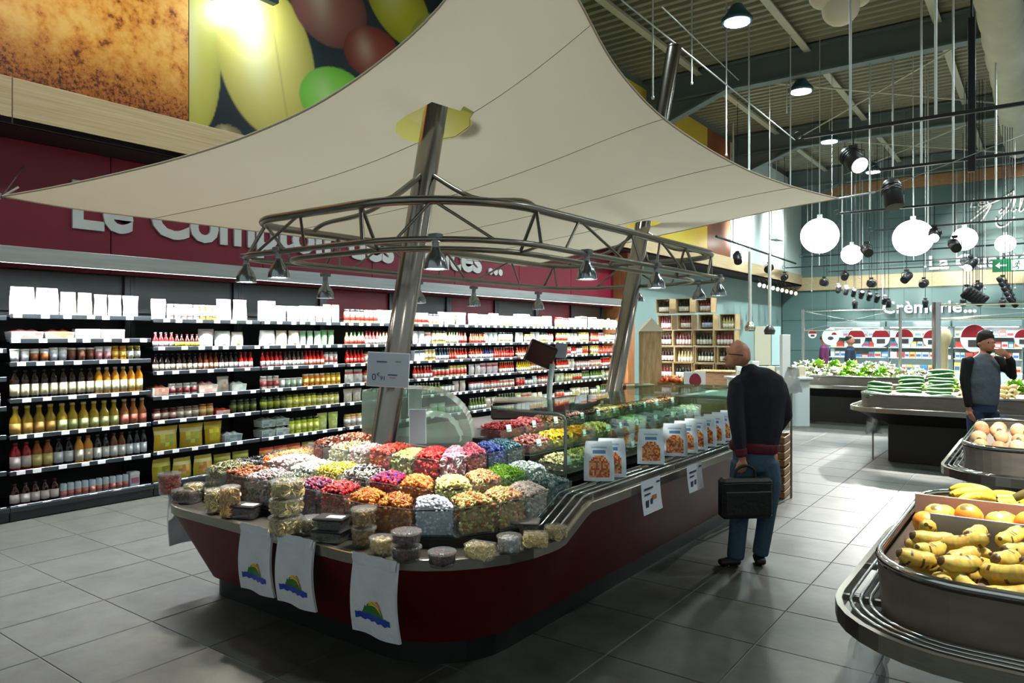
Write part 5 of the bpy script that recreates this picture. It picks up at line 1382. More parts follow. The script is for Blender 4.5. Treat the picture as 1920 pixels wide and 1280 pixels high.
def banana_mesh(L, r, bend, col, tip, spots, seed):
    rn = random.Random(seed); n, k = 18, 9; m = MB(); V = []
    for i in range(n + 1):
        s = i / n; a = (s - .5) * bend
        c = Vector(((L / bend) * math.sin(a), 0, (L / bend) * (1 - math.cos(a))))
        rad = r * (0.16 if i == 0 else 0.25 if i == 1 else 0.22 if i == n else min(1, .45 + 2.2 * min(s, 1 - s)))
        tx = Vector((math.cos(a), 0, math.sin(a))); up = Vector((-math.sin(a), 0, math.cos(a)))
        V.append([c + up * (rad * math.cos(2 * PI * j / k)) + Vector((0, 1, 0)) * (rad * math.sin(2 * PI * j / k)) for j in range(k)])
    for i in range(n):
        for j in range(k):
            c = tip if i in (0, n - 1) else (tip if rn.random() < spots else tuple(int(x * rn.uniform(.9, 1.05)) for x in col))
            c = tuple(min(255, x) for x in c)
            m.add([V[i][j], V[i][(j + 1) % k], V[i + 1][(j + 1) % k], V[i + 1][j]], [(0, 3, 2, 1)], c, True)
    m.add(V[0], [tuple(range(k))], tip); m.add(V[-1], [tuple(range(k))[::-1]], tip)
    return m
def merge(me):                                         # weld duplicate points so the skin shades smoothly
    b = bmesh.new(); b.from_mesh(me); bmesh.ops.remove_doubles(b, verts=b.verts, dist=1e-5); b.to_mesh(me); b.free(); return me
PL = [merge(banana_mesh(.15 + .012 * k, .030, .7 + .14 * k, (222, 190, 84), (84, 62, 30), .07, k).mesh('plantain', m_fruit)) for k in range(4)]
BN = [merge(banana_mesh(.20, .021, 1.0, (240, 206, 70), (90, 80, 30), .0, k).mesh('banana', m_fruit)) for k in range(3)]
random.seed(21)
k = 0
NTH = lambda i: (ORD + ['eleventh', 'twelfth', 'thirteenth', 'fourteenth'])[i]
for row in range(8):
    for c_ in range(11):
        x = -.34 + c_ * .125 + random.uniform(-.02, .02); y = 2.77 + (row % 4) * .118 + (.05 if row > 3 else 0) + random.uniform(-.02, .02)
        if row == 0 and c_ == 0: x += .08
        z = (.885 if row < 4 else .94) + (row % 4) * .010 + random.uniform(-.006, .006)
        o = inst('plantain', PL[k % 4], None, (x, y, z), (random.uniform(-.5, .5), random.uniform(-.3, .3), random.uniform(0, 2 * PI)))
        tag(o, 'short speckled plantain in the heap at the front of the nearest stand', 'plantain', 'plantains on the nearest stand'); k += 1
def dimple_sphere(r, col, col2, seed):
    m = MB(); rn = random.Random(seed)
    m.sphere((0, 0, 0), r, (1, 1, .92), 14, 9, cols=[(110, 90, 40)] + [tuple(int(a + (b - a) * i / 8) for a, b in zip(col, col2)) for i in range(8)])
    return m.mesh('fruit', m_fruit)
OR = [dimple_sphere(.049, (236, 140, 40), (240, 160, 60), 1), dimple_sphere(.047, (240, 176, 80), (236, 150, 50), 2)]
for i in range(9):
    for j in range(3):
        o = inst('orange', OR[(i + j) % 2], None, (-.38 + i * .104 + .02 * j + random.uniform(-.01, .01), 3.345 + j * .095, .915 + (.05 if j == 1 else .02) + random.uniform(0, .02)), (random.random(), random.random(), random.random() * 6))
        tag(o, 'round orange between the two cardboard dividers of the nearest stand', 'orange', 'oranges on the nearest stand')
for (y, x0, x1, c, lb) in ((3.26, -.36, 1.2, (150, 156, 170), 'grey cardboard divider between plantains and oranges'), (3.63, -.46, 1.2, (196, 164, 146), 'pinkish cardboard divider between oranges and bananas')):
    m = MB().box(x0, x1, y - .004, y + .004, .846, 1.01, bev=.002, m=None)
    tag(m.obj('tray_divider', mat('card_%d' % c[0], c, .7)), lb, 'divider')
def bunch(x, y, z, rz, n_, label):
    t = thing('banana_bunch', label, 'bananas', (x, y, z), rz, group='banana bunches')
    for i in range(n_):
        a = (i - (n_ - 1) / 2) * .26
        inst('banana', BN[i % 3], t, (.07 * math.cos(a) - .02, .075 * (i - (n_ - 1) / 2) * .62, .012 * (i % 2)), (PI + .25 * (i - n_ / 2) * .2, 0, a))
    MB().tube([(-.11, 0, -.01), (-.15, 0, .012), (-.175, 0, .03)], [.018, .022, .014], 7).obj('stalk', mat('banana_stalk', (96, 84, 34), .7), t)
for i, (x, y, rz) in enumerate(((-.28, 3.80, 2.9), (-.02, 3.78, 3.0), (.22, 3.80, 3.3), (-.22, 4.0, 3.3), (.06, 4.02, 2.8), (.32, 4.0, 3.0), (-.1, 4.18, 3.1), (.2, 4.18, 3.2), (.5, 3.85, 3.0), (.55, 4.1, 3.1))):
    bunch(x, y, .925 + .02 * (i % 2) + (.03 if 3 <= i <= 5 else 0), rz, 5, 'yellow banana bunch on the nearest stand behind the oranges')
# peaches
PE = [dimple_sphere(.05, (246, 206, 150), (240, 170, 120), 3), dimple_sphere(.052, (250, 220, 170), (246, 190, 140), 4), dimple_sphere(.048, (240, 180, 130), (226, 120, 80), 5)]
for j in range(4):
    for i in range(8):
        o = inst('peach', PE[(i * 2 + j) % 3], None, (-.38 + i * .115 + random.uniform(-.015, .015), 6.18 + j * .12 + random.uniform(-.015, .015), .91 + .045 * min(j, 2) + random.uniform(0, .02)), (random.random() * 3, random.random() * 3, 0))
        tag(o, 'pale round peach heaped on the second produce stand', 'peach', 'peaches on the second stand')
# cucumbers, stacked lengthwise in three columns
def cuc(seed):
    m = MB(); n_, L = 9, .30
    pts = [(-L / 2 + L * i / n_, .012 * math.sin(PI * i / n_ + seed), 0) for i in range(n_ + 1)]
    rs = [.006] + [.020, .024] + [.0255] * (n_ - 4) + [.023, .016]
    m.tube(pts, rs[:n_ + 1], 8)
    nn = len(m.f)
    m.c = [((30, 84, 40) if (i % 8) in (0, 3, 6) else (60, 116, 54)) if i < nn - 2 else (170, 180, 110) for i in range(nn)]
    return m.mesh('cucumber', m_fruit)
CU = [cuc(k * 1.3) for k in range(3)]
for c_, (x, layers, rows) in enumerate(((-1.82, 5, 4), (-1.47, 7, 5), (-1.11, 9, 6))):
    for l in range(layers):
        for r_ in range(max(1, rows - l // 2)):
            if r_ > 1 and l < layers - 2: continue
            o = inst('cucumber', CU[(l + r_) % 3], None, (x + random.uniform(-.02, .02), 10.84 + .055 * r_ + .05 * l, .873 + .044 * l), (random.random() * 6, random.uniform(-.05, .05), random.uniform(-.06, .06)))
            tag(o, 'dark green cucumber in the %s stack on the cucumber stand' % ('low outer', 'middle', 'tallest')[c_], 'cucumber', 'cucumbers in stacks')
for i in range(7):
    o = inst('courgette', CU[i % 3], None, (-1.98 + .03 * (i % 3), 11.05 + .09 * i, .872 + .03 * (i % 2)), (0, 0, 1.3 + .1 * i), (.7, 1.1, 1.1)); tag(o, 'short courgette lying at the rounded end of the cucumber stand', 'courgette', 'courgettes at the stand end')
PO = [dimple_sphere(.045, (226, 196, 120), (206, 170, 96), 7), dimple_sphere(.05, (236, 210, 140), (220, 184, 110), 8)]
for j in range(5):
    for i in range(6):
        o = inst('potato', PO[(i + j) % 2], None, (-.85 + i * .105 + random.uniform(-.02, .02), 10.88 + j * .1, .89 + .05 * min(j, 3)), (random.random() * 3, random.random() * 3, 0), (1.15, .95, .85)); tag(o, 'pale yellow potato heaped beside the tallest cucumber stack', 'potato', 'potatoes beside the cucumbers')
for i in range(14):
    c = random.choice(((120, 176, 206), (240, 190, 90), (230, 236, 240), (214, 120, 60), (90, 150, 190)))
    me = bag_mesh(.17, .15, .07, c, (240, 240, 236), random.choice(((240, 170, 60), (226, 226, 226), (200, 90, 60))), seed=i + 60).mesh('salad_bag', m_vcol)
    o = inst('salad_bag', me, None, (-.1 + (i % 5) * .19, 10.9 + (i // 5) * .16, .88 + .05 * (i // 5)), (R(-70), 0, random.uniform(-.3, .3) - .6)); tag(o, 'small printed salad bag lying beside the potatoes', 'bag', 'salad bags on the cucumber stand')
# leafy greens
def leaf_clump(seed, r, h, cols, nl=46):
    rn = random.Random(seed); m = MB()
    for i in range(nl):
        a, e = rn.uniform(0, 2 * PI), rn.uniform(.2, 1.45); L = r * rn.uniform(.6, 1.15); w_ = L * .32
        d = Vector((math.cos(a) * math.cos(e), math.sin(a) * math.cos(e), math.sin(e) * h / r)); s_ = Vector((-math.sin(a), math.cos(a), 0)); c = rn.choice(cols)
        P = [[d * (L * t) + s_ * (q * w_ * math.sin(PI * min(.95, .12 + .85 * t))) + Vector((0, 0, -.25 * L * t * t + .02 * math.sin(9 * t + q * 5))) for q in (-1, 0, 1)] for t in (0, .3, .6, .85, 1.0)]
        m.grid(P, col=tuple(min(255, int(x * rn.uniform(.85, 1.15))) for x in c))
    return m
GRN = [(150, 196, 70), (120, 176, 60), (186, 214, 110)]; WHG = [(236, 240, 220), (214, 226, 180), (240, 240, 230)]
m_leaf = mat_vc('leaf', .5)
LC = [leaf_clump(1, .2, .16, GRN).mesh('lettuce', m_leaf), leaf_clump(2, .2, .17, GRN).mesh('lettuce', m_leaf), leaf_clump(3, .19, .15, WHG).mesh('lettuce', m_leaf)]
for i in range(22):
    x, y = -4.15 + (i % 8) * .32, 15.3 + (i // 8) * .42
    k = 0 if 3 <= i % 8 <= 5 else 2
    if i // 8 == 2: k = 1 if i % 8 in (1, 2, 3) else 2
    o = inst('lettuce', LC[k], None, (x, y, .85 + .1 * (i // 8)), (0, 0, random.random() * 6), 1.25)
    tag(o, ('bright green leafy lettuce' if k < 2 else 'pale white-green endive head') + ' on the stand before the dairy wall', 'lettuce', 'salad heads on the leafy stand')
for i in range(8):
    o = inst('lettuce', LC[i % 2], None, (-1.5 + .4 * i, 11.75 + .35 * (i % 2), .95), (0, 0, random.random() * 6), 1.3); tag(o, 'green leafy lettuce at the back of the cucumber stand', 'lettuce', 'lettuces behind the cucumbers')
# chrome frames above the stands
def frame_posts(label, posts, y, ztop, zmid, thick):
    t = thing('stand_frame', label, 'frame', (posts[0], y, .8))
    for x in posts: MB().cyl((x - posts[0], 0, 0), (x - posts[0], 0, ztop - .8), thick, n=14).obj('post', m_chrome, t)
    for z in (ztop - .04, zmid): MB().cyl((0, 0, z - .8), (posts[-1] - posts[0], 0, z - .8), .012, n=8).obj('bar', m_chrome, t)
    for a, b in zip(posts, posts[1:]):
        MB().cyl((a - posts[0], 0, zmid - .8), (b - posts[0], 0, ztop - .84), .005, n=5).cyl((b - posts[0], 0, zmid - .8), (a - posts[0], 0, ztop - .84), .005, n=5).obj('cross_wire', m_cable, t)
frame_posts('slim chrome frame over the leafy greens', [at(1506, 600, Y=16.2).x, at(1688, 600, Y=16.2).x], 16.2, 2.27, 1.82, .03)
frame_posts('thick chrome frame over the cucumber stand', [at(1756, 600, Y=12.4).x, 1.6], 12.4, 2.2, 1.95, .06)
CO_ = thing('display_column', 'tall cream column with a rounded head among the greens', 'column', at(1771, 690, Y=14.6).xy.to_3d() + Vector((0, 0, 0)))
MB().lathe([(.12, 0), (.12, .05), (.055, .08), (.055, 1.5), (.09, 1.58), (.11, 1.70), (.08, 1.80), (.03, 1.84)], 14).obj('stem', mat('cream_wood', (236, 218, 170), .6), CO_)
# thin clear bags hanging at the stands
def hang_bag(label, p, w_, h, post=0.0, mt=None):
    t = thing('plastic_bag', label, 'bag', p, HEAD)
    m = MB(); random.seed(int(p[0] * 100))
    P = [[(w_ * (u - .5) * (.5 + .6 * v), .03 * math.sin(5 * u + 4 * v) + random.uniform(-.012, .012), -h * v + random.uniform(-.01, .01)) for v in [j / 9 for j in range(10)]] for u in [i / 7 for i in range(8)]]
    Q = [[(x, y + .035 + random.uniform(-.01, .01), z) for x, y, z in r] for r in P[::-1]]
    m.grid(P).grid(Q); m.obj('film', mt or mat_glass('bag_film', (238, 242, 242), .35, .15, .10, (235, 240, 240)), t)
    MB().cyl((-w_ * .25, .017, .005), (w_ * .25, .017, .005), .008, n=6).obj('hanger', m_steel, t)
    if post: MB().cyl((0, .05, -p[2]), (0, .05, .02), .012, n=8).obj('post', m_steel, t)
    return t
hang_bag('clear plastic bag hanging under the nearest stand', at(1637, 1178, t=2.75), .17, .34)
hang_bag('clear plastic bag hanging from the cucumber stand', at(1640, 770, t=10.0), .22, .32, 1)
hang_bag('milky plastic bag on a thin post behind the man with the briefcase', at(1487, 690, t=7.6), .19, .26, 1, mat_glass('milky_film', (238, 242, 242), .25, .2, .6, (235, 240, 240)))
hang_bag('clear plastic bag hanging from the peach stand', at(1824, 875, t=6.2), .12, .3)
# ================================================================== far end: wine crates, gift table, dairy wall
m_crate = wood('crate_wood', (206, 180, 134), (170, 138, 92), stretch=(4, 4, .6))
m_craten = wood('crate_brown', (150, 112, 74), (112, 80, 50), stretch=(.6, 4, 4))
def crate_mesh(w_, h, d, th=.012):
    return MB().box(-w_/2, w_/2, 0, d, 0, th).box(-w_/2, w_/2, 0, d, h - th, h).box(-w_/2, -w_/2 + th, 0, d, th, h - th).box(w_/2 - th, w_/2, 0, d, th, h - th).box(-w_/2, w_/2, d - th, d, th, h - th)
WINE = [((44, 14, 20), (236, 230, 220), (30, 20, 26)), ((120, 60, 60), (240, 236, 226), (120, 20, 30)), ((24, 34, 26), (226, 226, 210), (40, 40, 40)), ((190, 180, 120), (240, 240, 230), (60, 70, 50)), ((30, 20, 26), (190, 200, 220), (20, 20, 30))]
rowz = [.0, .37, .74, 1.11, 1.48, 1.85, 2.22]
m_gloss_w = m_vgloss
for rI, z in enumerate(rowz):
    cols = 4 if rI < 6 else 3
    for c_ in range(cols):
        rn = random.Random(rI * 10 + c_)
        w_, h = .455, .355
        if rI >= 5: w_, h = .34, .33
        x = -7.05 + c_ * .48 + (.05 if rI % 2 else 0) + (.03 * rn.random())
        o = crate_mesh(w_, h, .34).obj('wine_crate', m_crate, None, (x, 15.45 + rn.uniform(-.03, .03), z + .001)); nm = ('lowest', 'second', 'third', 'fourth', 'fifth', 'sixth', 'topmost')[rI]
        tag(o, 'open wooden wine crate in the %s row, %s from the wooden post' % (nm, ORD[c_]), 'crate', 'stacked wine crates')
        if rI >= 2:
            k = rn.randrange(5); nb = 5 if rI < 5 else 4
            for b in range(nb):
                place_product('flask' if k == 3 else 'bottle', WINE[k], (.072, .27), x - w_ / 2 + .055 + b * (w_ - .09) / nb + .01, 15.56, z + .014, 'wine bottle in the %s crate row, %s crate from the wooden post' % (nm, ORD[c_]), 'wine bottles in crates', False, -PI / 2)
WT = thing('end_cabinet', 'low brown cabinet under a counter beside the wine crates', 'cabinet', (-5.95, 14.75, 0))
MB().box(0, .75, 0, .5, 0, .95, bev=.01).obj('body', m_craten, WT); MB().box(-.03, .78, -.03, .52, .95, .98, bev=.006).obj('top', m_crate, WT)
m_slat = wood('slant_panel', (130, 150, 146), (116, 136, 132))
# gift table at the far end of the sweet counter
GT = thing('gift_table', 'white clothed gift table behind the sweet counter', 'table', (-3.55, 8.75, 0))
MB().box(-.95, .95, -.4, .4, .96, 1.0, bev=.008).obj('table_top', mat('table_white', (226, 228, 226), .5), GT)
for sx in (-.88, .88):
    for sy in (-.33, .33): MB().box(sx - .03, sx + .03, sy - .03, sy + .03, 0, .96).obj('leg', m_steel, GT)
TW = thing('gable_tower', 'tall pale wooden display tower with a gabled roof on the gift table', 'display', at(1219, 700, t=9.4).xy.to_3d() + Vector((0, 0, 1.001)), HEAD)
MB().box(-.13, .13, -.1, .1, 0, .78, bev=.006).obj('tower', m_crate, TW)
MB().add([(-.16, -.12, .76), (.16, -.12, .76), (.16, .12, .76), (-.16, .12, .76), (0, -.12, .93), (0, .12, .93)], [(0, 1, 4), (2, 3, 5), (1, 2, 5, 4), (3, 0, 4, 5), (0, 3, 2, 1)]).obj('gable_roof', mat('roof_pale', (236, 226, 200), .6), TW)
for k in range(3): MB().box(.131, .24, -.09, .09, .15 + .2 * k, .162 + .2 * k).obj('ledge', m_crate, TW)
def basket(u, v, r, cols, label, z=1.001, t_=9.2):
    p = at(u, v, t=t_); p.z = z
    t = thing('gift_basket', label, 'basket', p, group='gift baskets')
    b = MB().lathe([(r * .8, 0.001), (r, .11), (r * 1.04, .115)], 16); b.f = b.f[:-1]; b.c = b.c[:-1]; b.s = b.s[:-1]; b.obj('basket', m_craten, t)
    q = r * .66
    stuff(inst('contents', pile_mesh('contents', [(-q, -q), (q, -q), (q, q), (-q, q)], .01, .12, .07, 'ball', .026, cols, 50, 5), t))
basket(1258, 715, .17, [(226, 70, 50), (236, 120, 60), (240, 170, 90)], 'round basket heaped with red and orange sweets')
basket(1290, 715, .15, [(240, 200, 120), (236, 170, 90), (250, 226, 160)], 'round basket heaped with golden sweets')
EG = thing('egg_sign', 'white card with a maroon egg shape on the gift table', 'sign', at(1305, 725, t=9.0).xy.to_3d() + Vector((0, 0, 1.001)), HEAD)
MB().box(-.15, .12, 0, .012, 0, .26, bev=.004).obj('card', m_tag, EG)
MB().prism([(.075 * math.cos(a) - .01, (.1 if math.sin(a) > 0 else .06) * math.sin(a)) for a in [2 * PI * k / 20 for k in range(20)]], -.004, -.001).xform(Matrix.Translation((0, 0, .14)) @ Matrix.Rotation(R(90), 4, 'X') @ Matrix.Scale(-1, 4, (0, 0, 1))).obj('egg', mat('egg_maroon', (130, 26, 40), .5), EG)
for k, (u, v, c, lb) in enumerate(((1165, 718, (150, 40, 50), 'maroon gift box at the end of the gift table'), (1188, 712, (206, 196, 150), 'straw gift box beside the wooden tower'), (1205, 724, (120, 130, 90), 'olive gift box in front of the wooden tower'))):
    p = at(u, v, t=8.9); p.z = 1.001
    t = thing('gift_box', lb, 'box', p, HEAD + .2, 'gift boxes')
    MB().box(-.12, .12, -.08, .08, 0, .09, bev=.005).obj('carton', mat('gift_%d' % k, c, .5), t); MB().box(-.125, .125, -.085, .085, .09, .115, bev=.005).obj('lid', mat('giftlid_%d' % k, tuple(min(255, x + 40) for x in c), .5), t)
# slatted crates at the counter end
for k in range(2):
    t = thing('slatted_crate', '%s slatted brown crate of two at the end of the red counter' % ('lower', 'upper')[k], 'crate', (-2.5, 7.95, .33 * k + .001), .1)
    for zz in (.01, .09, .17, .25):
        for (x0, x1, y0, y1) in ((-.3, .3, -.2, -.185), (-.3, .3, .185, .2), (-.3, -.285, -.185, .185), (.285, .3, -.185, .185)):
            MB().box(x0, x1, y0, y1, zz, zz + .062, bev=.002).obj('slat', m_craten, t)
    for sx in (-.27, .27):
        for sy in (-.17, .17): MB().box(sx - .015, sx + .015, sy - .015, sy + .015, 0, .32).obj('corner_post', m_craten, t)
    MB().box(-.285, .285, -.185, .185, .004, .012).obj('base_board', m_craten, t)

# ---- dairy wall: open chilled cabinets with packs
m_cab = mat('cabinet_white', (214, 224, 224), .35)
m_cablit = mat('cabinet_lamp', (255, 255, 255), .5, emit=(240, 252, 255), estr=20)
m_maroon2 = mat('sign_maroon', (150, 30, 40), .45)
for k in range(6):
    x0 = -6.2 + k * 1.9
    t = thing('dairy_cabinet', 'white open chilled dairy cabinet, %s from the left wall corner' % ORD[k], 'cabinet', (x0, 27.0, 0), group='dairy cabinets')
    MB().box(0, 1.86, 0, 1.2, 0, .55, bev=.02).obj('base', m_cab, t)
    MB().box(0, 1.86, 1.05, 1.2, .55, 2.15).obj('back', m_cab, t)
    MB().box(0, 1.86, .25, 1.2, 2.0, 2.2, bev=.02).obj('hood', mat('hood_grey', (150, 170, 172), .3, .4), t)
    MB().box(.1, 1.76, .3, .5, 1.985, 2.0).obj('lamp', m_cablit, t)
    for z in (.95, 1.3, 1.65): MB().box(.02, 1.84, .5, 1.06, z, z + .025).obj('shelf', m_cab, t)
    rn = random.Random(k + 5)
    for z, yf in ((.551, .25), (.976, .62), (1.326, .62), (1.676, .62)):
        x = .06
        while x < 1.7:
            w_ = rn.choice((.13, .17, .21)); h = rn.uniform(.14, .26)
            c = rn.choice((WHITE, WHITE, (226, 236, 246), (240, 226, 190), (90, 150, 190), (206, 90, 80), (240, 214, 120), (190, 220, 190)))
            place_product('carton', (c, rn.choice((WHITE, (200, 60, 60), (70, 110, 170))), c), (round(w_, 2), round(h, 1)), x0 + x + w_ / 2, 27.0 + yf, z, '%s dairy carton in the %s dairy cabinet' % ('pale' if sum(c) > 600 else 'coloured', ORD[k]), 'cartons in dairy cabinets', False, -PI / 2)
            x += w_ + .012
# round price signs hung before the dairy wall
for k, (u, v, r_, kind) in enumerate(((1523, 626, 8, 0), (1557, 631, 16, 1), (1605, 633, 17, 0), (1651, 633, 17, 0), (1695, 633, 17, 0), (1747, 635, 17, 0), (1826, 634, 26, 0), (1918, 634, 17, 0))):
    tt = 19.0; p = at(u, v, t=tt); rad = r_ * tt / F_PX
    t = thing('round_sign', ('white round sign with a dark cheese picture' if kind else 'round half maroon half white price sign') + ', %s along the dairy wall' % ORD[k], 'sign', p, HEAD, 'round price signs')
    disc = lambda r0, y0, y1, a0=0, a1=2 * PI: MB().prism([(r0 * math.cos(a0 + (a1 - a0) * i / 28), r0 * math.sin(a0 + (a1 - a0) * i / 28)) for i in range(29 if a1 - a0 < 6 else 28)], y0, y1).xform(Matrix.Rotation(R(90), 4, 'X'))
    disc(rad, 0, .015).obj('disc', m_tag, t)
    if kind == 0:
        disc(rad * .97, .0155, .02, .08, PI - .08).obj('maroon_half', m_maroon2, t)
        MB().box(-rad * .45, rad * .45, -.0225, -.0155, -rad * .62, -rad * .12).obj('price_block', mat('sign_ink', (70, 66, 66), .6), t)
    else:
        MB().sphere((0, -.016, -.04), rad * .35, (1, .05, .6), 10, 6).obj('picture', mat('sign_ink', (70, 66, 66), .6), t)
        disc(rad * .3, .0155, .02, .08, PI - .08).xform(Matrix.Translation((rad * .4, 0, rad * .2))).obj('maroon_half', m_maroon2, t)
    MB().cyl((0, 0, rad), (0, 0, 7.66 - p.z), .004, n=5).obj('hanging_wire', m_cable, t)
# service nook at the corner: boards, white tower, pendant lamps
nk = at(1440, 690, t=17.0)
for k, (u0, u1, v0, v1, tt, c, lb) in enumerate(((1415, 1445, 612, 690, 20, (206, 200, 176), 'cream board behind the man with the briefcase'), (1447, 1464, 612, 690, 20, (196, 226, 224), 'pale cyan board beside the cream board'), (1467, 1482, 627, 690, 13.5, (240, 240, 236), 'tall white box on the white service table'))):
    p0, p1 = at(u0, v1, t=tt), at(u1, v1, t=tt); zt = at(u0, v0, t=tt).z; wd = (p1 - p0).length
    t = thing('display_board', lb, 'board', Vector((p0.x, p0.y, .9)), HEAD)
    MB().box(0, wd, 0, .06 if k < 2 else .14, 0, zt - .9, bev=.004).obj('panel', mat('board_%d' % k, c, .5), t)
    MB().box(wd * .1, wd * .9, .01, .05, -.9, 0.0).obj('leg', m_steel, t)
ST = thing('service_table', 'white service table with packed goods beside the round signs', 'table', at(1440, 690, t=14.0).xy.to_3d(), HEAD)
MB().box(-.75, .75, -.3, .35, .88, .92, bev=.006).obj('table_top', m_cab, ST); MB().box(-.7, .7, -.25, .3, 0, .88).obj('body', m_cab, ST)
for k in range(9):
    rn = random.Random(k + 70)
    p = ST.location + RGT * (-.55 + .15 * k) + Vector((0, 0, .921)); c = rn.choice((WHITE, (226, 210, 170), (190, 206, 206), (150, 160, 160), (236, 226, 190)))
    place_product('carton', (c, (200, 190, 170), c), (.13, round(rn.uniform(.14, .3), 1)), p.x, p.y, p.z, 'pale carton in the row on the white service table', 'cartons on the service table', False, HEAD - PI / 2)

# ================================================================== ceiling lamps, tracks and spotlights
m_housing = mat('spot_housing', (34, 34, 36), .4, .3)
m_glow = mat('spot_glow', (255, 255, 255), .5, emit=(255, 253, 246), estr=40)
m_globe = mat('globe_glow', (255, 255, 255), .5, emit=(255, 255, 250), estr=6)
m_track = mat('track_black', (26, 28, 30), .4, .4)
m_rod = mat('rod_white', (196, 200, 196), .4, .3)
def track(label, y, x0, x1, z, rods):
    t = thing('light_track', label, 'light track', (x0, y, z), group='black light tracks')
    MB().box(0, x1 - x0, -.025, .025, -.02, .02, bev=.004).obj('rail', m_track, t)
    MB().tube([(-.06 + .05 * math.cos(a), 0, .03 + .05 * math.sin(a)) for a in [2 * PI * k / 10 for k in range(11)]], .006, 5).obj('cable_loop', m_track, t)
    for x in rods: MB().cyl((x - x0, 0, .02), (x - x0, 0, 7.6 - z), .016, n=8).obj('hanging_rod', m_rod, t)
def track_spot(label, p, target, power, r=.075, L=.26, on=True, lit=True, angle=34, col=(1, .97, .9), drop=.14):
    p = Vector(p); hi = [z for (y, a, b_, z, l) in TR if abs(y - p.y) < .02 and z > p.z + drop]; hi = (hi[0] if hi else 7.66) - p.z; d = (Vector(target) - p).normalized()
    t = thing('track_spotlight', label, 'spotlight', p, group='black track spotlights')
    Mx = rot_to(d)
    MB().lathe([(r * .8, -L * .55), (r, -L * .4), (r, L * .45)], 16, m=Mx).obj('housing', m_housing, t)
    for k in range(3): MB().lathe([(r * 1.06, -L * .35 + k * .04), (r * 1.06, -L * .35 + k * .04 + .012)], 16, m=Mx).obj('cooling_fin', m_housing, t)
    MB().lathe([(r * .86, L * .452), (r * .86, L * .47)], 16, m=Mx).obj('lens', m_glow if lit else m_housing, t)
    MB().tube([(r * 1.15, 0, 0), (r * 1.15, 0, drop * .7), (0, 0, drop), (-r * 1.15, 0, drop * .7), (-r * 1.15, 0, 0)], .008, 6).obj('yoke', m_housing, t)
    MB().box(-.05, .05, -.02, .02, drop, drop + .045, bev=.004).obj('adapter', m_housing, t)
    if hi > drop + .05: MB().cyl((0, 0, drop + .03), (0, 0, hi), .008, n=6).obj('stem', m_track, t)
    if on and power: spot('beam', p + d * (L * .5), target, power, col, angle, .6, .05, t)
    return t
# tracks run across the hall above the produce
TR = [(9.55, -2.45, 3.0, 4.2, 'first track over the cucumber aisle'), (12.1, -2.0, 3.0, 4.2, 'second track over the cucumber aisle'), (15.6, -3.3, 3.0, 4.15, 'third track over the leafy stand'), (18.6, -3.2, 3.0, 4.15, 'fourth track before the dairy wall'), (23.0, -5.9, 4.0, 4.1, 'fifth track before the dairy wall'), (25.8, -7.2, 4.0, 4.05, 'sixth track before the dairy wall'), (27.6, -6.2, 4.0, 4.0, 'track closest to the dairy wall')]
for i, (y, x0, x1, z, lb) in enumerate(TR):
    track('black light track, ' + lb, y, x0, x1, z, [x0 + .55, x0 + 1.45, x0 + 3.2] if i == 0 else [x0 + .55, x0 + .95, x0 + 2.6] if i < 3 else [x0 + 1.1, x0 + 3.9])
t = thing('light_track', 'black light track running along the left wall towards the corner', 'light track', at(1343, 443, t=17), group='black light tracks')
q = at(1492, 494, t=26.0) - t.location
MB().tube([(0, 0, 0), q], .03, 6).obj('rail', m_track, t)
for f_ in (.15, .6): MB().cyl(q * f_, q * f_ + Vector((0, 0, 3.0)), .02, n=6).obj('hanging_rod', m_rod, t)
# vertical black post between the first tracks
def atr(u, v, y): return at(u, v, Y=y)
SP = [
 (1600, 300, 9.55, (.9, 6.9, .9), 1600, .11, .34, True, 'large glaring spotlight under the first track'),
 (1674, 366, 12.1, (-1.3, 11.2, .9), 4200, .13, .42, False, 'large black barrel spotlight under the second track'),
 (1625, 470, 15.6, (-.6, 11.2, .9), 4200, .09, .3, False, 'slim grey spotlight under the third track'),
 (1752, 440, 15.6, (-1.6, 11.5, .9), 3800, .1, .3, True, 'spotlight with round glowing lens beside the flat globe'),
 (1790, 460, 15.6, (.2, 11.4, .9), 3800, .09, .3, False, 'brown barrel spotlight beside the oval globe'),
 (1820, 495, 18.6, (-2.6, 15.8, .9), 4200, .1, .32, True, 'spotlight over the lettering La Qualité'),
 (1700, 520, 18.6, (-3.7, 15.8, .9), 4200, .09, .28, False, 'grey barrel spotlight over the leafy stand'),
 (1545, 530, 23.0, (-4.6, 28.9, 3.0), 900, .1, .3, True, 'white glowing spotlight left of the row of fins'),
 (1634, 532, 23.0, (-3.0, 28.9, 3.0), 900, .1, .3, True, 'white glowing spotlight right of the row of fins'),
 (1732, 532, 23.0, (-1.6, 28.9, 4.6), 1600, .1, .3, True, 'white glowing spotlight above the dairy sign'),
 (1833, 538, 23.0, (.0, 28.9, 5.2), 2200, .1, .3, True, 'white glowing spotlight beside the finned cluster'),
 (1383, 484, 18.0, (-5.0, 15.5, 1.2), 300, .1, .34, False, 'square black spotlight at the start of the wall track'),
 (1442, 503, 21.0, (-6.6, 15.6, 1.6), 300, .1, .32, False, 'black spotlight midway along the wall track'),
 (1471, 520, 24.5, (-6.0, 15.6, 1.4), 250, .1, .34, False, 'black spotlight at the far end of the wall track'),
 (1584, 518, 23.5, (-4.0, 16.5, .9), 250, .1, .3, False, 'dark finned spotlight above the timber band'),
]
for (u, v, y, tg, pw_, r_, L_, lit, lb) in SP:
    track_spot(lb, at(u, v, Y=y), tg, pw_, r_, L_, True, lit)
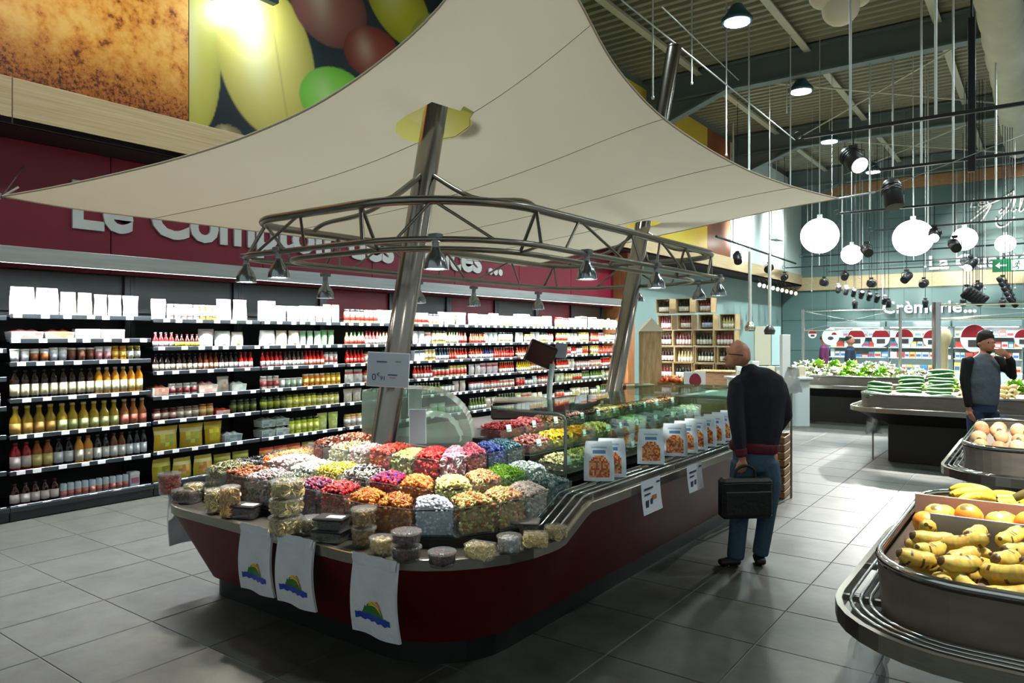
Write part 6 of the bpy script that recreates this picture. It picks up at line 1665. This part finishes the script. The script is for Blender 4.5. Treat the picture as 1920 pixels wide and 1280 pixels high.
for k in range(7):                                     # row of small spots
    p = at(1572 + k * 14.5, 542 + k * 3.6, Y=24.5)
    track_spot('small black spotlight in the slanting row, %s from the corner' % ORD[k], p, p + Vector((-.5, 1.2, -1.2)), 0, .07, .26, False, False)
for k in range(6):
    p = at(1812 + k * 6, 548 + k * 3.4, Y=20.0)
    track_spot('narrow black spotlight of the fanned cluster, %s along' % ORD[k], p, p + Vector((-1.0, .4, -1.1)), 0, .06, .3, False, False)
for k in range(5):
    p = at(1880 + k * 4.5, 530 + k * 9, Y=20.5)
    track_spot('narrow black spotlight of the steep cluster, %s along' % ORD[k], p, p + Vector((.8, .4, -1.1)), 0, .06, .3, False, False)
for k, (u, v) in enumerate(((1603, 572), (1666, 570), (1735, 570), (1806, 568), (1880, 570))):
    p = at(u, v, Y=25.0); track_spot('little downlight before the lettering Crèmerie, %s along' % ORD[k], p, p + Vector((0, .2, -1)), 0, .07, .22, False, False)
track('black light track over the nearest stand', 3.5, -.1, 3.0, 4.2, [.9, 2.6])
for k, (x, tg, pw_) in enumerate(((.25, (.0, 3.9, .9), 1100), (.75, (.2, 3.1, .9), 700), (1.2, (.6, 6.5, .9), 1400))):
    track_spot('black spotlight of the nearest track, %s from its free end' % ORD[k], (x, 3.5, 4.02), tg, pw_, .09, .3, True, True)
# high-bay lamps under the roof
m_bay = mat('bay_housing', (60, 96, 110), .35, .4)
m_bayglow = mat('bay_glow', (255, 255, 255), .5, emit=(226, 250, 255), estr=25)
def high_bay(u, v, tt, label, power): high_bay_at(at(u, v, t=tt), label, power)
def high_bay_at(p, label, power):
    p = Vector(p); t = thing('high_bay_lamp', label, 'lamp', p, group='high-bay roof lamps')
    b = MB().lathe([(.24, 0), (.25, .05), (.16, .16), (.09, .28), (.05, .30)], 18); b.obj('housing', m_bay, t)
    MB().lathe([(.20, -.012), (.20, -.002)], 18).obj('lens', m_bayglow, t)
    MB().cyl((0, 0, .3), (0, 0, 7.6 - p.z), .012, n=6).obj('hanger', m_rod, t)
    spot('bay_light', p + Vector((0, 0, -.05)), p + Vector((0, 0, -5)), power, (.86, 1, 1), 150, .9, .2, t)
high_bay(1382, 42, 11.8, 'round high-bay lamp above the sail edge', 1300)
high_bay(1502, 172, 15.2, 'round high-bay lamp beyond the first roof beam', 2200)
high_bay(1555, 266, 19.5, 'round high-bay lamp over the first light track', 2200)
high_bay(1600, 275, 24.0, 'round high-bay lamp close to the back wall', 3000)
for k, y in enumerate((3.4, 7.6)): high_bay_at((-4.1, y, 6.8), 'round high-bay lamp above the canvas sail, %s along' % ORD[k], 440)
for k, y in enumerate((7.6, 11.7, 15.8, 20.0, 24.5)): high_bay_at((.6 if y > 8 else 1.4, y, 6.8), 'added round high-bay lamp beside the fabric duct, %s along' % ORD[k], 700 if y < 14 else 3000)  # unseen row added to light the produce aisle and the back
high_bay_at((-4.3, 24.9, 6.8), 'added round high-bay lamp before the corner of the back wall', 3000)  # added to brighten the back wall
fl_p = at(492, -14, X=-7.05)  # lamp added to overexpose the mural where a lamp reflection glares
t = thing('added_floodlight', 'added floodlight imitating a lamp reflection on the olive mural', 'lamp', fl_p)
MB().box(-.02, .1, -.16, .16, -.1, .1, bev=.02).obj('housing', m_bay, t); MB().box(-.035, -.021, -.14, .14, -.08, .08).obj('lens', m_bayglow, t)
MB().cyl((.04, 0, .1), (.04, 0, 7.6 - fl_p.z), .012, n=6).obj('hanger', m_rod, t)
fl_q = Vector((-6.7, 2.6, 6.9)); t2 = thing('added_floodlight', 'added floodlight under the roof brightening the cocoa mural', 'lamp', fl_q)  # unseen lamp added to brighten the cocoa print
MB().box(-.02, .1, -.16, .16, -.1, .1, bev=.02).obj('housing', m_bay, t2); MB().box(-.035, -.021, -.14, .14, -.08, .08).obj('lens', m_bayglow, t2)
MB().cyl((.04, 0, .1), (.04, 0, 7.6 - fl_q.z), .012, n=6).obj('hanger', m_rod, t2)
spot('added_flood', fl_q + Vector((-.05, 0, -.02)), (-7.5, 2.6, 4.4), 420, (1, .97, .9), 120, .8, .1, t2)
point('added_flood', fl_p + Vector((-.16, 0, 0)), 34, (.88, 1, 1), .12, t)
# white globes
for k, (u, v, r_, y, lb) in enumerate(((1537, 442, 34, 15.2, 'large glowing white globe pendant left of the tracks'), (1712, 446, 35, 16.2, 'large glowing globe with flattened top behind the track'), (1597, 477, 19, 21.0, 'small glowing globe under the large one'), (1808, 448, 22, 19.5, 'oval glowing globe beside the brown barrel spotlight'), (1885, 457, 17, 21.5, 'small glowing globe above the exit sign'))):
    p = at(u, v, Y=y); tt = (p - Vector((0, 0, CAM_H))).dot(FWD); rad = r_ * tt / F_PX
    t = thing('globe_pendant', lb, 'lamp', p, group='white globe pendants')
    MB().sphere((0, 0, 0), rad, (1, 1, .96), 24, 16).obj('globe', m_globe, t)
    MB().cyl((0, 0, rad * .95), (0, 0, rad + .06), .05, n=10).obj('collar', m_rod, t)
    MB().cyl((0, 0, rad), (0, 0, (6.58 if -.95 < p.x < -.2 else 7.6) - p.z), .008, n=6).obj('cord', m_rod, t)
for k, (u, v, r_) in enumerate(((1372, 420, 11), (1412, 405, 9), (1440, 440, 40), (1463, 435, 16))):
    pass
# bright lamps washing the corner wall
for k, (x, y, z, pw_) in enumerate(((-6.4, 22.0, 4.6, 2000), (-6.4, 25.5, 4.9, 2000))):
    t = thing('wall_washer', 'white wall-washing lamp facing the corner wall, %s along' % ORD[k], 'lamp', (x, y, z), group='wall washing lamps')
    MB().box(-.12, .12, -.3, .3, -.08, .08, bev=.02).obj('housing', m_cab, t); MB().box(-.135, -.121, -.27, .27, -.06, .06).obj('lens', m_glow, t)
    MB().cyl((0, 0, .08), (0, 0, 7.6 - z), .01, n=6).obj('hanger', m_rod, t)
    spot('wash', (x - .15, y, z), (-8.25, y, 5.2), pw_, (.95, 1, 1), 120, .8, .15, t)
# cloud lamp
CL = thing('cloud_pendant', 'cluster of three pale balloon globes under the roof', 'lamp', at(1576, 14, t=10.5))
for dx, dz, r_ in ((0, 0, .26), (-.25, .18, .2), (.26, .2, .19)): MB().sphere(RGT * dx + Vector((0, 0, dz)), r_, (1, 1, 1), 18, 12).obj('globe', mat('balloon', (236, 226, 206), .5), CL)
MB().cyl((0, 0, .2), (0, 0, 7.6 - CL.location.z), .01, n=6).obj('cord', m_rod, CL)
# hanging rods and wires in the hall
for k, (u, v1, tt) in enumerate(((1224, 182, 11.0), (1297, 155, 12.5), (1362, 290, 13), (1404, 318, 13.5), (1475, 210, 16), (1482, 350, 14), (1560, 370, 16), (1612, 520, 22), (1655, 560, 22), (1522, 545, 22), (1735, 500, 15), (1847, 540, 17), (1903, 540, 17))):
    p = at(u, v1, t=tt)
    m = MB().cyl((0, 0, 0), (0, 0, 7.68 - p.z), .013 if k < 6 else .006, n=6)
    m.lathe([(.02, -.03), (.025, .0), (.012, .02)], 8)
    o = m.obj('hanging_rod', m_rod, None, p); tag(o, 'thin white rod hanging free from the roof deck', 'rod', 'thin hanging rods')
for k, (a, b) in enumerate((((1165, 0, 9.5), (1490, 262, 16)), ((1240, 12, 10.5), (1385, 150, 15.0)))):
    o = MB().cyl(at(*a[:2], t=a[2]), at(*b[:2], t=b[2]), .012, n=6).obj('guy_cable', m_cable); tag(o, '%s slanting guy cable under the roof' % ('long', 'short')[k], 'cable')
o = MB().box(-.04, .04, -.04, .04, 0, 1.9, bev=.006).cyl((0, 0, 1.9), (0, 0, 7.66 - at(1822, 322, Y=10.6).z), .015, n=6).obj('track_post', m_track, None, at(1822, 322, Y=10.6)); tag(o, 'vertical black post between the first two light tracks', 'post')
for k, (u, v) in enumerate(((1406, 612), (1443, 618))):
    p = at(u, v, t=15.5); t = thing('pendant_lamp', 'white stem pendant with %s over the service table' % ('a small grey head', 'a dark ring head')[k], 'lamp', p)
    MB().cyl((0, 0, .1), (0, 0, 1.6), .035, n=10).cyl((0, 0, 1.6), (0, 0, 7.66 - p.z), .006, n=6).obj('stem', m_rod, t); MB().lathe([(.1, -.1), (.12, -.02), (.05, .1)], 14).obj('head', m_housing if k else m_steel, t)
# emergency exit sign
EX = thing('exit_sign', 'green exit sign with arrow and running figure', 'sign', at(1893, 497, Y=22.0), 0)
MB().box(-.36, .36, -.03, .03, -.16, .16, bev=.006).obj('panel', mat('exit_green', (20, 110, 70), .4, emit=(20, 110, 70), estr=.35), EX)
m_exw = mat('exit_white', (226, 240, 226), .5, emit=(226, 240, 226), estr=.3)
MB().box(-.22, -.06, -.04, -.031, -.02, .02).add([(-.30, -.04, 0), (-.20, -.04, -.08), (-.20, -.04, .08), (-.30, -.031, 0), (-.20, -.031, -.08), (-.20, -.031, .08)], [(0, 1, 2), (3, 5, 4), (0, 3, 4, 1), (1, 4, 5, 2), (2, 5, 3, 0)]).obj('arrow', m_exw, EX)
MB().box(.04, .30, -.036, -.031, -.13, .13).obj('door_panel', m_exw, EX)
fg = MB().tube([(.17, -.04, .04), (.15, -.04, -.02), (.19, -.04, -.06), (.17, -.04, -.11)], .014, 5).tube([(.15, -.04, -.02), (.11, -.04, -.06), (.07, -.04, -.05)], .013, 5).tube([(.11, -.04, .0), (.14, -.04, .05), (.19, -.04, .05), (.22, -.04, .01)], .011, 5)
fg.sphere((.19, -.04, .085), .022, (1, .5, 1), 8, 6).obj('running_figure', mat('exit_green_dark', (20, 90, 60), .5), EX)
MB().cyl((0, 0, .16), (0, 0, (6.58 if -.95 < EX.location.x < -.2 else 7.6) - EX.location.z), .008, n=6).obj('hanger', m_rod, EX)
# string of clear bulbs along the service nook
for k in range(9):
    p = at(1424 + 8.5 * k, 534 + 2.0 * k, X=-7.35)
    t = thing('clear_bulb', 'clear glass bulb in the festoon by the corner wall', 'lamp', p, group='festoon of clear bulbs')
    MB().sphere((0, 0, 0), .06, (1, 1, 1.2), 10, 8).obj('bulb', mat('clear_bulb', (246, 240, 220), .2, emit=(255, 240, 210), estr=1.5), t); MB().cyl((0, 0, .06), (0, 0, .13), .025, n=8).obj('cap', m_track, t); MB().tube([(0, 0, .13), (-.06, 0, 3.55 - p.z), (-.12, 0, 3.62 - p.z)], .006, 5).obj('cord', m_track, t)
# ================================================================== people (bodies are one continuous skin, clothes are children)
def loft(m, pts, n=12):
    """pts: (x, y, z, rx, ry) rings joined into one closed tapered limb; rx across, ry along the second axis"""
    P = [Vector(p[:3]) for p in pts]; rings = []
    prev = None
    for i, p in enumerate(P):
        a = P[max(0, i - 1)]; b = P[min(len(P) - 1, i + 1)]; d = (b - a).normalized()
        ref = Vector((1, 0, 0)) if abs(d.x) < .9 else Vector((0, 1, 0))
        x = (ref - d * ref.dot(d)).normalized() if prev is None else (prev - d * prev.dot(d)).normalized()
        prev = x; y = d.cross(x)
        rings.append([p + x * (pts[i][3] * math.cos(2 * PI * k / n)) + y * (pts[i][4] * math.sin(2 * PI * k / n)) for k in range(n)])
    o = len(m.v)
    for r in rings: m.v.extend([tuple(q) for q in r])
    for i in range(len(rings) - 1):
        for k in range(n):
            l = (k + 1) % n; m.f.append((o + i * n + k, o + i * n + l, o + (i + 1) * n + l, o + (i + 1) * n + k)); m.c.append(None); m.s.append(True)
    d0 = (P[0] - P[1]).normalized(); d1 = (P[-1] - P[-2]).normalized()
    for ring_i, d, pt in ((0, d0, pts[0]), (len(rings) - 1, d1, pts[-1])):
        c = P[ring_i] + d * (min(pt[3], pt[4]) * .6); ci = len(m.v); m.v.append(tuple(c))
        for k in range(n):
            l = (k + 1) % n; q = (o + ring_i * n + k, o + ring_i * n + l, ci)
            m.f.append(q if ring_i else q[::-1]); m.c.append(None); m.s.append(True)
    return m
def limb(m, pts, n=12): return loft(m, [(p[0], p[1], p[2], p[3], p[4] if len(p) > 4 else p[3]) for p in pts], n)
def skin(m, name, mt, parent, vox=.012, smooth=4):
    o = m.obj(name, mt, parent)
    r = o.modifiers.new('skin', 'REMESH'); r.mode = 'VOXEL'; r.voxel_size = vox; r.use_smooth_shade = True
    s = o.modifiers.new('soft', 'SMOOTH'); s.iterations = smooth; s.factor = .5
    return o
def hand(m, wrist, palm_end, spread, curl, thumb, sc=1.0):
    """palm plus five unequal bent fingers; spread = direction across the knuckles, curl = direction the fingertips bend to"""
    w_, e = Vector(wrist), Vector(palm_end); d = (e - w_).normalized(); s = Vector(spread).normalized(); c = Vector(curl).normalized()
    limb(m, [(*w_, .024 * sc, .022 * sc), (*(w_ + d * .03 * sc), .034 * sc, .020 * sc), (*(e - d * .012 * sc), .040 * sc, .019 * sc), (*e, .038 * sc, .016 * sc)], 10)
    for i, (off, L) in enumerate(((-.030, .072), (-.010, .082), (.011, .077), (.031, .060))):
        L *= sc; b = e + s * off * sc - d * .01
        p1 = b + d * L * .42 + c * L * .12; p2 = p1 + d * L * .16 + c * L * .30; p3 = p2 - d * L * .06 + c * L * .26
        limb(m, [(*b, .0095 * sc), (*p1, .0092 * sc), (*p2, .0085 * sc), (*p3, .0070 * sc)], 8)
    tb = w_ + d * .03 * sc + s * (-.034 * sc) * thumb
    limb(m, [(*tb, .012 * sc), (*(tb + d * .035 * sc - s * .018 * thumb * sc + c * .01), .011 * sc), (*(tb + d * .060 * sc - s * .012 * thumb * sc + c * .03 * sc), .0085 * sc)], 8)
m_skin = mat('skin', (196, 140, 112), .5, noise=(9, .4, (180, 120, 94)))
m_navy = mat('navy_fleece', (22, 24, 36), .9, noise=(40, .4, (30, 33, 46)), bump=(9, .5))
m_jean = mat('denim', (66, 92, 112), .85, noise=(60, .5, (50, 74, 96)), bump=(12, .5))
m_shoe = mat('dark_shoe', (30, 28, 28), .5)
m_wine = mat('wine_trim', (90, 20, 34), .85)

# ---- man with a briefcase, seen from behind beside the counter
pf = at(1400, 1058, Z=0.0)
MAN = thing('person', 'bald man in navy jacket and jeans holding a black briefcase', 'person', pf, HEAD)
K = .0040
def q(u, v, y=0.0): return ((u - 1400) * K, y, 1.70 - (v - 630) * K)
b = MB()
# head: skull, jaw, nose, ears, turned down to the left towards the counter
hx, hy, hz_ = q(1385, 664, .03)
limb(b, [(hx + .035, hy - .02, hz_ - .06, .06, .075), (hx + .022, hy - .01, hz_ - .02, .075, .092), (hx + .010, hy, hz_ + .03, .077, .098), (hx + .006, hy, hz_ + .07, .060, .078), (hx + .004, hy, hz_ + .095, .030, .04)], 14)
limb(b, [(hx + .0, hy + .01, hz_ - .015, .06, .066), (hx - .045, hy + .015, hz_ - .055, .042, .05), (hx - .062, hy + .015, hz_ - .085, .026, .034)], 12)      # face and jaw
limb(b, [(hx - .072, hy + .012, hz_ - .012, .010, .012), (hx - .098, hy + .012, hz_ - .040, .013, .014)], 8)        # nose
limb(b, [(hx - .070, hy + .012, hz_ + .012, .012, .034), (hx - .060, hy + .012, hz_ + .016, .014, .045)], 8)        # brow
limb(b, [(hx - .080, hy + .012, hz_ - .066, .008, .022), (hx - .070, hy + .012, hz_ - .070, .010, .026)], 8)        # lips
for sy in (-1, 1):                                                                                                  # ears
    limb(b, [(hx + .012, hy + sy * .094, hz_ - .035, .010, .012), (hx + .020, hy + sy * .102, hz_ - .010, .020, .010), (hx + .022, hy + sy * .100, hz_ + .012, .014, .008)], 8)
limb(b, [(*q(1404, 690, 0), .056, .062), (*q(1408, 706, -.01), .064, .066), (*q(1415, 722, -.02), .08, .075)])       # neck
# trunk, arms and legs under the clothes
limb(b, [(*q(1412, 720, 0), .10, .08), (*q(1418, 740, 0), .17, .10), (*q(1420, 790, 0), .155, .11), (*q(1416, 830, 0), .14, .105), (*q(1414, 860, 0), .15, .11)])
LA = [q(1382, 722, -.02), q(1374, 780, -.09), q(1377, 836, -.13), q(1381, 852, -.135)]
RA = [q(1458, 724, .0), q(1472, 778, .02), q(1468, 800, .10), q(1440, 790, .20)]
for A_ in (LA, RA): limb(b, [(*A_[0], .05), (*A_[1], .045), (*A_[2], .036), (*A_[3], .028)])
hand(b, LA[3], (Vector(LA[3]) + Vector((.004, .0, -.055))), (.94, .35, 0), (-.1, .75, -.5), 1.0)
hand(b, RA[3], (Vector(RA[3]) + Vector((-.05, .05, .01))), (0, .2, 1), (.1, -.6, 0), 1.0)
LL = [q(1398, 850, 0), q(1390, 945, .02), q(1380, 1035, .0)]; RL = [q(1436, 850, 0), q(1437, 942, -.03), q(1427, 1026, .02)]
for A_ in (LL, RL): limb(b, [(*A_[0], .085), (*A_[1], .055), (*A_[2], .038)])
skin(b, 'body', m_skin, MAN, .0085, 3)
j = MB()
limb(j, [(*q(1404, 699, -.015), .085, .08), (*q(1412, 710, -.005), .145, .095), (*q(1419, 720, 0), .20, .108), (*q(1420, 735, 0), .215, .12), (*q(1421, 760, 0), .195, .13), (*q(1420, 800, .0), .182, .132), (*q(1415, 828, 0), .172, .128), (*q(1413, 838, 0), .166, .125)], 16)
limb(j, [(*q(1392, 716, -.01), .07), (*LA[0], .072), (*q(1375, 752, -.055), .066), (*LA[1], .060), (*q(1376, 812, -.12), .052), (*q(1378, 840, -.132), .044)])
limb(j, [(*q(1436, 722, .0), .075), (*q(1452, 726, .0), .074), (*RA[0], .070), (*q(1467, 752, .01), .068), (*RA[1], .062), (*RA[2], .056), (*q(1452, 795, .16), .046)])
limb(j, [(*q(1398, 694, -.01), .072, .078), (*q(1406, 700, -.01), .08, .085)])
skin(j, 'jacket', m_navy, MAN, .010, 9)
h_ = MB(); limb(h_, [(*q(1414, 828, 0), .186, .141), (*q(1413.5, 837, 0), .184, .140), (*q(1413, 844, 0), .174, .132)], 18); skin(h_, 'jacket_hem', m_wine, MAN, .01, 2)
h_ = MB(); limb(h_, [(*q(1378, 834, -.131), .047), (*q(1379.5, 847, -.134), .044)]); skin(h_, 'cuff', m_wine, MAN, .008, 2)
t_ = MB()
limb(t_, [(*q(1414, 836, 0), .155, .118), (*q(1415, 862, 0), .160, .122), (*q(1416, 878, 0), .150, .112)], 16)
limb(t_, [(*q(1394, 866, 0), .092, .105), (*q(1389, 905, .01), .084, .092), (*LL[1], .072, .078), (*q(1384, 995, .005), .066, .072), (*q(1379, 1042, .0), .064, .068)])
limb(t_, [(*q(1437, 866, 0), .092, .105), (*q(1442, 905, -.02), .082, .090), (*RL[1], .068, .074), (*q(1433, 990, .0), .062, .066), (*q(1427, 1036, .02), .060, .062)])
skin(t_, 'jeans', m_jean, MAN, .011, 3)
s_ = MB(); limb(s_, [(*q(1384, 1046, -.01)[:2], .035, .044, .034), (*q(1366, 1050, -.02)[:2], .032, .046, .030), (*q(1348, 1053, -.03)[:2], .026, .038, .024)]); skin(s_, 'shoe', m_shoe, MAN, .008, 2)
s_ = MB(); limb(s_, [(.112, .06, .042, .042, .036), (.10, -.01, .036, .046, .032), (.092, -.06, .028, .040, .026)]); s_.xform(Matrix.Translation((0, .02, 0))); skin(s_, 'shoe', m_shoe, MAN, .008, 2)
gl_ = MB().tube([(hx - .085, hy - .065, hz_ + .004), (hx - .03, hy - .098, hz_ + .0), (hx + .012, hy - .105, hz_ - .005)], .0035, 5); gl_.obj('glasses', m_shoe, MAN)
# briefcase
bp_ = pf + RGT * ((1385 - 1400) * K) + FWD * -.155 + Vector((0, 0, 1.70 - (958 - 630) * K))
BC = thing('briefcase', 'black soft briefcase hanging from the bald man\'s left hand', 'briefcase', bp_, HEAD + R(6))
m_bag = mat('black_nylon', (16, 16, 18), .6, bump=(30, .3))
MB().box(-.19, .19, -.055, .055, 0, .29, bev=.022).obj('body', m_bag, BC)
MB().box(-.172, .172, -.068, -.055, .03, .20, bev=.006).obj('front_pocket', m_bag, BC)
MB().tube([(-.185, -.058, .252), (0, -.06, .258), (.185, -.058, .252)], .005, 5).obj('zip', m_shoe, BC)
MB().tube(spl([(-.075, 0, .285), (-.065, 0, .345), (-.02, 0, .372), (.02, 0, .372), (.065, 0, .345), (.075, 0, .285)]), .010, 8).obj('handle', m_bag, BC)

# ---- man in a grey body warmer beside the cucumber stand
T2 = 8.25; K2 = T2 / F_PX
pf2 = at(1843, 630, t=T2); pf2.z = 0
W = thing('person', 'dark-haired man in grey body warmer with a hand at his mouth', 'person', pf2, HEAD)
def q2(u, v, y=0.0): return ((u - 1843) * K2, y, 1.70 - (v - 630) * K2)
b = MB()
x, y, z = q2(1849, 645, 0)
limb(b, [(x, y, z - .085, .05, .055), (x + .002, y - .01, z - .05, .068, .082), (x, y, z + .01, .076, .095), (x, y + .005, z + .07, .066, .085), (x, y + .01, z + .105, .03, .04)], 14)
limb(b, [(x + .02, y - .088, z + .01, .010), (x + .028, y - .108, z - .025, .014)], 8)
limb(b, [(x + .005, y - .082, z + .028, .040, .010), (x + .02, y - .078, z + .032, .030, .010)], 8)
for sy in (-1, 1): limb(b, [(x + sy * .076, y + .01, z - .02, .008, .012), (x + sy * .082, y + .012, z + .01, .010, .020)], 8)
limb(b, [(x, y, z - .07, .05), (*q2(1846, 662, 0), .055), (*q2(1845, 672, 0), .08)])
limb(b, [(*q2(1845, 672, 0), .11, .08), (*q2(1844, 690, 0), .16, .1), (*q2(1843, 740, 0), .14, .1), (*q2(1842, 765, 0), .14, .1)])
RA2 = [q2(1815, 676, 0), q2(1809, 712, .0), q2(1812, 752, -.03), q2(1813, 768, -.04)]
LA2 = [q2(1872, 676, 0), q2(1888, 704, -.08), q2(1876, 676, -.17), q2(1868, 665, -.18)]
for A_ in (RA2, LA2): limb(b, [(*A_[0], .048), (*A_[1], .042), (*A_[2], .032), (*A_[3], .026)])
hand(b, RA2[3], Vector(RA2[3]) + Vector((.004, -.01, -.06)), (0, 1, 0), (.4, -.3, -.4), 1)
hand(b, LA2[3], Vector(LA2[3]) + Vector((-.045, .0, .035)), (.5, 0, .8), (-.6, .35, 0), .88)
for s in (-1, 1): limb(b, [(s * .09, 0, .86, .08), (s * .10, -.02, .47, .055), (s * .11, .02, .09, .04)])
for sx in (-.028, .04): MB().sphere((x + sx, y - .083, z + .018), .011, (1, .5, .7), 8, 6).obj('eye', m_shoe, W)
skin(b, 'body', mat('skin_tan', (186, 128, 98), .5), W, .0095, 3)
hr = MB(); limb(hr, [(x, y + .045, z - .03, .078, .062), (x, y + .03, z + .03, .085, .082), (x, y + .010, z + .082, .086, .096), (x, y + .002, z + .118, .078, .088), (x + .01, y, z + .145, .048, .058)], 14)
rh = random.Random(3)
for k in range(26):
    a_, e_ = rh.uniform(0, 2 * PI), rh.uniform(.5, 1.5); d_ = Vector((math.cos(a_) * math.cos(e_), math.sin(a_) * math.cos(e_), math.sin(e_)))
    if d_.y < -.3 and d_.z < .75: continue
    c_ = Vector((x, y + .01, z + .06)); limb(hr, [(*(c_ + d_ * .06), .020), (*(c_ + d_ * .088 + Vector((.006, -.006, .004))), .016), (*(c_ + d_ * .100 + Vector((.014, -.012, -.002))), .010)], 6)
limb(hr, [(x, y - .02, z - .082, .052, .05), (x + .005, y - .056, z - .078, .036, .026)], 10)
skin(hr, 'hair', mat('dark_hair', (34, 24, 20), .7, noise=(50, .5, (20, 14, 12))), W, .010, 2)
v_ = MB(); limb(v_, [(*q2(1846, 665, .0), .070, .074), (*q2(1845, 672, 0), .12, .09), (*q2(1844, 684, 0), .175, .115), (*q2(1843, 715, 0), .185, .135), (*q2(1842, 748, 0), .175, .132), (*q2(1841, 758, 0), .165, .125)], 16)
skin(v_, 'body_warmer', mat('grey_quilt', (88, 98, 110), .75, noise=(12, .5, (70, 80, 94)), bump=(10, .8)), W, .011, 3)
for A_, w2 in ((RA2, .0), (LA2, .0)):
    a_ = MB(); limb(a_, [(*(Vector(A_[0]) * .8 + Vector(q2(1844, 676, 0)) * .2), .060), (*A_[0], .068), (*((Vector(A_[0]) + Vector(A_[1])) / 2), .062), (*A_[1], .055), (*A_[2], .045), (*((Vector(A_[2]) * .4 + Vector(A_[3]) * .6)), .038)]); skin(a_, 'sleeve', mat('black_knit', (24, 22, 24), .9), W, .010, 2)
t_ = MB(); limb(t_, [(*q2(1842, 752, 0), .15, .115), (*q2(1842, 772, 0), .158, .12)], 14)
for s in (-1, 1): limb(t_, [(s * .085, 0, .84, .092, .1), (s * .1, -.02, .47, .07, .075), (s * .11, .02, .1, .062, .066)])
skin(t_, 'jeans', mat('dark_denim', (40, 56, 84), .85, noise=(50, .5, (30, 44, 70))), W, .011, 2)
for s in (-1, 1):
    s_ = MB(); limb(s_, [(s * .11, .05, .042, .042, .036), (s * .115, -.05, .036, .044, .03), (s * .12, -.12, .028, .036, .024)]); skin(s_, 'shoe', m_shoe, W, .009, 2)

# ---- two shoppers far behind the leafy stand
def far_person(u, tt, label, top_c, leg_c, hair_c, step):
    p = at(u, 630, t=tt); p.z = 0
    W_ = thing('person', label, 'person', p, HEAD + R(60))
    b = MB()
    limb(b, [(0, 0, 1.5, .055), (0, -.01, 1.55, .075, .09), (0, 0, 1.63, .078, .096), (0, 0, 1.70, .05, .06)], 12); limb(b, [(0, 0, 1.38, .06), (0, 0, 1.52, .05)])
    limb(b, [(0, -.09, 1.60, .010), (0, -.108, 1.575, .013)], 6)
    limb(b, [(0, 0, 1.4, .13, .08), (0, 0, 1.3, .16, .1), (0, 0, 1.0, .13, .1), (0, 0, .88, .14, .1)])
    for s in (-1, 1):
        A_ = [(s * .19, 0, 1.36), (s * .23, .02, 1.1), (s * .21, -.08, .9), (s * .2, -.1, .86)]
        limb(b, [(*A_[0], .048), (*A_[1], .042), (*A_[2], .03), (*A_[3], .026)]); hand(b, A_[3], Vector(A_[3]) + Vector((0, -.02, -.055)), (0, 1, 0), (-s * .4, -.2, -.3), 1)
        limb(b, [(s * .09, 0, .86, .08), (s * .1, -step * s * .4, .47, .055), (s * .1, -step * s, .09, .04)])
    skin(b, 'body', m_skin, W_, .012, 2)
    c = MB(); limb(c, [(0, 0, 1.44, .09, .08), (0, 0, 1.37, .18, .11), (0, 0, 1.15, .18, .13), (0, 0, .88, .18, .13)], 14)
    for s in (-1, 1): limb(c, [(s * .18, 0, 1.37, .068), (s * .23, .02, 1.1, .06), (s * .21, -.07, .92, .046)])
    skin(c, 'coat', mat('coat_%d' % top_c[0], top_c, .85), W_, .014, 2)
    c = MB(); limb(c, [(0, 0, .92, .15, .12), (0, 0, .84, .155, .12)])
    for s in (-1, 1): limb(c, [(s * .085, 0, .84, .092), (s * .1, -step * s * .4, .47, .068), (s * .1, -step * s, .1, .058)])
    skin(c, 'trousers', mat('trousers_%d' % leg_c[0], leg_c, .85), W_, .014, 2)
    c = MB(); limb(c, [(0, .02, 1.62, .084, .1), (0, .02, 1.69, .07, .085)]); skin(c, 'hair', mat('hair_%d' % hair_c[0], hair_c, .7), W_, .014, 2)
    for s in (-1, 1):
        c = MB(); limb(c, [(s * .1, .05 - step * s, .042, .04, .034), (s * .1, -.09 - step * s, .03, .042, .026)]); skin(c, 'shoe', m_shoe, W_, .012, 2)
far_person(1594, 17.6, 'shopper in dark blue coat behind the leafy stand', (40, 54, 76), (60, 80, 100), (30, 24, 22), .16)
far_person(1545, 20.5, 'shopper in purple coat close to the white cheese sign', (96, 30, 80), (40, 40, 50), (40, 30, 26), .08)
